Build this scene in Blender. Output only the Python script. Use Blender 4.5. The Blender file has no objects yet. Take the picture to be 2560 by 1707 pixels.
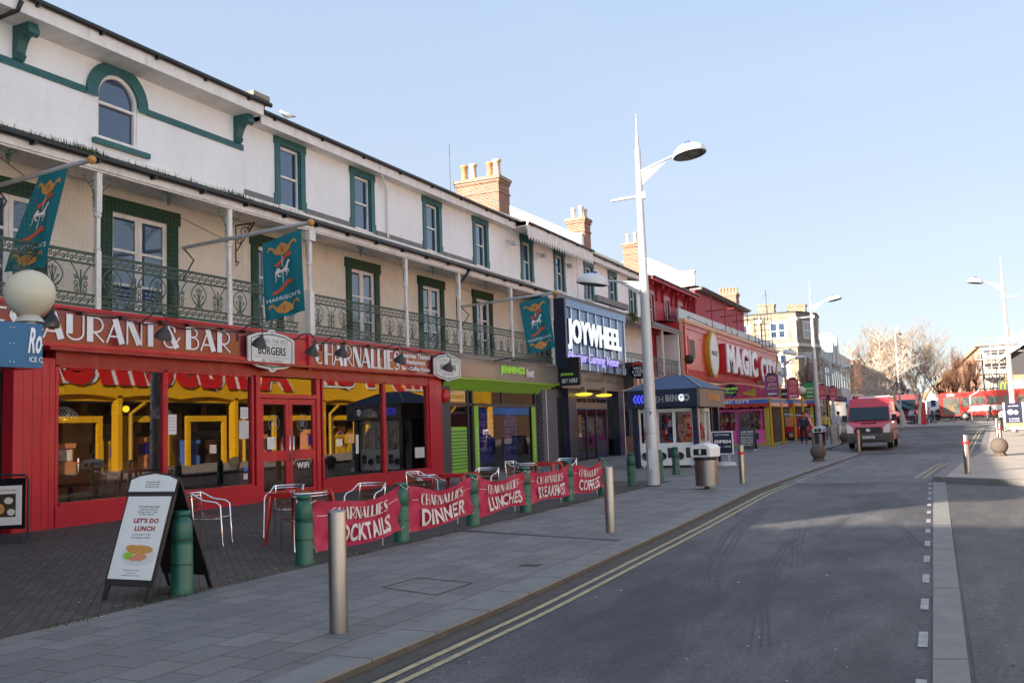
import bpy, math, random
from mathutils import Vector, Matrix
R_ = random.Random(7)
sc = bpy.context.scene
# ------------------------------------------------------------ camera
FPX, CX, CY, EYE = 2340.0, 1280.0, 853.5, 1.6
YAW, PITCH, ROLL = math.radians(25.34), math.radians(5.35), -math.atan(.035)
_F = Vector((-math.sin(YAW)*math.cos(PITCH), math.cos(YAW)*math.cos(PITCH), math.sin(PITCH)))
_R0 = Vector((math.cos(YAW), math.sin(YAW), 0)); _U0 = _R0.cross(_F)
_R = _R0*math.cos(ROLL)+_U0*math.sin(ROLL); _U = _U0*math.cos(ROLL)-_R0*math.sin(ROLL)
cam = bpy.data.cameras.new('camera'); co = bpy.data.objects.new('camera', cam); sc.collection.objects.link(co)
cam.sensor_width = 36; cam.lens = FPX/2560*36; cam.clip_end = 3000; cam.clip_start = .1
co.matrix_world = Matrix(((_R.x,_U.x,-_F.x,0),(_R.y,_U.y,-_F.y,0),(_R.z,_U.z,-_F.z,EYE),(0,0,0,1)))
sc.camera = co
# ------------------------------------------------------------ sky, sun, exposure
SUN_AZ = math.radians(180+31); SUN_EL = math.radians(17.5)     # low winter sun behind the terrace
w = bpy.data.worlds.new('World'); sc.world = w; w.use_nodes = True
nt = w.node_tree; bg = nt.nodes['Background']
sky = nt.nodes.new('ShaderNodeTexSky'); sky.sky_type = 'NISHITA'; sky.sun_disc = False
sky.sun_elevation = SUN_EL; sky.sun_rotation = SUN_AZ; sky.air_density = 1.0; sky.dust_density = .7; sky.ozone_density = 1.6
mxw = nt.nodes.new('ShaderNodeMix'); mxw.data_type = 'RGBA'; mxw.inputs[0].default_value = .9; 
tcw = nt.nodes.new('ShaderNodeTexCoord'); spw = nt.nodes.new('ShaderNodeSeparateXYZ'); nt.links.new(tcw.outputs['Generated'], spw.inputs[0])
crw = nt.nodes.new('ShaderNodeValToRGB'); nt.links.new(spw.outputs[2], crw.inputs[0]); nzw = nt.nodes.new('ShaderNodeTexNoise'); mpw = nt.nodes.new('ShaderNodeMapping'); mpw.inputs['Scale'].default_value = (1.2, 3.5, 9); mpw.inputs['Rotation'].default_value = (0, 0, .5); nt.links.new(tcw.outputs['Generated'], mpw.inputs[0]); nt.links.new(mpw.outputs[0], nzw.inputs[0]); nzw.inputs['Scale'].default_value = 1.4; nzw.inputs['Detail'].default_value = 9; nzw.inputs['Roughness'].default_value = .6
rgw = nt.nodes.new('ShaderNodeMapRange'); rgw.inputs['From Min'].default_value = .5; rgw.inputs['From Max'].default_value = .8; rgw.inputs['To Max'].default_value = .3; nt.links.new(nzw.outputs[0], rgw.inputs[0])
cmw = nt.nodes.new('ShaderNodeMix'); cmw.data_type = 'RGBA'; cmw.inputs[7].default_value = (1.4, 1.52, 1.7, 1); nt.links.new(rgw.outputs[0], cmw.inputs[0]); nt.links.new(crw.outputs[0], cmw.inputs[6]); nt.links.new(cmw.outputs[2], mxw.inputs[7])       # thin high haze, paler towards the horizon
crw.color_ramp.elements[0].position = 0; crw.color_ramp.elements[0].color = (1.3, 1.38, 1.5, 1); crw.color_ramp.elements[1].position = .45; crw.color_ramp.elements[1].color = (.98, 1.24, 1.66, 1)
nt.links.new(sky.outputs[0], mxw.inputs[6]); nt.links.new(mxw.outputs[2], bg.inputs[0]); bg.inputs[1].default_value = .15
sl = bpy.data.lights.new('sun', 'SUN'); sl.energy = 5; sl.angle = math.radians(.5); sl.color = (1, .86, .7)
so = bpy.data.objects.new('sun', sl); sc.collection.objects.link(so)
sd = Vector((math.sin(SUN_AZ)*math.cos(SUN_EL), math.cos(SUN_AZ)*math.cos(SUN_EL), math.sin(SUN_EL)))
so.rotation_euler = sd.to_track_quat('Z', 'Y').to_euler()
sc.view_settings.view_transform = 'Standard'; sc.view_settings.look = 'None'
sc.view_settings.exposure = 1.8; sc.view_settings.gamma = 1
# ------------------------------------------------------------ measuring: a photo pixel onto a plane of the place
def ray(px, py): return _F+_R*((px-CX)/FPX)-_U*((py-CY)/FPX)
def onX(px, py, X): d = ray(px, py); return d*(X/d.x)+Vector((0, 0, EYE))
def onY(px, py, Y): d = ray(px, py); return d*(Y/d.y)+Vector((0, 0, EYE))
def T(y): return max(0.0, (min(y, 220)-40)*.01)
def onG(px, py, dz=0):
    d = ray(px, py); z = dz
    for i in range(60):
        t = (z-EYE)/d.z if d.z < -1e-5 else 200
        p = d*t+Vector((0, 0, EYE)); z = .5*z+.5*(T(p.y)+dz)
    return Vector((p.x, p.y, T(p.y)+dz))
# ------------------------------------------------------------ materials
MATS = {}
def mat(name, col, rough=.6, metal=0, var=0, vs=3, bump=0, bs=40, spec=.5, emit=None, es=1, coat=0, streak=0, col2=None):
    m = bpy.data.materials.new(name); m.use_nodes = True; n = m.node_tree.nodes; L = m.node_tree.links
    b = n['Principled BSDF']; b.inputs['Base Color'].default_value = (*col, 1); b.inputs['Roughness'].default_value = rough
    b.inputs['Metallic'].default_value = metal; b.inputs['Specular IOR Level'].default_value = spec
    b.inputs['Coat Weight'].default_value = coat
    if emit: b.inputs['Emission Color'].default_value = (*emit, 1); b.inputs['Emission Strength'].default_value = es
    tc = n.new('ShaderNodeTexCoord')
    if var:
        mp = n.new('ShaderNodeMapping'); L.new(tc.outputs['Object'], mp.inputs[0])
        if streak: mp.inputs['Scale'].default_value = (1, 1, 1/streak)
        no = n.new('ShaderNodeTexNoise'); no.inputs['Scale'].default_value = vs; no.inputs['Detail'].default_value = 8; no.inputs['Roughness'].default_value = .65
        L.new(mp.outputs[0], no.inputs[0]); r = n.new('ShaderNodeValToRGB'); r.color_ramp.elements[0].position = .3; r.color_ramp.elements[1].position = .7
        c2 = col2 or tuple(c*(1-var) for c in col)
        r.color_ramp.elements[0].color = (*c2, 1); r.color_ramp.elements[1].color = (*[min(1, c*(1+var*.4)) for c in col], 1)
        L.new(no.outputs[0], r.inputs[0]); L.new(r.outputs[0], b.inputs['Base Color'])
    if bump:
        no = n.new('ShaderNodeTexNoise'); no.inputs['Scale'].default_value = bs; no.inputs['Detail'].default_value = 6
        L.new(tc.outputs['Object'], no.inputs[0]); bp = n.new('ShaderNodeBump'); bp.inputs['Strength'].default_value = bump; bp.inputs['Distance'].default_value = .02
        L.new(no.outputs[0], bp.inputs['Height']); L.new(bp.outputs[0], b.inputs['Normal'])
    MATS[name] = m; return m
def brickmat(name, c1, c2, mortar, bw, bh, ms=.008, plane='YZ', rough=.8, off=.5, rot=0, bump=.4, var=.35, vs=1.2, bias=0, fine=60):
    m = mat(name, c1, rough); n = m.node_tree.nodes; L = m.node_tree.links; b = n['Principled BSDF']
    tc = n.new('ShaderNodeTexCoord'); sp = n.new('ShaderNodeSeparateXYZ'); cb = n.new('ShaderNodeCombineXYZ'); L.new(tc.outputs['Object'], sp.inputs[0])
    ix = {'X': 0, 'Y': 1, 'Z': 2}
    if plane == 'B':     # box: along both walls
        ad = n.new('ShaderNodeMath'); ad.operation = 'ADD'; L.new(sp.outputs[0], ad.inputs[0]); L.new(sp.outputs[1], ad.inputs[1]); L.new(ad.outputs[0], cb.inputs[0]); L.new(sp.outputs[2], cb.inputs[1])
    else:
        L.new(sp.outputs[ix[plane[0]]], cb.inputs[0]); L.new(sp.outputs[ix[plane[1]]], cb.inputs[1])
    mp = n.new('ShaderNodeMapping'); mp.inputs['Rotation'].default_value = (0, 0, rot); L.new(cb.outputs[0], mp.inputs[0])
    br = n.new('ShaderNodeTexBrick'); L.new(mp.outputs[0], br.inputs[0]); br.offset = off
    br.inputs['Scale'].default_value = 1; br.inputs['Brick Width'].default_value = bw; br.inputs['Row Height'].default_value = bh
    br.inputs['Mortar Size'].default_value = ms; br.inputs['Mortar Smooth'].default_value = .2; br.inputs['Bias'].default_value = bias
    br.inputs['Color1'].default_value = (*c1, 1); br.inputs['Color2'].default_value = (*c2, 1); br.inputs['Mortar'].default_value = (*mortar, 1)
    no = n.new('ShaderNodeTexNoise'); no.inputs['Scale'].default_value = vs; no.inputs['Detail'].default_value = 9; no.inputs['Roughness'].default_value = .7; L.new(tc.outputs['Object'], no.inputs[0])
    n2 = n.new('ShaderNodeTexNoise'); n2.inputs['Scale'].default_value = fine; n2.inputs['Detail'].default_value = 3; L.new(tc.outputs['Object'], n2.inputs[0])
    mr = n.new('ShaderNodeMapRange'); mr.inputs['From Min'].default_value = .25; mr.inputs['From Max'].default_value = .75; mr.inputs['To Min'].default_value = 1-var; mr.inputs['To Max'].default_value = 1+var*.5; L.new(no.outputs[0], mr.inputs[0])
    m3 = n.new('ShaderNodeMapRange'); m3.inputs['From Min'].default_value = .3; m3.inputs['From Max'].default_value = .7; m3.inputs['To Min'].default_value = .7; m3.inputs['To Max'].default_value = 1.3; L.new(n2.outputs[0], m3.inputs[0])
    mu = n.new('ShaderNodeMath'); mu.operation = 'MULTIPLY'; L.new(mr.outputs[0], mu.inputs[0]); L.new(m3.outputs[0], mu.inputs[1])
    mx = n.new('ShaderNodeVectorMath'); mx.operation = 'SCALE'; L.new(br.outputs[0], mx.inputs[0]); L.new(mu.outputs[0], mx.inputs['Scale']); L.new(mx.outputs[0], b.inputs['Base Color'])
    bp = n.new('ShaderNodeBump'); bp.inputs['Strength'].default_value = bump; bp.inputs['Distance'].default_value = .01; bp.invert = True
    L.new(br.outputs['Fac'], bp.inputs['Height']); L.new(bp.outputs[0], b.inputs['Normal']); return m
def glassmat(name, tint=(.8, .85, .85), add=.1, ior=1.5, rough=.0):
    m = bpy.data.materials.new(name); m.use_nodes = True; n = m.node_tree.nodes; L = m.node_tree.links
    n.remove(n['Principled BSDF']); o = n['Material Output']
    t = n.new('ShaderNodeBsdfTransparent'); t.inputs[0].default_value = (*tint, 1); g = n.new('ShaderNodeBsdfGlossy'); g.inputs['Roughness'].default_value = rough
    f = n.new('ShaderNodeFresnel'); f.inputs[0].default_value = ior; a = n.new('ShaderNodeMath'); a.operation = 'ADD'; a.use_clamp = True; a.inputs[1].default_value = add
    L.new(f.outputs[0], a.inputs[0]); x = n.new('ShaderNodeMixShader'); L.new(a.outputs[0], x.inputs[0]); L.new(t.outputs[0], x.inputs[1]); L.new(g.outputs[0], x.inputs[2]); L.new(x.outputs[0], o.inputs[0])
    MATS[name] = m; return m
mat('render_white', (.87, .87, .88), .85, var=.09, vs=.7, bump=.2, bs=9, streak=2)
mat('render_cream', (.78, .69, .58), .85, var=.12, vs=1.2, bump=.2, bs=9)
mat('wood_white', (.84, .8, .77), .55, var=.18, vs=2.2, streak=1)
mat('white', (.78, .78, .77), .5); mat('offwhite', (.6, .58, .54), .7, var=.2, vs=2)
mat('green_trim', (.02, .115, .118), .4, var=.25, vs=3); mat('green_dark', (.004, .05, .03), .55, var=.2, spec=.3)
mat('iron_green', (.014, .05, .035), .5, var=.5, vs=2.5, col2=(.05, .09, .06))
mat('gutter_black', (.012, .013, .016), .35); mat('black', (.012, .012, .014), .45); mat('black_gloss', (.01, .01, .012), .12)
mat('lead', (.2, .2, .2), .7, var=.3, vs=4); mat('moss', (.07, .075, .035), .95, var=.6, vs=6, bump=.6, bs=30, col2=(.1, .095, .075))
mat('grass', (.05, .09, .015), .9, var=.4, vs=20); mat('slate', (.06, .065, .075), .7, var=.3, vs=5)
mat('red_paint', (.52, .012, .03), .4, var=.16, vs=1.8, coat=.15); mat('red_dark', (.3, .01, .014), .35, coat=.2)
mat('kiosk_grey', (.13, .12, .105), .5); mat('rubber_mark', (.056, .055, .06), .75); mat('gutter_dirt', (.075, .066, .055), .9, var=.4, vs=6); mat('red_board', (.22, .03, .03), .2, var=.25, vs=1.0, coat=.3)
mat('red_bright', (.62, .02, .02), .35, coat=.3); mat('red_magic', (.56, .025, .035), .3, var=.12, vs=1.5, coat=.4); mat('red_wall', (.4, .022, .04), .6, var=.15)
mat('pink_wall', (.42, .05, .075), .7, var=.12)
mat('white_letter', (.82, .83, .85), .4); mat('letter_dark', (.02, .05, .045), .5); mat('grey_letter', (.3, .32, .33), .5)
mat('shield', (.72, .74, .72), .45, var=.05)
mat('wood_dark', (.05, .022, .012), .5, var=.4, vs=6); mat('interior', (.05, .03, .02), .8, var=.5, vs=1.5); mat('interior_floor', (.02, .012, .008), .5); mat('interior_warm', (.3, .13, .03), .7, var=.4, vs=1)
mat('steel', (.33, .31, .29), .36, metal=1, var=.15, vs=8, streak=8); mat('chrome', (.72, .73, .75), .12, metal=1)
mat('pole_grey', (.5, .52, .54), .45, metal=.3, var=.08, vs=2); mat('alu', (.55, .56, .58), .3, metal=.8)
mat('lamp_shell', (.62, .63, .63), .35); mat('lamp_glass', (.12, .12, .11), .2); mat('blue_cap', (.03, .04, .3), .4)
mat('bollard_green', (.012, .105, .07), .4, var=.25, vs=5); mat('red_tape', (.65, .01, .015), .4)
mat('banner', (.42, .014, .062), .6, var=.1, vs=3); mat('banner_letter', (.62, .58, .55), .7)
mat('chair_slat', (.1, .035, .018), .4); mat('table_red', (.42, .015, .018), .2, coat=.5)
mat('concrete_ball', (.12, .095, .08), .9, var=.3, vs=12, bump=.5, bs=60)
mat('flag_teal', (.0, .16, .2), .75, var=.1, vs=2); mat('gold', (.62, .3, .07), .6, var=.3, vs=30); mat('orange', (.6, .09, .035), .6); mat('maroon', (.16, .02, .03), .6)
mat('lime', (.26, .52, .03), .4); mat('lime_text', (.35, .75, .06), .4, emit=(.3, .7, .05), es=.06); mat('grey_fascia', (.2, .185, .165), .3, coat=.3); mat('bronze', (.19, .165, .14), .35, metal=.4)
mat('charcoal', (.035, .036, .04), .5); mat('grey_pil', (.07, .06, .058), .6)
mat('navy', (.008, .016, .05), .35, coat=.2); mat('navy_roof', (.02, .05, .14), .55); mat('panel_mirror', (.13, .2, .34), .22, metal=.6)
mat('neon_white', (.8, .85, .9), .4, emit=(.8, .92, 1), es=.22); mat('neon_violet', (.4, .35, .9), .4, emit=(.42, .36, 1), es=.3); mat('neon_blue', (.1, .1, .9), .4, emit=(.05, .06, 1), es=.45)
mat('lamp_yellow', (.9, .6, .05), .4, emit=(1, .62, .03), es=.55)
mat('poster_blue', (.012, .018, .32), .4, var=.2, vs=2); mat('poster_lilac', (.3, .3, .62), .5); mat('paper', (.7, .68, .66), .6)
mat('yellow', (.52, .3, .015), .5); mat('yellow_arc', (.78, .42, .01), .5, var=.08, vs=.5); mat('kiosk_yellow', (.4, .38, .03), .5); mat('purple', (.2, .045, .17), .45); mat('magenta', (.42, .04, .09), .45); mat('sign_green', (.02, .26, .06), .45); mat('royal', (.06, .16, .5), .5); mat('pink', (.72, .12, .42), .5)
mat('peach', (.72, .42, .26), .6); mat('tan', (.42, .25, .12), .8, var=.4, vs=8); mat('wood_box', (.26, .13, .05), .6, var=.3, vs=5)
mat('globe', (.62, .57, .42), .35); mat('ice_blue', (.002, .12, .27), .45)
mat('van_red', (.52, .03, .055), .3, coat=.6, var=.06); mat('van_grey', (.075, .07, .065), .6, var=.2, vs=8); mat('tyre', (.014, .014, .014), .9); mat('headlight', (.6, .58, .54), .1, coat=.8)
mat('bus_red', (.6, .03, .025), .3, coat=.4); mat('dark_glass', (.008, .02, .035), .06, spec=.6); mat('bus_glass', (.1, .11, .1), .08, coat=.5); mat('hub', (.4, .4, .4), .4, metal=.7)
mat('win_glass', (.016, .04, .095), .04, spec=1.0, coat=1.0); mat('curtain', (.42, .41, .37), .7)
mat('terracotta', (.55, .27, .13), .8, var=.2, vs=6); mat('pot_buff', (.66, .5, .36), .8, var=.2, vs=6); mat('pot_white', (.66, .6, .52), .8, var=.15, vs=6)
mat('skin', (.5, .3, .22), .6); mat('hair', (.02, .015, .012), .8); mat('jacket_navy', (.02, .03, .07), .8); mat('jacket_purple', (.09, .05, .08), .8); mat('jacket_green', (.05, .09, .07), .8); mat('trouser', (.015, .016, .022), .8); mat('jeans', (.04, .07, .14), .8); mat('cloth_white', (.6, .58, .62), .8); mat('cloth_red', (.45, .04, .03), .8); mat('cloth_yellow', (.5, .42, .12), .8)
mat('gull_white', (.8, .8, .8), .8); mat('gull_grey', (.3, .32, .35), .8)
mat('bark_birch', (.66, .6, .52), .85, var=.35, vs=9); mat('bark_brown', (.2, .1, .055), .9, var=.4, vs=4); mat('bark_pale', (.36, .27, .2), .9, var=.3, vs=4)
mat('toy_red', (.6, .03, .02), .7); mat('toy_orange', (.62, .26, .12), .7); mat('toy_peach', (.66, .42, .3), .7); mat('toy_pink', (.66, .25, .35), .7); mat('toy_blue', (.05, .12, .4), .7); mat('toy_white', (.66, .64, .6), .7); mat('toy_black', (.02, .02, .02), .7); mat('toy_brown', (.2, .09, .04), .7)
mat('yellow_line', (.46, .38, .2), .8, var=.35, vs=14, col2=(.22, .19, .13)); mat('white_line', (.36, .355, .345), .8, var=.4, vs=10, col2=(.2, .2, .2))
mat('plaza', (.36, .33, .29), .85, var=.2, vs=.6); mat('earth', (.2, .19, .17), .9, var=.2, vs=.1)
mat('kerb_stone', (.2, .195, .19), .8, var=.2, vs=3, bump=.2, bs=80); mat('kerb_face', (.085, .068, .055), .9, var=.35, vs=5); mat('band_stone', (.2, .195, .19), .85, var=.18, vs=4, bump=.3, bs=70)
mat('roof_tile', (.42, .19, .09), .85, var=.2, vs=3); mat('roof_brown', (.3, .22, .14), .85, var=.2, vs=2); mat('pale_wall', (.62, .55, .48), .85, var=.12)
brickmat('brick', (.36, .12, .06), (.14, .06, .045), (.42, .35, .28), .24, .085, .012, 'B', var=.25, vs=2)
brickmat('brick_grey', (.02, .03, .06), (.09, .045, .03), (.4, .4, .42), .24, .085, .01, 'B', var=.2)
brickmat('brick_brown', (.16, .08, .04), (.1, .055, .035), (.14, .1, .07), .24, .085, .01, 'B')
brickmat('stone', (.3, .25, .18), (.18, .15, .11), (.34, .3, .24), .5, .22, .02, 'B', var=.3)
brickmat('boards', (.42, .05, .075), (.4, .05, .07), (.18, .02, .03), .3, 40, .01, 'YZ', off=0, var=.1)
brickmat('panels_red', (.56, .025, .035), (.54, .025, .03), (.2, .01, .012), 1.9, 40, .012, 'YZ', off=0, var=.12, rough=.3)
brickmat('slab', (.15, .145, .142), (.205, .196, .186), (.06, .055, .05), .5, .34, .007, 'YX', rough=.75, var=.3, vs=.5, bump=.5, fine=90)
brickmat('paviour', (.06, .045, .038), (.1, .075, .062), (.028, .024, .02), .21, .105, .006, 'XY', rough=.8, rot=math.radians(45), var=.45, vs=.35, bump=.6)
def roadmat(name, base, light):
    m = mat(name, base, .7); n = m.node_tree.nodes; L = m.node_tree.links; b = n['Principled BSDF']; tc = n.new('ShaderNodeTexCoord')
    def noise(scale, det, sxyz=(1, 1, 1), rg=.6):
        mp = n.new('ShaderNodeMapping'); mp.inputs['Scale'].default_value = sxyz; L.new(tc.outputs['Object'], mp.inputs[0])
        o = n.new('ShaderNodeTexNoise'); o.inputs['Scale'].default_value = scale; o.inputs['Detail'].default_value = det; o.inputs['Roughness'].default_value = rg; L.new(mp.outputs[0], o.inputs[0]); return o
    def rng(o, a, c, lo, hi):
        r = n.new('ShaderNodeMapRange'); r.inputs['From Min'].default_value = a; r.inputs['From Max'].default_value = c; r.inputs['To Min'].default_value = lo; r.inputs['To Max'].default_value = hi; L.new(o.outputs[0], r.inputs[0]); return r
    a = rng(noise(.42, 7, (1, .4, 1), .62), .4, .6, 0, 1); c = rng(noise(30, 9, rg=.9), .4, .6, .42, 1.65); d = rng(noise(2.2, 7, (1.2, .35, 1), .7), .42, .6, .78, 1.14)
    e = rng(noise(150, 2, rg=.7), .62, .72, 1, 1.9)
    mx = n.new('ShaderNodeMix'); mx.data_type = 'RGBA'; mx.inputs[6].default_value = (*base, 1); mx.inputs[7].default_value = (*light, 1); L.new(a.outputs[0], mx.inputs[0])
    mu = n.new('ShaderNodeMath'); mu.operation = 'MULTIPLY'; L.new(c.outputs[0], mu.inputs[0]); L.new(d.outputs[0], mu.inputs[1])
    m2 = n.new('ShaderNodeMath'); m2.operation = 'MULTIPLY'; L.new(mu.outputs[0], m2.inputs[0]); L.new(e.outputs[0], m2.inputs[1])
    v = n.new('ShaderNodeVectorMath'); v.operation = 'SCALE'; L.new(mx.outputs[2], v.inputs[0]); L.new(m2.outputs[0], v.inputs['Scale']); L.new(v.outputs[0], b.inputs['Base Color'])
    bp = n.new('ShaderNodeBump'); bp.inputs['Strength'].default_value = .5; bp.inputs['Distance'].default_value = .008; L.new(noise(110, 4).outputs[0], bp.inputs['Height']); L.new(bp.outputs[0], b.inputs['Normal'])
roadmat('asphalt', (.036, .035, .04), (.1, .096, .098)); roadmat('asphalt_side', (.055, .053, .052), (.08, .076, .072)); roadmat('asphalt_light', (.1, .1, .108), (.14, .138, .14))
glassmat('shop_glass', (.78, .78, .76), .13, 1.45); glassmat('net_glass', (.9, .9, .9), .05)
def checker():
    m = mat('checker', (.7, .7, .66), .6); n = m.node_tree.nodes; L = m.node_tree.links; tc = n.new('ShaderNodeTexCoord'); c = n.new('ShaderNodeTexChecker'); c.inputs['Scale'].default_value = 22; c.inputs[1].default_value = (.75, .74, .7, 1); c.inputs[2].default_value = (.05, .03, .02, 1)
    L.new(tc.outputs['Object'], c.inputs[0]); L.new(c.outputs[0], n['Principled BSDF'].inputs['Base Color'])
checker()
def weather(name, dark, amt):     # rain streaks, patches and hairline cracks with shapes of their own
    m = MATS[name]; n = m.node_tree.nodes; L = m.node_tree.links; b = n['Principled BSDF']; src = b.inputs['Base Color'].links[0].from_socket if b.inputs['Base Color'].links else None
    tc = n.new('ShaderNodeTexCoord'); mp = n.new('ShaderNodeMapping'); mp.inputs['Scale'].default_value = (1, 1, .12); L.new(tc.outputs['Object'], mp.inputs[0])
    a = n.new('ShaderNodeTexNoise'); a.inputs['Scale'].default_value = 3.2; a.inputs['Detail'].default_value = 7; a.inputs['Roughness'].default_value = .75; L.new(mp.outputs[0], a.inputs[0])
    c = n.new('ShaderNodeTexNoise'); c.inputs['Scale'].default_value = .45; c.inputs['Detail'].default_value = 4; L.new(tc.outputs['Object'], c.inputs[0])
    v = n.new('ShaderNodeTexVoronoi'); v.feature = 'DISTANCE_TO_EDGE'; v.inputs['Scale'].default_value = .5
    d = n.new('ShaderNodeTexNoise'); d.inputs['Scale'].default_value = 3; d.inputs['Detail'].default_value = 6; L.new(tc.outputs['Object'], d.inputs[0]); mv = n.new('ShaderNodeMix'); mv.data_type = 'VECTOR'; mv.inputs[0].default_value = .22; L.new(tc.outputs['Object'], mv.inputs[4]); L.new(d.outputs['Color'], mv.inputs[5]); L.new(mv.outputs[1], v.inputs[0])
    def rr(s, f0, f1, t0, t1): r = n.new('ShaderNodeMapRange'); [setattr(r.inputs[k], 'default_value', x) for k, x in (('From Min', f0), ('From Max', f1), ('To Min', t0), ('To Max', t1))]; L.new(s, r.inputs[0]); return r.outputs[0]
    mu = n.new('ShaderNodeMath'); mu.operation = 'MULTIPLY'; L.new(rr(a.outputs[0], .52, .72, 0, 1), mu.inputs[0]); L.new(rr(c.outputs[0], .42, .62, 0, 1), mu.inputs[1])
    ad = n.new('ShaderNodeMath'); ad.operation = 'MAXIMUM'; L.new(mu.outputs[0], ad.inputs[0]); L.new(rr(v.outputs[0], .0, .0035, .8, 0), ad.inputs[1])
    k = n.new('ShaderNodeMath'); k.operation = 'MULTIPLY'; k.inputs[1].default_value = amt; L.new(ad.outputs[0], k.inputs[0])
    x = n.new('ShaderNodeMix'); x.data_type = 'RGBA'; L.new(k.outputs[0], x.inputs[0]); L.new(src, x.inputs[6]) if src else None; x.inputs[7].default_value = (*dark, 1); L.new(x.outputs[2], b.inputs['Base Color'])
weather('render_white', (.5, .47, .43), .38); weather('wood_white', (.35, .28, .22), .55); weather('render_cream', (.4, .33, .25), .4); weather('red_paint', (.2, .02, .02), .45); weather('slab', (.07, .065, .06), .5); weather('green_trim', (.1, .2, .18), .4); weather('paviour', (.03, .028, .02), .6); weather('banner', (.26, .012, .03), .5)
# ------------------------------------------------------------ mesh helpers
def thing(name, label, cat, loc=(0, 0, 0), group=None, rz=0):
    o = bpy.data.objects.new(name, None); o.empty_display_size = .2; sc.collection.objects.link(o); o.location = loc; o.rotation_euler = (0, 0, rz)
    o['label'] = label; o['category'] = cat
    if group: o['group'] = group
    return o
def tag(o, label, cat, group=None):
    o['label'] = label; o['category'] = cat
    if group: o['group'] = group
    return o
def rootloc(o):
    v = Vector((0, 0, 0))
    while o: v += Vector(o.location); o = o.parent
    return v
_tc = {}
def textgeo(s, bold=0, shear=0, bevel=0):
    k = (s, bold, shear)
    if k in _tc: return _tc[k]
    c = bpy.data.curves.new('t', 'FONT'); c.body = s; c.size = 1; c.offset = bold; c.shear = shear; c.resolution_u = 3; c.space_character = 1+bold*2.5
    o = bpy.data.objects.new('t', c); sc.collection.objects.link(o); dg = bpy.context.evaluated_depsgraph_get(); me = bpy.data.meshes.new_from_object(o.evaluated_get(dg))
    vs = [v.co.copy() for v in me.vertices]; fs = [tuple(p.vertices) for p in me.polygons]
    bpy.data.objects.remove(o); bpy.data.curves.remove(c); bpy.data.meshes.remove(me)
    x0 = min(v.x for v in vs); x1 = max(v.x for v in vs); y0 = min(v.y for v in vs); y1 = max(v.y for v in vs)
    _tc[k] = ([((v.x-x0)/(x1-x0), (v.y-y0)/(y1-y0)) for v in vs], fs, (x1-x0)/(y1-y0)); return _tc[k]
def frame(d):
    d = d.normalized(); u = d.cross(Vector((0, 0, 1)))
    if u.length < 1e-4: u = Vector((1, 0, 0))
    u.normalize(); return u, d.cross(u).normalized()
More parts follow.
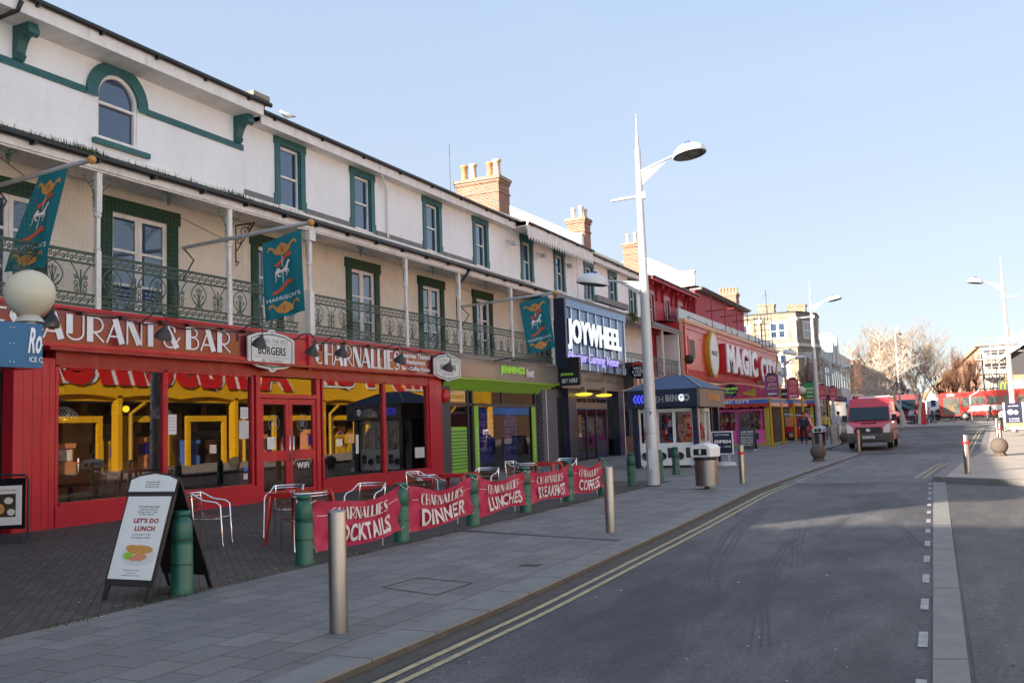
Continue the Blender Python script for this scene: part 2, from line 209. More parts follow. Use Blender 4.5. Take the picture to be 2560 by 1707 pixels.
class MB:
    def __init__(s): s.v = []; s.f = []; s.sm = []
    def add(s, vs, fs, smooth=False):
        b = len(s.v); s.v += [Vector(v) for v in vs]; s.f += [tuple(i+b for i in f) for f in fs]; s.sm += [smooth]*len(fs); return s
    def quad(s, a, b, c, d): return s.add([a, b, c, d], [(0, 1, 2, 3)])
    def box(s, x0, x1, y0, y1, z0, z1):
        if x0 > x1: x0, x1 = x1, x0
        if y0 > y1: y0, y1 = y1, y0
        return s.add([(x0,y0,z0),(x1,y0,z0),(x1,y1,z0),(x0,y1,z0),(x0,y0,z1),(x1,y0,z1),(x1,y1,z1),(x0,y1,z1)], [(0,3,2,1),(4,5,6,7),(0,1,5,4),(1,2,6,5),(2,3,7,6),(3,0,4,7)])
    def bar(s, p, q, w, h=None, up=Vector((0, 0, 1))):
        p = Vector(p); q = Vector(q); h = h or w; d = (q-p).normalized(); u = d.cross(up)
        if u.length < 1e-4: u = Vector((1, 0, 0))
        u.normalize(); v = u.cross(d); u = u*w/2; v = v*h/2
        return s.add([p-u-v, p+u-v, p+u+v, p-u+v, q-u-v, q+u-v, q+u+v, q-u+v], [(0,1,2,3),(7,6,5,4),(0,4,5,1),(1,5,6,2),(2,6,7,3),(3,7,4,0)])
    def tube(s, pts, r, n=8, caps=True):
        pts = [Vector(p) for p in pts]; rs = r if isinstance(r, (list, tuple)) else [r]*len(pts); b = []; vs = []
        u = None
        for i, p in enumerate(pts):
            d = (pts[min(i+1, len(pts)-1)]-pts[max(i-1, 0)])
            if d.length < 1e-9: d = Vector((0, 0, 1))
            d.normalize()
            if u is None: u, _ = frame(d)
            u = (u-d*u.dot(d)); u = u.normalized() if u.length > 1e-6 else frame(d)[0]; v = d.cross(u)
            for k in range(n):
                a = 2*math.pi*k/n; vs.append(p+(u*math.cos(a)+v*math.sin(a))*rs[i])
        fs = [(i*n+k, i*n+(k+1) % n, (i+1)*n+(k+1) % n, (i+1)*n+k) for i in range(len(pts)-1) for k in range(n)]
        s.add(vs, fs, True)
        if caps: s.add([vs[k] for k in range(n)], [tuple(range(n))[::-1]]); s.add(vs[-n:], [tuple(range(n))])
        return s
    def lathe(s, prof, c=(0, 0, 0), n=24, axis=None):
        c = Vector(c); vs = []
        A = Vector(axis or (0, 0, 1)).normalized(); u, v = frame(A)
        for r, z in prof:
            for k in range(n):
                a = 2*math.pi*k/n; vs.append(c+A*z+(u*math.cos(a)+v*math.sin(a))*max(r, 1e-4))
        m = len(prof); fs = [(i*n+k, i*n+(k+1) % n, (i+1)*n+(k+1) % n, (i+1)*n+k) for i in range(m-1) for k in range(n)]
        return s.add(vs, fs, True)
    def ball(s, c, r, n=14, sq=(1, 1, 1)):
        c = Vector(c); vs = []; m = n//2
        for i in range(m+1):
            t = math.pi*i/m
            for k in range(n):
                a = 2*math.pi*k/n; vs.append(c+Vector((math.sin(t)*math.cos(a)*sq[0], math.sin(t)*math.sin(a)*sq[1], math.cos(t)*sq[2]))*r)
        return s.add(vs, [(i*n+k, (i+1)*n+k, (i+1)*n+(k+1) % n, i*n+(k+1) % n) for i in range(m) for k in range(n)], True)
    def prism(s, poly, mp, t0, t1):     # poly 2D, mp(a,b,t)->point
        n = len(poly); vs = [mp(a, b, t0) for a, b in poly]+[mp(a, b, t1) for a, b in poly]
        return s.add(vs, [tuple(range(n)), tuple(range(n, 2*n))[::-1]]+[(i, n+i, n+(i+1) % n, (i+1) % n) for i in range(n)])
    def ribbon(s, pts, w, mp, t=0):     # flat 2D stroke in a plane
        P = [Vector((a, b)) for a, b in pts]; ws = w if isinstance(w, (list, tuple)) else [w]*len(P); vs = []
        for i, p in enumerate(P):
            d = P[min(i+1, len(P)-1)]-P[max(i-1, 0)]; d = d.normalized() if d.length > 1e-9 else Vector((1, 0)); q = Vector((-d.y, d.x))*ws[i]/2
            vs += [mp(p.x+q.x, p.y+q.y, t), mp(p.x-q.x, p.y-q.y, t)]
        return s.add(vs, [(2*i, 2*i+1, 2*i+3, 2*i+2) for i in range(len(P)-1)])
    def text(s, txt, mp, bold=0, shear=0, depth=0):   # mp(u,v,t) with u,v in 0..1
        vs, fs, ar = textgeo(txt, bold, shear)
        s.add([mp(u, v, depth) for u, v in vs], fs)
        if depth:
            ed = {}
            for f in fs:
                for i in range(len(f)):
                    e = (f[i], f[(i+1) % len(f)]); ed[e] = 1
            b = len(s.v); s.v += [Vector(mp(u, v, 0)) for u, v in vs]+[Vector(mp(u, v, depth)) for u, v in vs]; n = len(vs)
            for (a, c) in ed:
                if (c, a) not in ed: s.f.append((b+a, b+c, b+n+c, b+n+a)); s.sm.append(False)
        return s
    def build(s, name, m, parent=None, kind=None):
        off = rootloc(parent) if parent else Vector((0, 0, 0))
        me = bpy.data.meshes.new(name)
        if not parent and s.v and not kind:
            off = sum(s.v, Vector((0, 0, 0)))/len(s.v); off.z = min(v.z for v in s.v)
        me.from_pydata([v-off for v in s.v], [], s.f); me.polygons.foreach_set('use_smooth', s.sm); me.materials.append(MATS[m] if isinstance(m, str) else m); me.update()
        o = bpy.data.objects.new(name, me); sc.collection.objects.link(o)
        if parent: o.parent = parent
        elif not kind: o.location = off
        if kind: o['kind'] = kind
        return o
def XP(X, y0, y1, z0, z1): return lambda u, v, t=0: Vector((X+t, y0+(y1-y0)*u, z0+(z1-z0)*v))      # faces +X
def YP(Y, x0, x1, z0, z1): return lambda u, v, t=0: Vector((x0+(x1-x0)*u, Y-t, z0+(z1-z0)*v))      # faces -Y
def QP(a, b, c, d, nrm=None):   # bl br tr tl
    a, b, c, d = map(Vector, (a, b, c, d)); n = (b-a).cross(d-a).normalized()
    return lambda u, v, t=0: (a*(1-u)*(1-v)+b*u*(1-v)+c*u*v+d*(1-u)*v)+n*t
def sub(mp, u0, v0, u1, v1): return lambda u, v, t=0: mp(u0+(u1-u0)*u, v0+(v1-v0)*v, t)
def arc(cx, cy, rx, ry, a0, a1, n=12): return [(cx+rx*math.cos(math.radians(a0+(a1-a0)*i/n)), cy+ry*math.sin(math.radians(a0+(a1-a0)*i/n))) for i in range(n+1)]
def copy_tree(o, parent=None):
    c = o.copy(); sc.collection.objects.link(c); c.parent = parent
    for ch in [x for x in bpy.data.objects if x.parent == o]: copy_tree(ch, c)
    return c
def place(o, loc, rz=0, label=None): o.location = loc; o.rotation_euler = (0, 0, rz); o['label'] = label or o['label']; return o
# fat-and-thin poster lettering
tn, ft = .07, .26
DECO = {
 'A': (.78, [([(.0, 0), (.4, 1)], tn), ([(.36, 1), (.68, 0)], ft), ([(.1, .28), (.55, .28)], tn)]),
 'U': (.74, [([(.13, 1), (.13, .25)], ft), (arc(.36, .3, .33, .27, 180, 360), tn), ([(.69, .3), (.69, 1)], tn)]),
 'R': (.74, [([(.13, 0), (.13, 1)], ft), ([(.2, .965)]+arc(.36, .68, .3, .29, 90, -90)+[(.2, .39)], tn), ([(.32, .38), (.72, .02)], tn)]),
 'N': (.72, [([(.04, 0), (.04, 1)], tn), ([(.14, .97), (.58, .03)], ft), ([(.68, 0), (.68, 1)], tn)]),
 'T': (.6, [([(.3, 0), (.3, 1)], ft), ([(0, .965), (.6, .965)], tn)]),
 'S': (.6, [(arc(.3, .74, .24, .22, 20, 180), tn), ([(.1, .78), (.48, .26)], ft), (arc(.3, .26, .26, .22, 0, -160), tn)]),
 'E': (.6, [([(.13, 0), (.13, 1)], ft), ([(.2, .965), (.58, .965)], tn), ([(.2, .5), (.5, .5)], tn), ([(.2, .035), (.58, .035)], tn)]),
 'B': (.66, [([(.13, 0), (.13, 1)], ft), ([(.2, .965)]+arc(.34, .76, .22, .2, 90, -90)+[(.2, .56)], tn), ([(.2, .55)]+arc(.36, .3, .27, .26, 90, -90)+[(.2, .035)], tn)]),
 'C': (.7, [(arc(.36, .5, .22, .4, 120, 240), ft), (arc(.4, .5, .34, .46, 60, 130), tn), (arc(.4, .5, .34, .46, 230, 300), tn)]),
 'H': (.7, [([(.13, 0), (.13, 1)], ft), ([(.2, .5), (.62, .5)], tn), ([(.64, 0), (.64, 1)], tn)]),
 'L': (.56, [([(.13, 0), (.13, 1)], ft), ([(.2, .035), (.55, .035)], tn)]),
 'I': (.27, [([(.13, 0), (.13, 1)], ft)]),
 'O': (.7, [(arc(.3, .5, .16, .38, 100, 260), ft), (arc(.36, .5, .32, .46, -120, 120), tn)]),
 'D': (.7, [([(.13, 0), (.13, 1)], ft), ([(.2, .965)]+arc(.34, .5, .32, .465, 90, -90)+[(.2, .035)], tn)]),
 'K': (.66, [([(.13, 0), (.13, 1)], ft), ([(.26, .45), (.6, 1)], tn), ([(.3, .5), (.64, 0)], tn)]),
 'F': (.56, [([(.13, 0), (.13, 1)], ft), ([(.2, .965), (.55, .965)], tn), ([(.2, .5), (.48, .5)], tn)]),
 "'": (.15, [([(.06, 1), (.06, .75)], .1)]), ' ': (.34, []),
 '&': (.72, [([(.16, .86), (.6, .02)], ft*.9), (arc(.32, .78, .18, .18, -30, 200), tn), (arc(.3, .27, .26, .24, 100, 360), tn), ([(.56, .27), (.72, .5)], tn)])}
def deco(mb, s, mp, gap=.09, t=0, th=0):   # fit into u,v 0..1
    tot = sum(DECO[c][0] for c in s)+gap*(len(s)-1); x = 0; k = 0
    for c in s:
        wd, st = DECO[c]
        for pts, wdt in st:
            mb.ribbon([(x+a, b) for a, b in pts], wdt, (lambda a, b, tt: mp(a/tot, b, tt)), t+k*.0009); k = (k+1) % 4
        x += wd+gap
    return mb
# ============================================================ THE SETTING
def sheet(name, m, outline_rows, dz, kind='structure'):   # rows of (y, x0, x1), follows the rise of the street
    mb = MB(); rows = []
    for (ya, a0, a1), (yb, b0, b1) in zip(outline_rows, outline_rows[1:]):
        n = max(1, int(abs(yb-ya)/6)) if ya < 240 else 1
        for i in range(n): f = i/n; rows.append((ya+(yb-ya)*f, a0+(b0-a0)*f, a1+(b1-a1)*f))
    rows.append(outline_rows[-1]); vs = []
    for y, a, b in rows: vs += [(a, y, T(y)+dz), (b, y, T(y)+dz)]
    mb.add(vs, [(2*i, 2*i+1, 2*i+3, 2*i+2) for i in range(len(rows)-1)]); return mb.build(name, m, None, kind)
KL = [(-40, -3.92), (8, -3.92), (15, -4.15), (22, -4.45), (30, -4.35), (43, -4.0), (47, -6.1), (90, -6.1), (94, -9)]   # left kerb line
RL = [(25.6, -.72), (33, -.35), (43, .6), (75, 1.6), (92, 2.4)]                                              # right kerb line
def lerpx(L, y):
    if y <= L[0][0]: return L[0][1]
    for (a, xa), (b, xb) in zip(L, L[1:]):
        if y <= b: return xa+(xb-xa)*(y-a)/(b-a)
    return L[-1][1]
sheet('ground', 'earth', [(-500, -900, 900), (40, -900, 900), (220, -900, 900), (1400, -900, 900)], -.14)
sheet('road', 'asphalt', [(-40, -4.2, 12), (25.4, -4.7, 12), (25.41, -4.7, 0)], -.06)
sheet('road_table', 'asphalt_light', [(25.42, -4.8, 0), (43, -4.6, 1.4)], -.058)
sheet('road_far', 'asphalt', [(43.01, -7, 1.6), (96, -11, 4)], -.06)
sheet('plaza', 'plaza', [(96.01, -40, 60), (138, -60, 80)], -.03)
sheet('paving', 'paviour', [(-40, -40, -7.4), (26, -24, -7.4)], 0)
rows = [(-40, -7.39, lerpx(KL, -40)-.34)]+[(y, -7.39, x-.34) for y, x in KL[1:7]]
sheet('pavement', 'slab', [(y, a, b) for y, a, b in rows if y <= 22]+[(26, -7.39, -4.75)], .001)
sheet('pavement_far', 'slab', [(26.01, -24, lerpx(KL, 26)-.34)]+[(y, -24, x-.34) for y, x in KL[4:8]]+[(96, -30, -6.4)], .002)
def kerb(name, L, y0, y1, wd, top, side):
    ys = sorted(set([y0, y1]+[y for y, _ in L if y0 < y < y1])); P = []
    for a, b in zip(ys, ys[1:]):
        n = max(1, int((b-a)/3))
        P += [a+(b-a)*i/n for i in range(n)]
    P.append(ys[-1]); m1 = MB(); vs = []
    for y in P:
        x = lerpx(L, y); z = T(y)+top; vs += [(x-side*wd, y, z), (x, y, z), (x, y, z-.02)]
    m1.add(vs, [(3*i+a, 3*i+a+1, 3*i+a+4, 3*i+a+3) for i in range(len(P)-1) for a in (0, 1)])
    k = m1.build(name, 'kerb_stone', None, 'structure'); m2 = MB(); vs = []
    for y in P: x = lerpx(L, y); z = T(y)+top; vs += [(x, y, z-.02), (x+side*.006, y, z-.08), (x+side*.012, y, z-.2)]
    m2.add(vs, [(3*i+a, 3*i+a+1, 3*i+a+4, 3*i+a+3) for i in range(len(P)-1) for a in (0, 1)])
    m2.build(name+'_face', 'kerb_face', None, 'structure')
    m3 = MB()
    y = y0
    while y < min(y1, 40):
        x = lerpx(L, y); m3.box(min(x-side*wd, x+side*.003), max(x-side*wd, x+side*.003), y, y+.008, T(y)+top-.07, T(y)+top+.0015); y += .915
    m3.build(name+'_joints', 'kerb_face', None, 'structure')
kerb('kerb', KL, -40, 90, .34, .004, 1)
kerb('kerb_right', RL, 25.6, 92, .3, .07, -1)
sheet('pavement_right', 'plaza', [(18, 8, 40), (22, 3.6, 40), (25.6, -.7, 40), (25.61, -.42, 40), (33, -.05, 40), (43, .9, 40), (75, 1.9, 40), (96, 2.7, 60)], .068)
m = MB(); a = (-.72, 25.6); b = (8, 18)      # front edge of the right pavement
m.add([(a[0], a[1], .072), (b[0], b[1], .072), (b[0], b[1]+.3, .072), (a[0], a[1]+.3, .072), (a[0], a[1], -.1), (b[0], b[1], -.1)], [(0, 1, 2, 3), (4, 5, 1, 0)]); m.build('kerb_front', 'kerb_stone', None, 'structure')
# stone band between road and side tarmac
p0, p1, p2, p3 = onG(2333, 1194, -.05), onG(2363, 1194, -.05), onG(2428, 1707, -.05), onG(2332, 1707, -.05)
e0 = p3+(p3-p0)*.8; e1 = p2+(p2-p1)*.8
m = MB().add([e0, e1, p1, p0], [(0, 1, 2, 3)]); m.build('stone_band', 'band_stone', None, 'structure')
m = MB()
for i in range(13): f0 = i/13; m.bar(e0.lerp(p0, f0)+Vector((0, 0, .001)), e1.lerp(p1, f0)+Vector((0, 0, .001)), .006, .002)
m.build('stone_band_joints', 'kerb_face', None, 'structure')
sheet('side_tarmac', 'asphalt_side', [(-40, .9, 12), (6.3, -.02, 12), (18, -.28, 12), (22, -.36, 3.6), (25.5, -.42, -.40)], -.055)
def strip_line(name, L, offs, w, y0, y1, mtl, side, dz=-.054):
    m = MB()
    for o in offs:
        ys = [y0+(y1-y0)*i/60 for i in range(61)]; vs = []
        for y in ys: x = lerpx(L, y)+side*o; vs += [(x, y, T(y)+dz), (x+side*w, y, T(y)+dz)]
        m.add(vs, [(2*i, 2*i+1, 2*i+3, 2*i+2) for i in range(60)])
    return m.build(name, mtl, None, 'structure')
strip_line('yellow_lines', KL, (.24, .39), .06, -10, 25.2, 'yellow_line', 1)
strip_line('yellow_line_far', KL, (.3,), .06, 26, 43, 'yellow_line', 1)
strip_line('yellow_lines_right', RL, (.3, .5), .07, 27, 84, 'yellow_line', -1)
m = MB(); y = 3.2; k = 0
while y < 25:
    f = (y-p3.y)/(p0.y-p3.y); x = p3.x+(p0.x-p3.x)*f
    m.add([(x-.1, y, -.0535), (x-.035, y, -.0535), (x-.045, y+.52, -.0535), (x-.11, y+.52, -.0535)], [(0, 1, 2, 3)]); y += 1.42
m.build('dashed_line', 'white_line', None, 'structure')
m = MB(); m.bar((-4.6, 25.0, -.053), (-.7, 26.0, -.053), .09, .004); m.build('road_joint', 'band_stone', None, 'structure')
strip_line('gutter_dirt', KL, (.015,), .19, -20, 25, 'gutter_dirt', 1, -.0565)
m = MB()      # curved tyre scrub marks
for (px_, k_) in (((( 1745, 1500), (1760, 1420), (1815, 1330), (1905, 1265)), 4), (((1870, 1620), (1885, 1500), (1905, 1440), (1960, 1350)), 3), (((1975, 1420), (1978, 1360), (1990, 1320)), 3), (((2050, 1340), (2090, 1310), (2110, 1290)), 2), (((2200, 1290), (2260, 1330), (2300, 1370)), 2)):
    base_ = [onG(*p_, -.0555) for p_ in px_]
    for j in range(k_):
        P_ = []
        for i in range(len(base_)-1):
            for f_ in (0, .25, .5, .75): P_.append(base_[i].lerp(base_[i+1], f_))
        P_.append(base_[-1]); o_ = j*.07+R_.uniform(0, .02); m.ribbon([(p_.x+o_, p_.y+.12*math.sin(i*.6+j)) for i, p_ in enumerate(P_)], .012, lambda a, b, t: Vector((a, b, -.0555+t)), j*.0003)
m.build('tyre_marks', 'rubber_mark', None, 'structure')
m = MB()
for (a, b) in (((1150, 1325), (1550, 1350)), ((1500, 1222), (1770, 1222))):
    a = onG(*a, .004); b = onG(*b, .004); m.bar(a, b, .13, .004)
m.build('drainage_channel', 'charcoal', None, 'structure')
q = [onG(*k, .005) for k in ((955, 1467), (1045, 1443), (1180, 1456), (1090, 1486))]
m = MB()
for a, b in zip(q, q[1:]+q[:1]): m.bar(a, b, .014, .003)
m.build('manhole_frame', 'kerb_face', None, 'structure')
g = onG(1327, 1412, .005); m = MB().box(g.x-.12, g.x+.12, g.y-.09, g.y+.09, .003, .008); m.build('drain_cover', 'kerb_face', None, 'structure')
m = MB()
for i in range(260):
    x = R_.uniform(-15.5, 2); y = R_.uniform(4, 24) if i > 60 else R_.uniform(4, 12); z = .003 if x < -4 else -.055
    r = R_.uniform(.006, .018); m.add([(x-r, y-r*.6, z), (x+r, y-r*.5, z), (x+r*.7, y+r, z), (x-r*.8, y+r*.6, z)], [(0, 1, 2, 3)])
m.build('gum_spots', 'offwhite', None, 'stuff'); o = bpy.data.objects['gum_spots']; tag(o, 'pale specks of chewing gum and litter on the paving and road', 'litter')
m = MB()
for i in range(2600):
    y = R_.uniform(3, 24); x = -7.4+R_.gauss(0, .05); 
    if (math.sin(y*2.1)+math.sin(y*5.3+1)) < .1 and R_.random() < .85: continue
    h = R_.uniform(.008, .035); a = R_.uniform(0, 6.28); m.add([(x, y, 0), (x+.01*math.cos(a), y+.01*math.sin(a), 0), (x+R_.gauss(0, .01), y+R_.gauss(0, .01), h)], [(0, 1, 2)])
for cx_, cy_ in ((-11.5, 6.3), (-12, 6.8), (-12.4, 6.2), (-10.8, 6.1)):
    for i in range(300):
        x = cx_+R_.gauss(0, .25); y = cy_+R_.gauss(0, .15); h = R_.uniform(.01, .04); m.add([(x, y, 0), (x+.012, y, 0), (x+R_.gauss(0, .015), y+R_.gauss(0, .015), h)], [(0, 1, 2)])
o = m.build('pavement_weeds', 'grass', None, 'stuff'); tag(o, 'low moss and weeds growing in the joint between brick paving and grey slabs', 'weeds')

# ============================================================ THE TERRACE
WX = -17.4; VX = -16.0          # upper wall plane, shopfront and verandah plane
def holes_wall(mb, X, y0, y1, z0, z1, holes, depth=.22):
    ys = sorted({y0, y1, *[v for h in holes for v in h[:2]]}); zs = sorted({z0, z1, *[v for h in holes for v in h[2:]]})
    for a, b in zip(ys, ys[1:]):
        for c, d in zip(zs, zs[1:]):
            if any(h[0] <= (a+b)/2 <= h[1] and h[2] <= (c+d)/2 <= h[3] for h in holes): continue
            mb.quad((X, a, c), (X, b, c), (X, b, d), (X, a, d))
    for a, b, c, d in holes:
        mb.quad((X, a, c), (X-depth, a, c), (X-depth, b, c), (X, b, c)); mb.quad((X, a, d), (X, b, d), (X-depth, b, d), (X-depth, a, d))
        mb.quad((X, a, c), (X, a, d), (X-depth, a, d), (X-depth, a, c)); mb.quad((X, b, c), (X-depth, b, c), (X-depth, b, d), (X, b, d))
def sash(par, X, y0, y1, z0, z1, ears=True, name='window', trim='green_trim', glass='win_glass', frame_m='wood_white', mid=.5, curtain=False):
    s = MB(); e = .21
    s.box(X, X+.05, y0-e, y0, z0, z1); s.box(X, X+.05, y1, y1+e, z0, z1); s.box(X, X+.055, y0-e, y1+e, z1, z1+.3)
    if ears:
        for a in (y0-e, y1+e): s.box(X, X+.048, a-.05, a+.05, z1-.02, z1+.3); s.box(X, X+.048, a-.05, a+.05, z0, z0+.3)
    s.box(X-.2, X-.001, y0-.001, y0+.012, z0, z1); s.box(X-.2, X-.001, y1-.012, y1+.001, z0, z1); s.box(X-.2, X-.001, y0, y1, z1-.012, z1+.001)
    wn = s.build(name, trim, par)
    f = MB(); d = X-.14; t = .07
    f.box(d, d+.06, y0+.013, y0+t, z0, z1); f.box(d, d+.06, y1-t, y1-.013, z0, z1); f.box(d, d+.06, y0+t, y1-t, z1-.09, z1-.013); f.box(d, d+.06, y0+t, y1-t, z0, z0+.08)
    zm = z0+(z1-z0)*mid; f.box(d-.01, d+.07, y0+t, y1-t, zm-.03, zm+.03); f.box(X-.2, X+.07, y0-.05, y1+.05, z0-.06, z0-.003)
    f.build('sash_frame', frame_m, wn)
    MB().quad((d+.02, y0+t, z0+.05), (d+.02, y1-t, z0+.05), (d+.02, y1-t, z1-.05), (d+.02, y0+t, z1-.05)).build('pane', glass, wn)
    return wn
def gutter(par, X, y0, y1, z, br=1.8):
    g = MB(); g.tube([(X, y0, z), (X, y1, z)], .065, 8); g.box(X-.07, X+.05, y0, y1, z+.02, z+.05)
    y = y0+.5
    while y < y1: g.box(X-.1, X+.06, y, y+.06, z-.11, z-.04); y += br
    return g.build('gutter', 'gutter_black', par)
def roofmesh(par, y0, y1, ez, X=-16.95, rx=-21.4, rise=2.45, back=-27, m='slate'):
    r = MB(); r.add([(X, y0, ez), (X, y1, ez), (rx, y1, ez+rise), (rx, y0, ez+rise), (back, y1, ez), (back, y0, ez)], [(0, 1, 2, 3), (3, 2, 4, 5)])
    for y in (y0, y1): r.add([(X, y, ez), (rx, y, ez+rise), (back, y, ez)], [(0, 1, 2)])
    return r.build('roof', m, par)
def chimney(par, x0, x1, y0, y1, z0, z1, pots, pot_m=('terracotta',), name='chimney', m='brick'):
    c = MB(); c.box(x0, x1, y0, y1, z0, z1-.28); c.box(x0-.04, x1+.04, y0-.04, y1+.04, z1-.75, z1-.66); c.box(x0-.05, x1+.05, y0-.05, y1+.05, z1-.28, z1-.14)
    ch = c.build(name, m, par); k = MB().box(x0-.1, x1+.1, y0-.1, y1+.1, z1-.14, z1); k.build('chimney_cap', 'stone', ch)
    for i, (px, py, h, r) in enumerate(pots):
        MB().lathe([(r*.85, 0), (r, .05), (r*.82, h*.3), (r*.78, h*.85), (r*1.05, h*.88), (r*1.08, h), (r*.7, h), (r*.7, h-.2)], (px, py, z1), 12).build('chimney_pot', pot_m[i % len(pot_m)], ch)
    return ch
GUT = 10.66
def bracket(mb, X, y, z1, z0, w=.2, d=.5):   # scrolled console
    prof = [(0, z1), (d, z1), (d+.02, z1-.1), (d*.95, z1-.2), (d*.55, z1-.24), (d*.42, z1-.34), (d*.3, z1-.48), (d*.24, z0+.16), (d*.32, z0+.1), (d*.2, z0), (0, z0)]
    mb.prism(prof, lambda a, b, t: Vector((X+a, y+t, b)), -w/2, w/2)
    mb.lathe([(.1, -w/2-.02), (.1, w/2+.02)], (X+d*.88, y, z1-.17), 12, (0, 1, 0)); mb.lathe([(.0, w/2+.02), (.1, w/2+.02)], (X+d*.88, y, z1-.17), 12, (0, 1, 0)); mb.lathe([(.0, -w/2-.02), (.1, -w/2-.02)], (X+d*.88, y, z1-.17), 12, (0, 1, 0))
# ---- verandah ironwork
def spiral(cx, cy, r, a0, turns, flip=1, n=16):
    return [(cx+flip*r*(1-.72*i/n)*math.cos(math.radians(a0+turns*360*i/n)), cy+r*(1-.72*i/n)*math.sin(math.radians(a0+turns*360*i/n))) for i in range(n+1)]
def iron_panel(mb, X, y0, y1, zb):      # zb floor of the balcony; rail about 1.1 m high
    k = [0]
    def st(pts, w=.02): k[0] = (k[0]+1) % 5; mb.ribbon(pts, w*1.75, lambda a, b, t: Vector((X+t, a, b)), .001*k[0])
    for z, h in ((zb+.0, .05), (zb+.235, .04), (zb+.87, .04), (zb+1.08, .06)): mb.box(X-.02, X+.02, y0, y1, z, z+h)
    L = y1-y0; n = max(1, round(L/.62)); p = L/n
    m = max(2, round(L/.2)); q = L/m
    for i in range(m):
        for za, zc in ((zb+.05, zb+.235), (zb+.91, zb+1.08)):
            c = y0+(i+.5)*q; zm = (za+zc)/2; st(spiral(c-q*.2, zm-.015, .055, 60, 1.2), .014); st(spiral(c+q*.22, zm+.015, .05, 240, 1.2), .014); st([(c-q*.5, za), (c-q*.1, zm), (c+q*.5, zc)], .013)
    b0, b1 = zb+.275, zb+.87; H = b1-b0
    for i in range(n):
        c = y0+(i+.5)*p
        if i % 2 == 0:      # closed teardrop palmette
            st([(c, b1)]+[(c+.27*math.sin(math.pi*t)**.8*(1-.25*t), b1-t*(H-.03)) for t in [j/10 for j in range(1, 11)]], .018)
            st([(c, b1)]+[(c-.27*math.sin(math.pi*t)**.8*(1-.25*t), b1-t*(H-.03)) for t in [j/10 for j in range(1, 11)]], .018)
            for s in (-1, 1):
                for a, r in ((18, .4), (42, .32), (70, .24), (100, .17)):
                    e = (c+s*r*math.sin(math.radians(a))*.72, b0+.06+r*math.cos(math.radians(a))); st([(c, b0+.05), (c+s*r*.25*math.sin(math.radians(a)), b0+.05+r*.6*math.cos(math.radians(a))), e], .014); st(spiral(e[0]-s*.03, e[1]-.01, .035, 0, .9, s, 8), .012)
            st([(c, b0), (c, b0+.5)], .024)
        else:               # open plume
            for s in (-1, 1):
                st([(c, b0), (c+s*.03, b0+.25), (c+s*.1, b0+.42), (c+s*.24, b1)], .018)
                for z, r in ((.08, .07), (.2, .065), (.33, .05)): st(spiral(c+s*(.09+z*.1), b0+z, r, 200, 1.25, s), .016)
            st([(c, b0), (c, b0+.48)], .024)
def corner_scroll(mb, X, y, z, s, r=.34):
    P = lambda a, b, t: Vector((X+t, a, b))
    mb.ribbon([(y+s*.02, z-r*2.2), (y+s*.03, z-r*1.2), (y+s*r*.5, z-r*.75), (y+s*r*.9, z-r*.35), (y+s*r*1.1, z-.02)], .022, P, 0)
    for (a, b, rr) in ((.25, .35, .1), (.3, .75, .08), (.75, .2, .09), (.12, 1.2, .06), (.1, 1.6, .05), (1.3, .15, .08)): mb.ribbon(spiral(y+s*r*a, z-r*b, rr, 90, 1.2, s), .016, P, .002)
POSTY = [9.6, 13.72, 17.63, 20.8, 25.82, 29.42, 33.78, 38.0]; POSTY2 = [47.2, 51.3, 55.2]
ZF = 4.38; ZV = 7.28          # balcony floor, underside of verandah beam
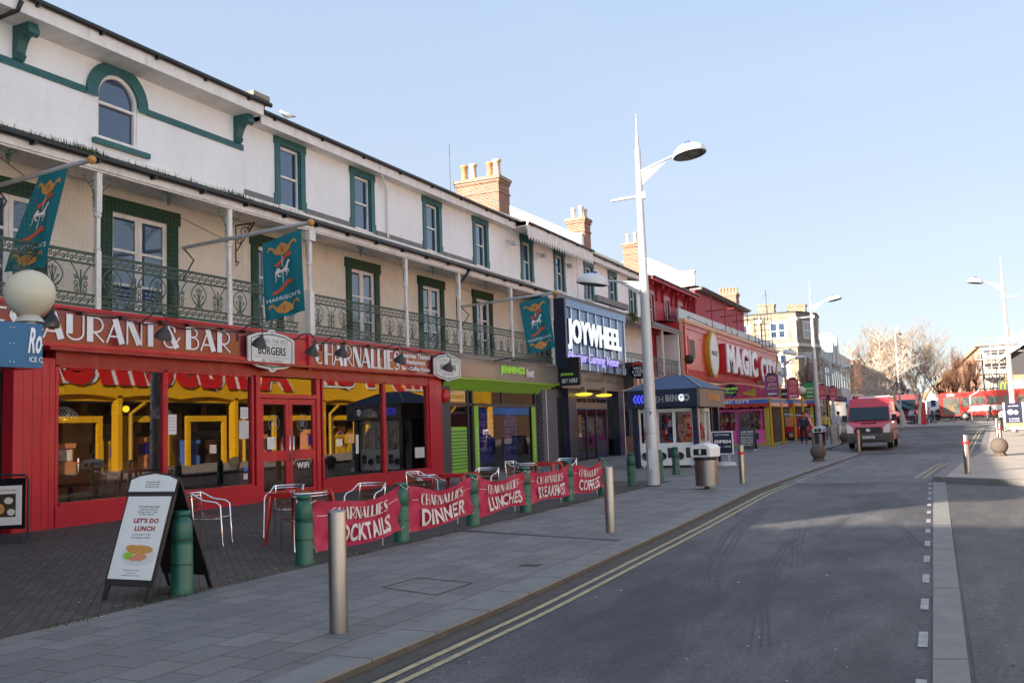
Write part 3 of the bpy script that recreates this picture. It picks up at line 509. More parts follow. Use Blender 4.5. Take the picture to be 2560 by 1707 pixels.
def verandah(par, y0, y1, posts, ends=()):
    r = MB(); r.add([(-15.78, y0, 7.52), (-15.78, y1, 7.52), (WX+.02, y1, 8.2), (WX+.02, y0, 8.2), (-15.78, y0, 7.46), (-15.78, y1, 7.46), (WX+.02, y1, 8.14), (WX+.02, y0, 8.14)], [(0, 1, 2, 3), (4, 7, 6, 5), (0, 4, 5, 1), (0, 3, 7, 4), (1, 5, 6, 2)])
    rf = r.build('verandah_roof', 'moss', par)
    f = MB(); f.box(-15.9, -15.86, y0, y1, 7.3, 7.47); f.box(-15.97, -15.905, y0, y1, ZV-.02, 7.4); f.box(WX+.025, WX+.06, y0, y1, 8.2, 8.28)
    # soffit boards
    f.add([(-15.98, y0, 7.4), (-15.98, y1, 7.4), (WX+.03, y1, 7.5), (WX+.03, y0, 7.5)], [(0, 3, 2, 1)]); f.build('verandah_beam', 'wood_white', rf); 
    fl = MB().box(WX+.01, -15.93, y0, y1, 4.26, ZF-.01); fl.build('balcony_floor', 'lead', par)
    gutter(rf, -15.76, y0, y1, 7.5, 1.5)
    for y in posts:
        c = MB(); c.box(VX-.06, VX+.06, y-.06, y+.06, ZF-.1, 5.6); c.box(VX-.045, VX+.045, y-.045, y+.045, 5.6, 6.35); c.lathe([(.05, 0), (.085, .03), (.085, .08), (.055, .12)], (VX, y, 6.3), 10); c.box(VX-.065, VX+.065, y-.065, y+.065, 6.42, ZV+.02); c.lathe([(.055, 0), (.08, .02), (.06, .06)], (VX, y, 5.62), 10)
        c.build('verandah_post', 'wood_white', par)
        s = MB(); corner_scroll(s, VX, y+.065, ZV-.02, 1); corner_scroll(s, VX, y-.065, ZV-.02, -1); s.build('scroll_bracket', 'iron_green', par)
    ed = sorted(set([y0]+list(posts)+[y1]))
    for a, b in zip(ed, ed[1:]):
        if b-a < .5: continue
        p = MB(); iron_panel(p, VX, a+.07, b-.07, ZF+.02); p.build('railing_panel', 'iron_green', par)
        if b-a > 3:
            s = MB(); c = (a+b)/2; corner_scroll(s, VX, c, ZV-.02, 1, .14); corner_scroll(s, VX, c, ZV-.02, -1, .14); s.build('scroll_bracket', 'iron_green', par)
    n = MB()       # bird netting wires
    y = y0+.1
    while y < min(y1, 26): n.box(-15.935, -15.934, y, y+.0011, ZF+.1, ZV-.03); y += .11
    z = ZF+.15
    while z < ZV: n.box(-15.935, -15.933, y0+.05, min(y1, 26)-.05, z, z+.0011); z += .11
    if y0 < 26: n.build('bird_netting', 'tan', par)
def french(par, y0, y1, ztop=6.95, trim='green_dark', dark=.26):
    X = WX; s = MB(); e = dark
    s.box(X, X+.06, y0-e, y0, ZF, ztop); s.box(X, X+.06, y1, y1+e, ZF, ztop); s.box(X, X+.08, y0-e-.06, y1+e+.06, ztop, ztop+.32)
    d = s.build('french_door', trim, par); f = MB(); xx = X-.1; t = .1; ym = (y0+y1)/2
    for a, b in ((y0, ym-.005), (ym+.005, y1)):
        f.box(xx, xx+.06, a, a+t, ZF, ztop); f.box(xx, xx+.06, b-t, b, ZF, ztop)
        for z, h in ((ZF, .3), (5.25, .06), (6.05, .06), (ztop-.1, .1)): f.box(xx, xx+.06, a+t, b-t, z, z+h)
    f.build('door_frame', 'wood_white', d)
    MB().quad((xx+.03, y0+t, ZF+.2), (xx+.03, y1-t, ZF+.2), (xx+.03, y1-t, ztop-.05), (xx+.03, y0+t, ztop-.05)).build('pane', 'win_glass', d)
def Yof(px, py, X): return onX(px, py, X).y
def Zof(px, py, X): return onX(px, py, X).z

# ---- building 1: end pavilion with the arched window, red restaurant below (y -7 .. 19.75)
BB = -8.6
b1 = thing('terrace_building', 'white rendered pavilion of the terrace with an arched green window above the red restaurant', 'building', (-17, 12, 0), 'buildings of the white and green seaside terrace')
Y1 = 19.75
AW = (14.87, 16.05); AZ0, AZS = 8.6, 9.62     # arched opening
ac = (AW[0]+AW[1])/2; ar = (AW[1]-AW[0])/2
w1 = MB(); holes_wall(w1, WX, BB, Y1, 7.9, 10.6, [(AW[0], AW[1], AZ0, AZS+ar)]); bal = lambda par, y0, y1, hs: (lambda mb: (holes_wall(mb, WX, y0, y1, ZF-.1, 7.9, hs), mb.build('balcony_wall', 'render_cream', par)))(MB()); bal(b1, BB, Y1, [(15.3, 17.0, ZF, 6.95), (12.2, 13.3, ZF, 6.95)])
for i in range(12):      # fill above the arch
    a0, a1 = math.pi*i/12, math.pi*(i+1)/12; q = lambda a, r=ar: (ac-r*math.cos(a), AZS+r*math.sin(a))
    (ya, za), (yb, zb) = q(a0), q(a1); w1.quad((WX, ya, za), (WX, yb, zb), (WX, yb, AZS+ar), (WX, ya, AZS+ar)); w1.quad((WX, ya, za), (WX-.2, ya, za), (WX-.2, yb, zb), (WX, yb, zb))
w1.quad((WX, Y1, 8), (WX-.1, Y1, 8), (WX-.1, Y1, 10.9), (WX, Y1, 10.9))
w1.build('upper_wall', 'render_white', b1)
MB().box(-27, WX-.25, BB, Y1, 4.3, 10.55).build('rear_block', 'render_cream', b1)
roofmesh(b1, BB-.2, Y1+.1, 10.75, X=-16.6)
e = MB(); e.box(-16.72, -16.66, BB, Y1+.02, 10.4, 10.7); e.box(WX, -16.72, BB, Y1, 10.4, 10.46); e.build('eaves_board', 'wood_white', b1)
gutter(b1, -16.6, BB, Y1+.25, 10.74, 1.6)
s = MB(); s.box(WX, WX+.04, BB, AW[0]-.3, 9.52, 9.68); s.box(WX, WX+.04, AW[1]+.3, Y1, 9.52, 9.68); s.build('string_course', 'green_trim', b1)
a = MB()
vs = []; 
for i in range(25):
    t = math.pi*i/24
    for r, x in ((ar, WX-.2), (ar, WX+.07), (ar+.3, WX+.07), (ar+.3, WX)): vs.append((x, ac-r*math.cos(t), AZS-.0+r*math.sin(t)))
a.add(vs, [(i*4+k, i*4+k+1, (i+1)*4+k+1, (i+1)*4+k) for i in range(24) for k in range(3)])
a.add([vs[1], vs[2], (vs[2][0], vs[2][1], 9.52), (vs[1][0], vs[1][1], 9.52)], [(0, 1, 2, 3)]); a.add([vs[-3], vs[-2], (vs[-2][0], vs[-2][1], 9.52), (vs[-3][0], vs[-3][1], 9.52)], [(0, 3, 2, 1)])
aw = a.build('arched_window', 'green_trim', b1); aw['label'] = 'round-headed sash window in a green arch moulding'
MB().box(WX, WX+.12, AW[0]-.12, AW[1]+.32, AZ0-.17, AZ0-.05).build('sill', 'green_trim', aw)
f = MB(); d = WX-.12
vs = []
for i in range(25):
    t = math.pi*i/24
    for r, x in ((ar-.003, d+.1), (ar-.08, d+.1), (ar-.08, d), (ar-.003, d)): vs.append((x, ac-r*math.cos(t), AZS+r*math.sin(t)))
f.add(vs, [(i*4+k, i*4+k+1, (i+1)*4+k+1, (i+1)*4+k) for i in range(24) for k in range(3)])
f.box(d, d+.1, AW[0]+.003, AW[0]+.08, AZ0, AZS); f.box(d, d+.1, AW[1]-.08, AW[1]-.003, AZ0, AZS); f.box(d, d+.1, AW[0]+.08, AW[1]-.08, AZ0, AZ0+.07); f.box(d, d+.12, AW[0]+.08, AW[1]-.08, 9.42, 9.48); f.box(WX-.18, WX+.05, AW[0], AW[1], AZ0-.05, AZ0-.003)
f.build('sash_frame', 'wood_white', aw)
g = MB(); pts = [(d+.03, AW[0]+.05, AZ0), (d+.03, AW[1]-.05, AZ0)]+[(d+.03, ac+(ar-.05)*math.cos(math.pi*i/16), AZS+(ar-.05)*math.sin(math.pi*i/16)) for i in range(17)]
g.add(pts, [tuple(range(len(pts)))]).build('pane', 'win_glass', aw)
for y in (11.9, 12.85, 19.5): m = MB(); bracket(m, WX, y, 10.4, 9.68, .22, .5); m.build('eaves_bracket', 'green_trim', b1)
m = MB(); m.tube([(-16.6, 12.35, 10.6), (-16.65, 12.3, 10.4), (WX+.1, 12.05, 10.15), (WX+.1, 12.05, 8.3), (WX+.25, 12.05, 8.2)], .05, 8)
for z in (9.2,): m.box(WX, WX+.1, 11.95, 12.15, z, z+.03)
m.build('downpipe', 'gutter_black', b1)
french(b1, 15.3, 17.0, 6.95, 'green_dark', .32); french(b1, 12.2, 13.3, 6.8, 'green_dark', .3)
verandah(b1, 5.5, Y1+.6, POSTY[:3])
m = MB()
for y in (18.9, 20.1): pass
for i in range(520):
    y = R_.choice([R_.gauss(12.9, .35), R_.gauss(13.4, .2), R_.gauss(17.6, .25), R_.uniform(11, 20)]); x = R_.uniform(-15.85, -15.7); z = 7.53; h = R_.uniform(.04, .2)
    m.add([(x-.01, y, z), (x+.01, y+.01, z), (x+R_.gauss(0, .05), y+R_.gauss(0, .05), z+h)], [(0, 1, 2)])
m.build('gutter_weeds', 'grass', b1)
p = onY(632, 236, 20.6); chimney(b1, p.x-.3, p.x+.1, 20.5, 21.0, p.z-1, p.z+.03, [])

# ---- building 2: plain part with four sash windows (19.75 .. 36.6)
b2 = thing('terrace_building', 'long white terrace front with four green-framed sash windows and a brick chimney', 'building', (-17, 28, 0), 'buildings of the white and green seaside terrace')
Y2 = 36.6
W2 = [(21.3, 22.25), (25.03, 25.98), (29.6, 30.55), (33.55, 34.5)]
D2 = [(20.3, 21.1), (24.75, 26.1), (29.2, 30.5), (33.4, 34.6)]
m = MB(); holes_wall(m, WX, Y1, Y2, 7.9, 10.5, [(a, b, 8.32, 10.12) for a, b in W2]); m.build('upper_wall', 'render_white', b2); bal(b2, Y1, Y2, [(a, b, ZF, 6.95) for a, b in D2])
MB().box(-27, WX-.25, Y1+.01, Y2, 4.3, 10.4).build('rear_block', 'render_cream', b2)
for a, b in W2: sash(b2, WX, a, b, 8.32, 10.12)
for a, b in D2: french(b2, a, b)
def eaves(par, y0, y1, X=-16.95, z=10.3):
    m = MB(); m.box(X-.05, X, y0, y1, z, z+.28); m.box(WX, X-.05, y0, y1, z+.03, z+.08); m.build('eaves_board', 'wood_white', par); gutter(par, X+.06, y0, y1, z+.33, 2.2)
eaves(b2, Y1+.26, Y2); roofmesh(b2, Y1+.11, Y2, GUT+.02, X=-16.92)
m = MB(); m.tube([(-16.9, 25.9, 10.55), (-16.95, 25.9, 10.4), (WX+.08, 26.9, 10.0), (WX+.08, 26.9, 8.3)], .04, 8); m.build('downpipe', 'white', b2)
m = MB()
for a, b in ((19.8, 21.0), (22.5, 24.75), (26.3, 29.3), (30.9, 33.2)): m.box(WX+.001, WX+.05, a, b, 8.28, 8.45)
m.build('lead_flashing', 'lead', b2)
verandah(b2, Y1+.61, 38.0, POSTY[3:8])
m = MB(); m.box(VX-.1, VX+.1, 20.7, 20.9, ZF, 5.6); m.box(VX-.14, VX+.14, 20.66, 20.94, 7.0, 7.3); m.build('verandah_post', 'wood_white', b2)
m = MB(); m.tube([(-15.8, 29.9, 7.4), (-15.95, 29.75, 7.1), (VX-.1, 29.5, 6.8), (VX-.1, 29.5, 4.6)], .05, 8); m.build('downpipe', 'gutter_black', b2)
chimney(b2, -19.9, -17.75, 36.65, 37.75, 10.8, 12.86, [(-19.6, 36.95, .75, .17), (-19.15, 36.95, .75, .19), (-18.3, 36.95, .72, .17), (-17.95, 36.95, .78, .2)], ('terracotta', 'pot_buff'))
m = MB(); m.tube([(-20.05, 36.4, 11.5), (-20.05, 36.4, 14.6)], .015, 5)
for i in range(5): m.tube([(-20.05, 36.3, 11.7+i*.1), (-19.9, 36.5, 11.7+i*.1)], .02, 5)
m.build('aerial', 'gutter_black', b2)
# ---- building 3: scalloped valance (36.6 .. 44.9)
b3 = thing('terrace_building', 'white terrace front under a scalloped timber eaves valance with three wall floodlights', 'building', (-17, 41, 0), 'buildings of the white and green seaside terrace')
Y3 = 44.9; m = MB(); W3 = [(38.15, 39.1), (42.0, 43.0)]
D4 = [(48.4, 50.2)]
holes_wall(m, WX, Y2, Y3, 7.9, 10.5, [(a, b, 8.3, 10.1) for a, b in W3]); m.build('upper_wall', 'render_white', b3); bal(b3, Y2, Y3, [])
MB().box(-27, WX-.25, Y2+.01, Y3, 4.3, 10.4).build('rear_block', 'render_cream', b3)
for a, b in W3: sash(b3, WX, a, b, 8.3, 10.1, glass='curtain' if 0 else 'win_glass')
m = MB(); m.box(-16.5, -16.44, Y2+.1, Y3-.1, 10.28, 10.5); m.box(WX, -16.5, Y2+.1, Y3-.1, 10.4, 10.45); m.build('eaves_board', 'wood_white', b3)
m = MB(); y = Y2+.12
while y < Y3-.2:
    m.prism([(y, 10.3), (y+.28, 10.3), (y+.28, 10.05), (y+.2, 9.92), (y+.14, 9.82), (y+.08, 9.92), (y, 10.05)], lambda a, b, t: Vector((-16.46+t, a, b)), 0, .03); y += .3
m.build('scalloped_valance', 'wood_white', b3); gutter(b3, -16.4, Y2+.05, Y3-.05, 10.56)
roofmesh(b3, Y2+.01, Y3, 10.6, X=-16.45, rise=2.3)
for px, py in ((1283, 606), (1358, 638), (1424, 663)):
    p = onX(px, py, WX+.35); m = MB(); m.tube([(WX, p.y, p.z+.15), (WX+.3, p.y, p.z)], .03, 6); m.box(WX+.25, WX+.5, p.y-.14, p.y+.14, p.z-.12, p.z+.05); m.build('floodlight', 'pole_grey', b3)
def party(par, y, ze, kneel=.9, zr=None, t=.35, X=-16.95):
    zr = zr or ze+2.15; m = MB(); prof = [(X, ze-1.0), (X, ze), (X-kneel, ze+.02), (-21.4, zr), (-26, zr-2.6), (-26, ze-1.5)]
    m.prism(prof, lambda a, b, q: Vector((a, y+q, b)), 0, t); w_ = m.build('party_wall', 'render_white', par)
    c = MB(); c.prism([(X+.08, ze+.002), (X+.08, ze+.1), (X-kneel, ze+.12), (-21.4, zr+.1), (-21.4, zr+.002), (X-kneel, ze+.022)], lambda a, b, q: Vector((a, y+q, b)), -.05, t+.05); c.build('coping', 'offwhite', w_)
party(b3, 44.6, 11.45, .35, 13.65)
chimney(b3, -17.95, -17.0, 45.2, 46.1, 10.7, 12.5, [(-17.7, 45.5, .6, .14), (-17.25, 45.5, .66, .14), (-17.15, 45.85, .55, .12)], ('pot_white',))
# ---- building 4: (45 .. 56)
b4 = thing('terrace_building', 'white terrace front with three blue-green framed windows above the mirrored gaming sign', 'building', (-17, 50, 0), 'buildings of the white and green seaside terrace')
Y4 = 56.0; W4 = [(46.1, 47.1), (49.9, 50.9), (53.5, 54.5)]
m = MB(); holes_wall(m, WX, Y3+.05, Y4, 4.0, 10.6, [(a, b, 8.3, 10.1) for a, b in W4]+[(48.4, 50.0, ZF, 6.9)]); m.build('upper_wall', 'render_white', b4)
MB().box(-27, WX-.25, Y3+.06, Y4, 4.3, 10.5).build('rear_block', 'render_cream', b4)
for a, b in W4: sash(b4, WX, a, b, 8.3, 10.1)
french(b4, 48.4, 50.0); eaves(b4, Y3+.3, Y4, z=10.33); roofmesh(b4, Y3+.06, Y4, GUT+.05, X=-16.92)
m = MB(); m.add([(-15.75, 38.0, 7.5), (-15.75, 58.6, 7.5), (WX, 58.6, 8.2), (WX, 38.0, 8.2)], [(0, 1, 2, 3)]); m.box(-15.85, -15.75, 38, 58.6, 7.3, 7.5); rf = m.build('verandah_roof', 'lead', b4)
MB().box(-15.9, -15.86, 47.2, 58.6, 7.25, 7.45).build('verandah_beam', 'wood_white', rf)
MB().box(WX+.01, -15.93, 47.2, 58.6, 4.26, ZF-.01).build('balcony_floor', 'lead', b4)
for a, b in ((47.3, 51.2), (51.3, 55.1), (55.2, 58.5)): p = MB(); iron_panel(p, VX, a, b, ZF+.02); p.build('railing_panel', 'iron_green', b4)
for y in (51.25, 55.15): MB().box(VX-.05, VX+.05, y-.05, y+.05, ZF, 7.3).build('verandah_post', 'wood_white', b4)
MB().box(WX+.05, -15.9, 58.4, 58.6, 4.4, 7.3).build('verandah_end_wall', 'white', b4)
m = MB()
for i in range(500):
    y = R_.choice([R_.gauss(48.7, .35), R_.gauss(51.2, .3)]); x = R_.uniform(-15.95, -15.6); h = R_.uniform(-.45, .35); m.add([(x-.02, y, 7.5), (x+.02, y+.02, 7.5), (x+R_.gauss(0, .15), y+R_.gauss(0, .2), 7.5+h)], [(0, 1, 2)])
m.build('gutter_weeds', 'grass', b4)
m = MB().box(-15.95, -15.7, 43.2, 48.0, 7.75, 8.05); m.build('lead_flashing', 'lead', b4)
chimney(b4, -18.35, -17.35, 55.5, 56.3, 10.7, 12.95, [(-18.1, 55.8, .6, .13), (-17.6, 55.8, .66, .13)], ('pot_white',))
# ---- building 5: red house with eaves brackets (56 .. 67.6)
b5 = thing('red_house', 'red painted house with scrolled eaves brackets, sash windows and a tall white gable wall', 'building', (-17, 62, 0))
m = MB(); W5 = [(57.3, 58.3), (60.9, 61.9), (64.4, 65.4)]; holes_wall(m, WX, Y4+.05, 67.6, 4, 10.7, [(a, b, 8.0, 9.9) for a, b in W5]); m.build('upper_wall', 'red_wall', b5)
for a, b in W5: sash(b5, WX, a, b, 8.0, 9.9, ears=False, trim='red_dark')
MB().box(-27, WX-.25, Y4+.06, 67.6, 0, 10.5).build('rear_block', 'render_cream', b5)
for y in (56.6, 58.9, 60.3, 62.5, 63.7, 65.8, 66.9, 67.4): m = MB(); bracket(m, WX, y, 10.6, 9.6, .16, .55); m.build('eaves_bracket', 'red_wall', b5)
m = MB(); m.box(-16.8, -16.72, Y4+.1, 67.6, 10.6, 10.8); m.box(WX, -16.8, Y4+.1, 67.6, 10.65, 10.7); m.build('eaves_board', 'red_wall', b5); gutter(b5, -16.68, Y4+.1, 67.6, 10.86)
roofmesh(b5, Y4+.06, 67.6, 10.85, X=-16.75)
party(b5, 67.3, 12.65, 1.0, 14.55, X=-16.9)
m = MB().box(WX, WX+.4, 61.6, 62.5, 7.9, 8.6); m.build('air_conditioner', 'offwhite', b5)
m = MB(); m.add([(-16.3, 58.6, 8.2), (-16.3, 68, 8.3), (WX, 68, 8.5), (WX, 58.6, 8.3)], [(0, 1, 2, 3)]); m.build('flat_roof', 'slate', b5)
# ---- building 6: pink building with raking eaves (67.7 .. 85)
b6 = thing('pink_building', 'tall crimson building with a long grey gutter and steel railings on its flat roof', 'building', (-18, 76, 0))
m = MB().box(-27, -17, 67.66, 85, 0, 11.3); m.build('wall', 'pink_wall', b6)
m = MB(); m.box(-17.4, -16.5, 67.7, 85.4, 11.35, 11.55); m.add([(-16.5, 67.7, 11.56), (-16.5, 85.4, 11.56), (-22, 85.4, 13), (-22, 67.7, 13)], [(0, 1, 2, 3)]); m.build('roof', 'lead', b6)
gutter(b6, -16.42, 67.7, 85.4, 11.5)
m = MB()
for y in (70.5, 75, 79.5, 84): m.tube([(-16.5, y, 7.9), (-16.5, y, 11.2)], .04, 5)
for y in (70.5, 75, 79.5): m.tube([(-16.9, y, 10), (-14.8, y, 10.1)], .04, 5)
m.tube([(-16.5, 73, 8.0), (-16.5, 76, 9.6), (-16.5, 79, 8.0)], .035, 5); m.build('roof_frame', 'red_dark', b6)
chimney(b6, -19, -17.4, 84, 85.3, 11.5, 13.1, [(-18.9+i*.3, 84.6, .55, .13) for i in range(6)], ('terracotta',))
m = MB()
for k in range(6): m.tube([(-16.2+k*.3, 85.6, 8), (-16.2+k*.3, 85.6, 11)], .03, 4); m.tube([(-16.3, 85.6, 8.2+k*.5), (-14.7, 85.6, 8.2+k*.5)], .03, 4)
m.build('roof_ladder', 'gutter_black', b6)
# unseen blocks added left of the camera, shaped to throw the long shade over the street
bx = thing('terrace_building', 'unseen white block added beyond the left edge of the view to shade the street', 'building', (-19, -24, 0))
MB().box(-22, -16.9, -60, -17.5, 0, 12.1).build('wall', 'render_white', bx); chimney(bx, -18.5, -17.5, -20, -18.5, 12, 14.0, [])


bl = thing('low_shade_block', 'unseen low block added in the terrace gap to keep low sun off the pavement', 'building', (-19, -13, 0))  # added block closing the lower part of the gap against the sun
MB().box(-24, -17.0, -17.4, -8.7, 0, 8.7).build('wall', 'render_cream', bl)
# ============================================================ SHOPFRONTS
rf_ = thing('restaurant_front', 'red painted restaurant shopfront with large plate windows and glazed double doors', 'shopfront', (-16, 20, 0))
def pane(par, X, y0, y1, z0, z1, m='shop_glass', name='pane'):
    return MB().quad((X, y0, z0), (X, y1, z0), (X, y1, z1), (X, y0, z1)).build(name, m, par)
S = VX   # -16
m = MB(); m.box(S-.3, S, 11.85, 12.75, 0, 3.3); m.box(S-.25, S+.02, 27.15, 27.95, 0, 3.5); m.build('pilaster', 'red_paint', rf_)
m = MB()
for y in (12.05, 12.25, 12.45, 12.62, 27.3, 27.5, 27.7, 27.85): m.box(S+.001 if y < 20 else S+.021, S+.004 if y < 20 else S+.024, y, y+.012, .05, 3.2)
m.build('pilaster_grooves', 'red_dark', rf_)
m = MB(); m.box(S-.3, S+.03, 12.76, 18.6, 0, .42); m.box(S-.3, S+.03, 21.25, 27.14, 0, .38); m.build('stall_riser', 'red_paint', rf_)
m = MB()
for z in (.08, .16, .24, .32): m.box(S+.031, S+.034, 12.76, 18.6, z, z+.008); m.box(S+.031, S+.034, 21.25, 27.14, z, z+.008)
m.build('riser_boards', 'red_dark', rf_)
m = MB(); m.box(S-.3, S+.0, 12.76, 27.14, 3.18, 3.48); m.box(S-.3, S+.3, 12.4, 27.14, 3.44, 3.5); m.build('header', 'red_dark', rf_)
wins = [(12.85, 15.55, .47, 3.15), (15.68, 18.45, .47, 3.15), (21.4, 24.4, .43, 3.15), (24.55, 27.05, .43, 3.15)]
for a, b, c, d in wins:
    f = MB(); t = .07
    f.box(S-.14, S-.02, a-t, a, c-t, d); f.box(S-.14, S-.02, b, b+t, c-t, d); f.box(S-.14, S+.05, a, b, c-.05, c); f.box(S-.14, S-.02, a, b, d-.01, d+.03)
    wn = f.build('window', 'red_paint', rf_); pane(wn, S-.09, a, b, c, d)
d0, d1 = 18.75, 21.05
f = MB(); f.box(S-.14, S+.0, d0-.16, d0, 0, 3.17); f.box(S-.14, S+.0, d1, d1+.16, 0, 3.17); f.box(S-.14, S+.0, d0, d1, 2.62, 2.72); fr = f.build('door_surround', 'red_paint', rf_); pane(fr, S-.09, d0, d1, 2.73, 3.15)
dm = (d0+d1)/2
for k, (a, b) in enumerate(((d0+.01, dm-.008), (dm+.008, d1-.01))):
    f = MB(); t = .13
    f.box(S-.1, S-.03, a, a+t, .02, 2.6); f.box(S-.1, S-.03, b-t, b, .02, 2.6)
    for z, h in ((.02, .22), (1.0, .26), (2.46, .14)): f.box(S-.1, S-.03, a+t, b-t, z, z+h)
    dr = f.build('door', 'red_paint', rf_); pane(dr, S-.065, a+t, b-t, .24, 1.0); pane(dr, S-.065, a+t, b-t, 1.26, 2.46)
    h = MB(); yh = b-.07 if k == 0 else a+.07; h.tube([(S-.03, yh, .98), (S+.05, yh, .98), (S+.05, yh, 1.62), (S-.03, yh, 1.62)], .018, 8); h.build('handle', 'chrome', dr)
    if k == 1:
        q = XP(S-.062, a+.25, b-.2, .7, .98); n = MB(); n.add([q(u, v) for u, v in [(.5+.5*(abs(math.cos(t))**.5)*(1 if math.cos(t) > 0 else -1), .5+.5*(abs(math.sin(t))**.6)*(1 if math.sin(t) > 0 else -1)) for t in [i*math.pi/16 for i in range(32)]]], [tuple(range(32))]); wf = n.build('wifi_sticker', 'black', dr)
        MB().text('WiFi', sub(q, .12, .22, .88, .78), bold=.03, depth=.003).build('lettering', 'white_letter', wf)
    else:
        q = XP(S-.062, a+.3, a+.62, 1.3, 1.62); MB().add([q(0, 0), q(1, 0), q(1, 1), q(0, 1)], [(0, 1, 2, 3)]).build('notice', 'paper', dr)
    q = lambda u, v, t=0, c=(a+b)/2: Vector((S-.06+t, c+.3*(u-.5), 1.98+.3*(v-.5))); n = MB()
    n.ribbon([(.5+.7*math.cos(t*math.pi/12), .5+.7*math.sin(t*math.pi/12)) for t in range(25)], .04, q)
    for z in (.75, .55, .38, .2): n.ribbon([(.15, z), (.85, z)], .07, q, .001)
    n.build('door_decal', 'grey_letter', dr)
for y0, y1, z0, z1, mm in ((15.75, 16.0, 1.75, 2.2, 'paper'), (18.1, 18.38, 2.1, 2.38, 'paper'), (18.05, 18.4, 1.6, 2.05, 'offwhite'), (18.2, 18.34, .6, .74, 'paper'), (18.2, 18.34, .8, .9, 'royal'), (23.0, 23.14, 1.05, 1.6, 'paper'), (26.3, 26.9, .78, 1.12, 'offwhite')):
    n = MB().quad((S-.085, y0, z0), (S-.085, y1, z0), (S-.085, y1, z1), (S-.085, y0, z1)); nt_ = n.build('window_notice', mm, rf_)
    if mm == 'paper': k = MB(); [k.box(S-.0845, S-.084, y0+.03, y1-.03, z0+(z1-z0)*v, z0+(z1-z0)*v+.012) for v in (.2, .35, .5, .65, .8)]; k.build('print', 'grey_letter', nt_)
# room behind the glass
m = MB(); m.add([(S-.3, 12.5, 0), (S-.3, 27.2, 0), (-20.5, 27.2, 0), (-20.5, 12.5, 0)], [(0, 1, 2, 3)]); m.build('dining_floor', 'interior_floor', rf_)
m = MB(); m.box(-27, -20.6, -8, 60, 0, 4.29); m.box(-20.5, -16.4, -8, 12.4, 0, 4.2); m.quad((-20.5, 12.5, 0), (-20.5, 27.2, 0), (-20.5, 27.2, 3.4), (-20.5, 12.5, 3.4)); m.quad((S-.31, 12.5, 0), (-20.5, 12.5, 0), (-20.5, 12.5, 3.4), (S-.31, 12.5, 3.4)); m.quad((S-.31, 27.2, 0), (-20.5, 27.2, 0), (-20.5, 27.2, 3.4), (S-.31, 27.2, 3.4)); m.quad((S-.31, 12.5, 3.4), (-20.5, 12.5, 3.4), (-20.5, 27.2, 3.4), (S-.31, 27.2, 3.4)); m.build('dining_room', 'interior', rf_)
m = MB(); [m.box(-20.4, -20.3, y, y+.9, .9, 2.4) for y in (13.5, 16.4, 19.5, 22.7, 25.2)]; m.build('wall_pictures', 'interior_warm', rf_)
for b_ in ('rear_block',): pass
for i, y in enumerate((13.9, 16.6, 19.6, 22.6, 25.3)):
    l = thing('pendant_lamp', ['chequered pendant lamp behind the left restaurant window', 'chequered pendant lamp behind the second restaurant window', 'chequered pendant lamp behind the restaurant doors', 'chequered pendant lamp behind the third restaurant window', 'chequered pendant lamp behind the right-hand restaurant window'][i], 'pendant lamp', (-17.2, y, 2.15), 'pendant lamps inside the restaurant')
    MB().lathe([(.3, 0), (.28, .1), (.2, .2), (.08, .26), (.02, .27)], (-17.2, y, 2.15), 20).build('lamp_shade', 'checker', l); MB().tube([(-17.2, y, 2.4), (-17.2, y, 3.38)], .01, 5).build('cord', 'black', l)
# a lit bar at the back of the room
m = MB(); m.box(-20.3, -19.6, 14.5, 18.5, 0, 1.1); m.box(-20.3, -19.6, 22, 26, 0, 1.1); m.build('bar_counter', 'wood_box', rf_)
m = MB(); [m.box(-20.45, -20.2, 13+i*.35, 13.22+i*.35, 1.35+.5*(i % 3), 1.62+.5*(i % 3)) for i in range(38) if i % 5]; m.build('bottles', 'toy_brown', rf_)
for i, (y, z) in enumerate(((14.6, 2.5), (16.3, 2.3), (18.2, 2.5), (23, 2.4), (24.9, 2.5))):
    wl = thing('wall_light', ['small warm wall light at the back of the restaurant, leftmost', 'small warm wall light above the back bar, second', 'small warm wall light at the back between the second window and doors', 'small warm wall light seen through the third window', 'small warm wall light seen through the right-hand window'][i], 'wall light', (-20.1, y, z), 'warm wall lights inside the restaurant'); MB().ball((-20.1, y, z), .09, 10).build('bulb', 'lamp_yellow', wl); MB().bar((-20.5, y, z-.1), (-20.1, y, z-.1), .03).build('bracket', 'black', wl)
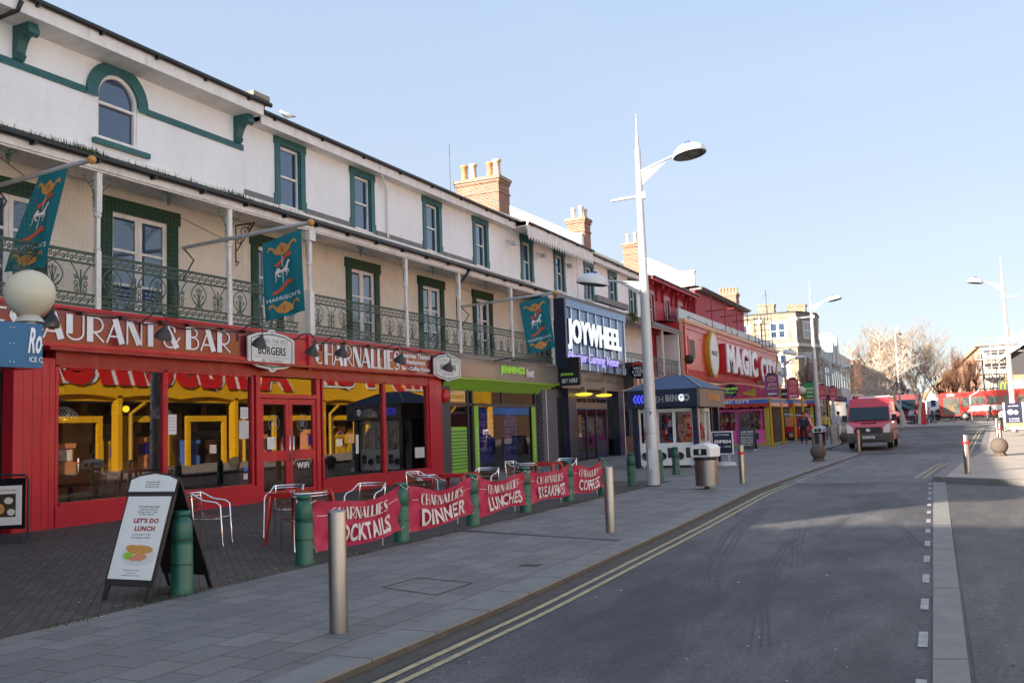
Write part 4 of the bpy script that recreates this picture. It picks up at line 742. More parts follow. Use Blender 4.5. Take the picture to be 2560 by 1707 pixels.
# fascia boards
def fascia(name, label, y0, y1, z0, z1, m='red_board', fr='red_paint', X=-15.92, cat='shop sign'):
    t = thing(name, label, cat, (X, (y0+y1)/2, z0))
    MB().box(X-.1, X, y0+.08, y1-.08, z0+.08, z1-.08).build('board', m, t); f = MB()
    f.box(X-.1, X+.04, y0, y1, z1-.08, z1); f.box(X-.1, X+.08, y0, y1, z0, z0+.08); f.box(X-.1, X+.03, y0, y0+.08, z0+.08, z1-.08); f.box(X-.1, X+.03, y1-.08, y1, z0+.08, z1-.08)
    f.box(X-.1, X+.06, y0, y1, z1-.04, z1-.02); f.box(X-.1, X+.1, y0, y1, z0+.02, z0+.04); f.build('frame', fr, t); return t
s1 = fascia('fascia_sign', 'wide red fascia board lettered RESTAURANT & BAR in fat white poster letters', 9.5, 18.75, 3.52, 4.36)
xx = -15.915
k = MB(); deco(k, 'REST', XP(xx, Yof(-75, 860, -15.9), Yof(98, 860, -15.9), 3.68, 4.2), t=.012); deco(k, 'AURANT', XP(xx, Yof(108, 860, -15.9), Yof(392, 860, -15.9), 3.68, 4.2), t=.012); deco(k, '&', XP(xx, Yof(408, 860, -15.9), Yof(450, 860, -15.9), 3.68, 4.2), t=.012); deco(k, 'BAR', XP(xx, Yof(465, 870, -15.9), Yof(577, 870, -15.9), 3.68, 4.2), t=.012); k.build('lettering', 'white_letter', s1)
m = MB(); m.box(-16.0, -15.9, 18.76, 20.72, 3.5, 4.34); m.tube([(-15.88, 20.6, 3.4), (-15.88, 20.6, 4.36)], .07, 8); m.build('fascia_return', 'red_paint', rf_)
s2 = fascia('fascia_sign', 'red fascia board lettered with the restaurant name and bar and coffee house wording', 20.72, 28.0, 3.42, 4.33)
k = MB(); deco(k, 'CHARNALLIES', XP(xx, Yof(787, 890, -15.9), Yof(999, 890, -15.9), 3.58, 4.18), t=.012, gap=.05)
for t_, p0_, p1_, z0, z1 in (('American Themed', 1002, 1076, 4.0, 4.16), ('Restaurant', 1018, 1063, 3.8, 3.96), ('Bar - Coffee House', 1005, 1074, 3.6, 3.74)): k.text(t_, XP(xx, Yof(p0_, 915, -15.9), Yof(p1_, 915, -15.9), z0, z1), bold=.03, depth=.01)
k.build('lettering', 'white_letter', s2)
def shield(label, px0, px1, py, H, lines, X=-15.78):
    y0, y1 = Yof(px0, py, X), Yof(px1, py, X); zc = Zof((px0+px1)/2, py, X); t = thing('shield_sign', label, 'sign', (X, (y0+y1)/2, zc-H/2), 'white shield signs over the red shopfront')
    W = y1-y0; P = lambda a, b, q: Vector((X+q, y0+W*a, zc-H/2+H*b))
    out = [(.0, .2), (.2, .1), (.42, .06), (.46, 0), (.54, 0), (.58, .06), (.8, .1), (1, .2), (1, .8), (.8, .9), (.58, .94), (.54, 1), (.46, 1), (.42, .94), (.2, .9), (0, .8)]
    MB().prism(out, P, -.05, 0).build('board', 'shield', t)
    k = MB(); inn = [(.06, .24), (.22, .155), (.42, .12), (.58, .12), (.78, .155), (.94, .24), (.94, .76), (.78, .845), (.58, .88), (.42, .88), (.22, .845), (.06, .76), (.06, .24)]
    k.ribbon([(a*W, b*H) for a, b in inn], .03, lambda a, b, q: P(a/W, b/H, q), .004); k.ribbon([(W*.12, H*.645), (W*.88, H*.645)], .008, lambda a, b, q: P(a/W, b/H, q), .004); k.ribbon([(W*.12, H*.345), (W*.88, H*.345)], .008, lambda a, b, q: P(a/W, b/H, q), .004)
    for b in (.08, .92): k.ribbon([((.5*W+.04*math.cos(j*math.pi/5)), b*H+.04*math.sin(j*math.pi/5)) for j in range(11)], .02, lambda a, b, q: P(a/W, b/H, q), .005)
    k.build('border', 'green_trim', t)
    MB().text(lines[1], lambda u, v, q=0: P(.2+.6*u, .4+.2*v, q), bold=.02, depth=.006).build('lettering', 'letter_dark', t)
    g = MB(); g.text(lines[0], lambda u, v, q=0: P(.14+.72*u, .68+.1*v, q), depth=.005); g.text(lines[2], lambda u, v, q=0: P(.28+.44*u, .21+.09*v, q), depth=.005); g.build('small_lettering', 'grey_letter', t)
shield('large white shield sign reading BURGERS between the two red fascias', 621, 736, 877, 1.08, ('SERVING THE BEST', 'BURGERS', 'IN TOWN'))
shield('smaller white shield sign reading FAMILY DINING at the right end of the red fascia', 1086, 1152, 918, .98, ('COME ON IN', 'FAMILY DINING', '7 DAYS TILL LATE'))
# gooseneck sign lamps
for i, (px, py, wd) in enumerate(((127, 795, 42), (411, 830, 34), (651, 852, 32), (782, 873, 28), (856, 877, 26), (1002, 895, 22), (1122, 915, 20))):
    X = -15.2; p = onX(px, py, X); nm = ['above the letters AU of the red fascia', 'in front of the ampersand on the red fascia', 'hanging in front of the BURGERS shield sign', 'at the left end of the restaurant name board', 'over the middle of the restaurant name board', 'at the end of the restaurant name board', 'hanging in front of the FAMILY DINING shield sign'][i]
    t = thing('sign_lamp', 'black gooseneck lamp '+nm, 'sign lamp', p, 'gooseneck lamps lighting the red fascia'); ax = (.45, -.1, .89)
    MB().lathe([(.19, -.14), (.17, -.06), (.1, .04), (.05, .1), (.03, .16), (.0, .17)], p, 16, ax).build('lamp_shade', 'black_gloss' if i == 0 else 'charcoal', t)
    a = MB(); tp = p+Vector(ax)*.15; a.tube([tp, tp+Vector((.02, 0, .12)), tp+Vector((-.12, .0, .28)), tp+Vector((-.35, 0, .3)), (-15.9, p.y, p.z+.25), (-15.9, p.y, p.z+.05)], .014, 6); a.build('arm', 'black', t)
m = MB(); pts = []
for i in range(60): y = 12.7+i*(15.2/59); pts.append((-15.86, y, 4.27+.03*math.sin(y*5)-.1*abs(math.sin(y*.5))))
m.tube(pts, .012, 5); 
for y in (13.2, 14.2, 15.3, 16.1, 17.2, 18.0, 22.2, 23.4, 25, 26.4): m.box(-15.9, -15.82, y, y+.06, 4.2, 4.27)
tag(m.build('lighting_cable', 'black'), 'black cable clipped along the top of the red fascia boards', 'cable')
# ---- betting shop
bt = thing('betting_shop_front', 'dark grey betting shop front with lime green strips and blue posters', 'shopfront', (-16, 32, 0)); S2 = -16.2
m = MB(); m.box(S2-.2, S2+.1, 27.96, 28.75, 0, 3.5); m.build('pilaster', 'grey_pil', bt)
fr = MB()
for y in (28.78, 30.15, 30.5, 36.2): fr.box(S2-.06, S2+.04, y, y+.1, 0, 3.15)
fr.box(S2-.06, S2+.04, 28.88, 36.2, 2.5, 2.6); fr.box(S2-.06, S2+.04, 28.88, 36.2, 3.1, 3.2); fr.box(S2-.06, S2+.04, 33.0, 33.08, 2.6, 3.1); fr.box(S2-.1, S2+.04, 28.88, 36.2, 0, .12)
wn = fr.build('window', 'charcoal', bt); pane(wn, S2, 30.6, 36.2, .12, 3.1, 'net_glass'); pane(wn, S2, 28.88, 30.15, 1.75, 3.1, 'net_glass')
m = MB(); m.quad((S2+.002, 28.95, .12), (S2+.002, 30.12, .12), (S2+.002, 30.12, 1.75), (S2+.002, 28.95, 1.75)); lp = m.build('door_panel', 'lime', bt)
m = MB(); [m.box(S2+.003, S2+.006, 28.95, 30.12, .25+k*.12, .29+k*.12) for k in range(12)]; m.build('slats', 'green_trim', lp)
m = MB(); m.box(S2+.045, S2+.06, 30.62, 30.95, .1, 2.5); m.box(S2+.045, S2+.06, 35.75, 36.15, .1, 2.5); m.build('lime_strip', 'lime', bt)
m = MB(); [m.text('LIVE SCORES', lambda u, v, t=0, y=y: Vector((S2+.061+t, y+.12-.1*v+.06, .4+1.3*u)), depth=.002) for y in (30.7, 35.85)]; m.build('strip_lettering', 'white_letter', bt)
for a, b in ((31.4, 32.75), (33.6, 34.9)):
    po = MB().quad((S2-.25, a, .35), (S2-.25, b, .35), (S2-.25, b, 2.4), (S2-.25, a, 2.4)).build('poster', 'poster_blue', bt)
    k = MB(); q = XP(S2-.245, a, b, .35, 2.4); k.text('PRICE', sub(q, .25, .82, .75, .92), bold=.02, depth=.004); k.text('BOOST', sub(q, .1, .68, .9, .8), bold=.02, depth=.004); k.text('NOW 6/1', sub(q, .12, .22, .88, .3), bold=.02, depth=.004)
    for z, w0 in ((.6, .7), (.55, .5), (.46, .3), (.4, .55)): k.box(S2-.245, S2-.242, a+.2, a+.2+w0, .35+2.05*z, .35+2.05*z+.05)
    for j in range(4): k.add([q(.9, .5+j*.09), q(1, .5+j*.09), q(.95, .56+j*.09)], [(0, 1, 2)]); k.add([q(0, .05+j*.07), q(.1, .05+j*.07), q(.05, .1+j*.07)], [(0, 1, 2)])
    k.build('print', 'poster_lilac', po)
m = MB(); m.quad((S2-.02, 28.95, 2.65), (S2-.02, 30.1, 2.65), (S2-.02, 30.1, 3.05), (S2-.02, 28.95, 3.05)); bm = m.build('bookmaker_plate', 'offwhite', bt); MB().text('BOOKMAKERS', XP(S2-.015, 29.0, 30.05, 2.75, 2.9), bold=.02, depth=.004).build('lettering', 'letter_dark', bm)
m = MB(); m.box(-19, -18.9, 28, 36.6, 0, 3.4); m.quad((S2-.1, 28, .01), (-19, 28, .01), (-19, 36.6, .01), (S2-.1, 36.6, .01)); m.quad((S2-.1, 28, 3.3), (-19, 28, 3.3), (-19, 36.6, 3.3), (S2-.1, 36.6, 3.3)); m.build('shop_interior', 'charcoal', bt)
m = MB(); [m.box(-17.2, -16.8, y, y+.5, .4, 1.3) for y in (34.9, 35.5)]; m.build('counter_seats', 'black_gloss', bt)
m = MB(); m.add([(-15.9, 28.05, 3.46), (-15.9, 38.2, 3.46), (S2, 36.6, 3.05), (S2, 28.4, 3.05)], [(0, 1, 2, 3)]); m.box(-15.93, -15.85, 28.05, 38.2, 3.44, 3.5); m.build('canopy_soffit', 'lime', bt)
s3 = fascia('fascia_sign', 'bronze grey betting shop fascia with lime green and white lettering', 28.08, 38.2, 3.5, 4.3, 'grey_fascia', 'grey_fascia')
MB().text('JENNINGS', XP(xx, Yof(1252, 930, -15.9), Yof(1312, 930, -15.9), 3.72, 4.08), bold=.035, depth=.03).build('lettering', 'lime_text', s3)
MB().text('bet', XP(xx, Yof(1317, 935, -15.9), Yof(1335, 935, -15.9), 3.7, 4.06), bold=.03, depth=.03).build('white_lettering', 'white_letter', s3)
MB().box(xx, xx+.02, Yof(1313, 930, -15.9), Yof(1315, 930, -15.9), 3.7, 4.1).build('divider', 'orange', s3)
m = MB(); m.tube([(-15.85, 31.8, 4.2), (-15.3, 32.2, 4.32), (-15.3, 35.4, 4.32)], .025, 5); m.box(-15.35, -15.2, 32.3, 35.5, 4.2, 4.26); tag(m.build('trough_light', 'black'), 'slim black trough light above the lime green fascia letters', 'sign light')
hs = thing('projecting_sign', 'black box sign reading BET HERE projecting from the shop corner', 'sign', (-15.4, 38.3, 3.5))
p = onY(1395, 895, 38.2); p2 = onY(1450, 962, 38.2)
MB().box(p.x, p2.x, 38.2, 38.42, p2.z, p.z).build('box', 'black', hs); MB().text('BET HERE', YP(38.198, p.x+.15, p2.x-.1, p2.z+.12, p2.z+.3), bold=.02, shear=.2, depth=.004).build('lettering', 'white_letter', hs); MB().text('JENNINGS', YP(38.198, p.x+.1, p2.x-.3, p2.z+.42, p2.z+.55), bold=.02, depth=.004).build('green_lettering', 'lime_text', hs)
m = MB(); m.lathe([(.0, .5), (.16, .42), (.19, .2), (.14, .02), (.0, 0)], (-16.1, 28.35, 2.6), 8); tag(m.build('alarm_box', 'red_bright'), 'red alarm box on the grey pilaster beside the red shopfront', 'alarm box')
# ---- gaming venue
gm = thing('gaming_venue_front', 'dark navy gaming venue entrance with a tiled brick pier and sliding doors', 'shopfront', (-16, 42, 0))
m = MB(); m.box(S2-.3, S2+.15, 36.7, 38.3, 0, 3.3); m.build('brick_pier', 'brick_grey', gm)
m = MB().box(S2+.151, S2+.158, 37.1, 37.16, 0, 3.3); m.build('pier_edge', 'white', gm)
m = MB(); m.box(S2-.1, S2+.3, 39.3, 40.2, 0, 3.4); m.box(S2-.1, S2+.3, 46.2, 47, 0, 3.4); m.box(S2-.06, S2, 43.6, 45.0, 0, .9); m.box(S2-.08, S2+.02, 38.3, 47, 2.95, 3.4)
for y in (40.9, 42.2, 43.5, 45.0): m.box(S2-.06, S2+.02, y, y+.15, 0, 2.95)
m.build('frame', 'navy', gm); m = MB(); m.box(S2-.02, S2+.06, 40.3, 45.1, 2.45, 2.75); m.build('door_header', 'bronze', gm)
for a, b in ((38.35, 39.3), (40.3, 41.6), (41.6, 43.5), (43.7, 45), (45.2, 46.2)): pane(gm, S2-.02, a, b, .1 if a < 43 else .9, 2.95)
m = MB(); m.box(-19, -18.9, 36.7, 47, 0, 3.4); m.quad((S2-.1, 36.7, .01), (-19, 36.7, .01), (-19, 47, .01), (S2-.1, 47, .01)); m.quad((S2-.1, 36.7, 3.4), (-19, 36.7, 3.4), (-19, 47, 3.4), (S2-.1, 47, 3.4)); m.build('foyer', 'interior', gm)
m = MB(); m.box(S2-.2, S2+.1, 47.05, 47.7, 0, 3.4); m.box(S2-.2, S2+.1, 49.8, 50.3, 0, 3.4); m.build('pale_pier', 'render_cream', gm)
m = MB(); m.box(S2-.2, S2-.1, 47.7, 55.5, 1.0, 3.2); m.build('side_window', 'dark_glass', gm); m = MB(); m.box(S2-.2, S2, 47.7, 55.5, 0, 1.0); m.build('stall_riser', 'brick_brown', gm)
for i, y in enumerate((40.5, 43.2)):
    l = thing('soffit_lamp', ['round yellow lit lamp over the left side of the sliding doors', 'round yellow lit lamp over the right side of the sliding doors'][i], 'lamp', (-15.6, y, 3.05), 'yellow lamps under the bronze fascia')
    MB().lathe([(0, 0), (.25, .01), (.4, .06), (.38, .1), (.1, .14)], (-15.6, y, 3.02), 20).build('diffuser', 'lamp_yellow', l); MB().box(-15.7, -15.5, y-.12, y+.12, 3.16, 3.45).build('housing', 'bronze', l)
s4 = fascia('fascia_sign', 'bronze fascia lettered OVER 18s ONLY CASHPOINT below the mirrored sign', 38.5, 47.2, 3.35, 4.15, 'bronze', 'bronze')
MB().text('NO .. OVER 18s ONLY . CASHPOINT', XP(xx, 40.6, 46.6, 3.72, 3.95), depth=.02).build('lettering', 'grey_fascia', s4)
jw = thing('mirrored_sign', 'tall mirrored panel sign with lit white JOYWHEEL letters and violet script', 'sign', (-15.7, 42.5, 4.2))
Xj = -15.72
m = MB()
for i in range(8): a = 38.4+i*1.07; m.box(Xj-.06, Xj, a, a+.93, 4.25, 7.0)
m.build('mirror_panel', 'panel_mirror', jw); m = MB(); m.box(Xj-.2, Xj-.07, 38.25, 47.1, 4.2, 7.3); m.box(Xj-.2, Xj+.3, 38.1, 38.3, 4.2, 7.3)
m.build('backing', 'navy', jw); m = MB(); m.box(Xj-.06, Xj+.1, 38.3, 47.15, 7.02, 7.35); m.build('top_trim', 'panel_mirror', jw)
m = MB(); [m.box(Xj-.06, Xj+.08, 38.31+i*1.07, 38.39+i*1.07, 4.2, 7.0) for i in range(9)]; m.build('fins', 'chrome', jw)
q = XP(Xj+.25, Yof(1423, 850, -15.4), Yof(1554, 860, -15.4), 5.05, 6.45); k = MB(); k.text('JOYWHEEL', q, bold=.03, depth=.06); k.build('lettering', 'neon_white', jw)
MB().text('JOYWHEEL', lambda u, v, t=0: q(u, v, t-.1), bold=.035, depth=.08).build('lettering_backs', 'navy', jw)
q2 = XP(Xj+.2, Yof(1425, 885, -15.4), Yof(1552, 900, -15.4), 4.42, 5.0); MB().text('Premier Gaming Venue', q2, bold=.0, shear=.4, depth=.02).build('script_lettering', 'neon_violet', jw); MB().box(Xj+.1, Xj+.12, 40, 46.6, 4.6, 4.95).build('script_backing', 'navy', jw)
bs = thing('round_sign', 'round black hanging sign reading BBQ & MEZE BAR beside the balcony', 'sign', (-14.9, 46.8, 4.0)); p = onY(1594, 925, 46.8); r = .45
MB().lathe([(0, 0), (r, 0), (r, .12), (0, .12)], p, 28, (0, 1, 0)).build('disc', 'black', bs)
k = MB()
for t_, z in (('BBQ', .02), ('& MEZE', -.15), ('BAR', -.32)): h = .2 if t_ != '& MEZE' else .3; k.text(t_, YP(46.79, p.x-h, p.x+h, p.z+z, p.z+z+.13), depth=.005)
k.build('lettering', 'white_letter', bs); k = MB(); k.ribbon([(math.cos(t*.1+.6)*.36, math.sin(t*.1+.6)*.36) for t in range(20)], .08, lambda a, b, t: Vector((p.x+a, 46.785, p.z+b))); k.build('name_arc', 'red_bright', bs); MB().box(-16, p.x, 46.85, 46.9, p.z+.3, p.z+.34).build('bracket', 'black', bs)
m = MB(); m.box(-15.95, -15.4, 47.3, 47.5, 3.5, 4.9); tag(m.build('speaker_cabinet', 'grey_pil'), 'tall grey cabinet fixed between the mirrored sign and the round black sign', 'cabinet')
rw = thing('meze_bar_front', 'meze bar front with a lit striped name board and brown brick riser under the balcony', 'shopfront', (-16, 52, 0))
m = MB(); m.box(-15.98, -15.9, 48.3, 56, 3.3, 4.2); m.build('name_board', 'charcoal', rw); m = MB(); [m.box(-15.9, -15.86, 48.6+i*.75, 49.0+i*.75, 3.4, 4.15) for i in range(9)]; m.build('name_letters', 'toy_peach', rw)
m = MB(); m.box(-15.9, -15.86, 50.3, 50.8, 0, 3.2); m.box(-15.9, -15.86, 53.3, 53.8, 0, 3.2); m.build('pale_post', 'render_cream', rw); m = MB().box(-16.1, -15.95, 50.8, 56, 0, 1.2); m.build('timber_riser', 'wood_box', rw)
m = MB(); m.lathe([(0, 0), (.3, 0), (.3, .1), (0, .1)], onY(1722, 898, 56), 16, (0, 1, 0)); tag(m.build('satellite_dish', 'wood_dark'), 'dark oval dish on the corner before the large red sign', 'dish')

# ============================================================ FLAGS
def flag(label, wall_px, tip_px, cor, curl=0):
    y0 = Yof(*wall_px, WX+.05); a = onX(*wall_px, WX+.05); b = onY(*tip_px, y0)
    t = thing('flag', label, 'flag', a, 'teal carousel flags along the balcony'); MB().tube([a, a.lerp(b, .5), b], [.045, .05, .05], 10).build('pole', 'pole_grey', t)
    MB().ball(b+(b-a).normalized()*.08, .085).build('finial', 'gold', t); m = MB(); m.tube([a+Vector((0, 0, .0)), a+Vector((.35, 0, -.35)), a+Vector((0, 0, -.8))], .02, 6); m.tube([a.lerp(b, .35), a+Vector((0, -.3, .8))], .008, 4); m.build('bracket', 'black', t)
    c = [onY(*k, y0-.06) for k in cor]; q0 = QP(c[3], c[2], c[1], c[0]); N = Vector((0, -1, 0))
    def q(u, v, tt=0):
        wv = .035*math.sin(u*7+v*3)*(1-v*.7)+.02*math.sin(u*17+v*2)*(1-v)+curl*(1-v)*(1-u)*.4
        return q0(u, v)+N*(wv+tt)
    n = 18; g = MB(); g.add([q(i/n, j/n) for j in range(n+1) for i in range(n+1)], [(j*(n+1)+i, j*(n+1)+i+1, (j+1)*(n+1)+i+1, (j+1)*(n+1)+i) for j in range(n) for i in range(n)], True); cl = g.build('cloth', 'flag_teal', t)
    W = (c[1]-c[0]).length; H = (c[0]-c[3]).length
    def Q(u, v, tt=0): return q(u, v, .012+tt)
    d = MB()
    for vc, s in ((.86, 1), (.13, 1)):      # gilt scroll ornament
        d.ribbon([(.12, vc-.0), (.16, vc+.04), (.24, vc+.03), (.32, vc-.03), (.5, vc-.05), (.68, vc-.03), (.76, vc+.03), (.84, vc+.04), (.88, vc)], [.02, .035, .03, .06, .09, .06, .03, .035, .02], Q, 0)
        d.ribbon([(.34, vc), (.5, vc+.035), (.66, vc)], [.02, .06, .02], Q, .002)
    d.build('gilt_scrolls', 'gold', cl); d = MB(); d.ribbon([(.3, .67), (.36, .66), (.5, .7), (.62, .755), (.74, .75)], [.05, .04, .045, .05, .05], Q, 0); d.ribbon([(.22, .32), (.3, .32), (.46, .355), (.6, .42), (.74, .41)], [.05, .045, .045, .055, .055], Q, 0)
    for vc in (.86, .13): d.ribbon([(.47, vc-.03), (.53, vc-.03)], .04, Q, .004)
    d.build('ribbons', 'orange', cl)
    d = MB()     # galloping roundabout horse
    d.ribbon([(.3, .56), (.36, .585), (.5, .575), (.58, .59)], [.035, .07, .065, .05], Q, .003); d.ribbon([(.56, .58), (.62, .635), (.66, .68)], [.06, .05, .03], Q, .004); d.ribbon([(.65, .675), (.7, .655)], [.035, .02], Q, .005)
    for L in ([(.33, .56), (.3, .52), (.33, .49), (.29, .46)], [(.36, .56), (.38, .52), (.44, .51)], [(.56, .57), (.64, .57), (.66, .53)], [(.54, .565), (.6, .54), (.58, .5)]): d.ribbon(L, [.035, .022, .018, .014], Q, .006)
    d.ribbon([(.49, .76), (.485, .42)], .014, Q, .001); d.build('horse', 'white_letter', cl); d = MB(); d.ribbon([(.42, .6), (.52, .61)], .03, Q, .008); d.ribbon([(.28, .58), (.27, .53)], .02, Q, .008); d.ribbon([(.38, .55), (.58, .555)], .008, Q, .009); d.build('saddle', 'maroon', cl)
    MB().text("HARRISON'S", sub(Q, .08, .215, .92, .265)).build('lettering', 'white_letter', cl)
flag('teal carousel flag blown sideways above the cream globe lamp', (-12, 466), (222, 402), [(98, 440), (170, 421), (112, 668), (24, 684)], .3)
flag('teal carousel flag hanging in front of the balcony above the BURGERS sign', (458, 620), (770, 558), [(656, 610), (752, 572), (763, 776), (665, 805)])
flag('teal carousel flag hanging beside the mirrored gaming sign', (1152, 767), (1383, 732), [(1298, 758), (1369, 738), (1388, 868), (1322, 886)])
m = MB(); p = onX(595, 600, WX+.1); P = lambda a, b, t: Vector((WX+.3+a, p.y+t, p.z+.3+b))
m.ribbon([(-.3, .1), (.4, .1)], .04, P); m.ribbon([(-.28, .1), (-.28, -.9)], .04, P, .004); m.ribbon([(-.26, -.6), (.1, -.2), (.36, .08)], .04, P, .008)
for a, b, r in ((0, -.1, .15), (-.15, -.35, .1), (.2, .0, .08), (-.25, -.95, .07)): m.ribbon(spiral(a, b, r, 0, 1.2), .03, P, .012)
tag(m.build('hanging_bracket', 'black'), 'ornate black scrolled wall bracket beside the second teal flag', 'bracket')
# seagull on the gutter
p = onX(716, 290, -16.89); gl = thing('seagull', 'white seagull with grey wings standing on the roof edge', 'bird', (p.x, p.y, 10.7)); b = MB()
o = Vector((-16.89, p.y, 10.7))
pts = [(-.36, -.0, .13), (-.25, 0, .14), (-.1, 0, .17), (.05, 0, .22), (.15, 0, .28), (.2, 0, .36), (.26, 0, .4), (.31, 0, .385)]
D = Vector((-.9, -.43, 0)); S_ = Vector((.43, -.9, 0)); b.tube([o+D*a+Vector((0, 0, c)) for a, _, c in pts], [.02, .07, .11, .12, .09, .06, .055, .02], 12); b.build('body', 'gull_white', gl)
b = MB(); [b.tube([o+S_*s*.08+D*.1+Vector((0, 0, .26)), o+S_*s*.11-D*.08+Vector((0, 0, .22)), o+S_*s*.06-D*.3+Vector((0, 0, .14)), o+S_*s*.02-D*.46+Vector((0, 0, .1))], [.03, .06, .04, .008], 8) for s in (-1, 1)]; b.build('wing', 'gull_grey', gl)
b = MB(); b.tube([o+D*.31+Vector((0, 0, .39)), o+D*.4+Vector((0, 0, .36))], [.018, .006], 6); [b.tube([o+Vector((s*.04, -.02, .12)), o+Vector((s*.04, -.02, 0))], .01, 5) for s in (-1, 1)]; b.build('beak_and_legs', 'gold', gl); gl.scale = (.62, .62, .62)
# ============================================================ STREET FURNITURE
def street_lamp(label, x, y, H=8.95, z0=0, mir=1, low=True):     # long arm towards mir*X
    t = thing('street_lamp', label, 'street lamp', (x, y, z0), 'grey street lamps along the road')
    m = MB(); m.tube([(x, y, z0), (x, y, z0+2.2), (x, y, z0+5.4), (x, y, z0+H)], [.165, .15, .115, .075], 20); c_ = m.build('column', 'pole_grey', t); MB().lathe([(.157, 0), (.157, .03)], (x, y, z0+2.0), 20).build('strap', 'hub', c_); MB().lathe([(.162, 0), (.162, .03)], (x, y, z0+1.35), 20).build('strap', 'hub', c_); MB().box(x-.05, x+.05, y-.175, y-.15, z0+.45, z0+.95).build('access_door', 'lamp_shell', c_); MB().lathe([(0, 0), (.055, 0), (.055, .02)], (x+.02, y-.148, z0+1.9), 14, (0, -1, 0)).build('badge', 'hub', c_); MB().lathe([(.2, 0), (.19, .03), (.168, .035)], (x, y, z0+.002), 20).build('base_collar', 'kerb_face', c_)
    m = MB(); m.tube([(x, y, z0+H), (x, y, z0+H+.35), (x, y, z0+H+.4), (x, y, z0+H+1.0)], [.055, .05, .03, .006], 10); m.build('spike', 'pole_grey', t)
    def head(s, z, L, tilt):
        e = Vector((x+s*L, y, z+tilt)); a = MB(); a.tube([(x, y, z-.12), e], [.04, .03], 8); a.prism([(0, -.16), (.75, -.02+tilt*.4), (0, -.52)], lambda u, v, w_: Vector((x+s*u, y+w_, z+v)), -.008, .008); ar = a.build('arm', 'pole_grey', t)
        c = e+Vector((s*.45, 0, .0)); ax = (-s*.16, 0, 1)
        h = MB().lathe([(.44, -.05), (.45, 0), (.4, .1), (.28, .2), (.12, .25), (0, .26)], c, 28, ax).build('lamp_head', 'lamp_shell', ar)
        MB().lathe([(.43, -.04), (.36, -.07), (.33, -.03), (.16, -.03), (0, -.08)], c, 28, ax).build('diffuser', 'lamp_glass', h); MB().lathe([(.1, .24), (.09, .3), (0, .32)], c, 14, ax).build('sensor_cap', 'blue_cap', h)
    head(mir, z0+H-.5, .95, .18)
    if low: head(-mir, z0+5.45, 1.0, .04)
    m = MB(); m.tube([(x, y, z0+7.68), (x-mir*.8, y, z0+7.66)], [.045, .04], 8); m.box(x+mir*.08, x+mir*.16, y-.05, y+.05, z0+7.6, z0+7.78); m.build('stub_arm', 'pole_grey', t); return t
street_lamp('tall grey street lamp in front of the navy prize kiosk', -7.31, 23.74)
MB().lathe([(.18, 0), (.18, .03)], (-7.31, 23.74, 0), 16); 
street_lamp('tall grey street lamp behind the second litter bin and left of the van', -7.85, 60, 8.95, T(60))
street_lamp('tall grey street lamp on the right-hand pavement beside the advertising board', 2.72, 60, 9.0, .45, -1, True)
p = onY(2075, 900, 95); street_lamp('distant twin-headed street lamp before the half-timbered building', p.x, 95, 6.2, T(95)); 
for i, (px, yy) in enumerate(((1936, 100), (1958, 92))):
    p = onY(px, 850, yy); street_lamp(['distant street lamp in front of the stone building, left of a pair', 'distant street lamp in front of the stone building, right of a pair'][i], p.x, yy, 7.2, T(yy))
# green cast bollards
BASES = [((455, 1483), 'green bollard under the open A-board'), ((762, 1410), 'green bollard in front of the nearest red table'), ((1005, 1353), 'green bollard between the COCKTAILS and DINNER banners'), ((1183, 1312), 'green bollard between the DINNER and LUNCHES banners'), ((1315, 1280), 'green bollard between the LUNCHES and BREAKFAST banners'), ((1423, 1252), 'green bollard between the BREAKFAST and COFFEES banners'), ((1508, 1236), 'green bollard at the far end of the COFFEES banner'), ((1580, 1213), 'green bollard standing alone between the banners and the tall lamp'), ((1650, 1200), 'green bollard half hidden behind the tall lamp column'), ((1691, 1186), 'green bollard in front of the white prize machines')]
bol = None; BP = []
for i, (px, lb) in enumerate(BASES):
    g = onG(*px); BP.append(g)
    if bol is None:
        bol = thing('green_bollard', lb, 'bollard', (0, 0, 0), 'green cast bollards along the edge of the brick paving')
        MB().lathe([(.122, 0), (.122, .06), (.116, .08), (.113, .5), (.109, .51), (.109, .53), (.113, .54), (.108, .73), (.092, .77), (.08, .785), (.08, .805), (.092, .81), (.094, .85), (.08, .865), (0, .87)], (0, 0, 0), 10).build('post', 'bollard_green', bol)
        m = MB(); m.lathe([(.121, 0), (.121, .012)], (0, 0, .3), 12, (0, .06, 1)); m.build('tie', 'black', bol); m = MB(); m.lathe([(.119, 0), (.119, .012)], (0, 0, .56), 12, (0, -.05, 1)); m.build('tie', 'black', bol)
        o = bol
    else: o = copy_tree(bol)
    place(o, g, .3*i, lb)
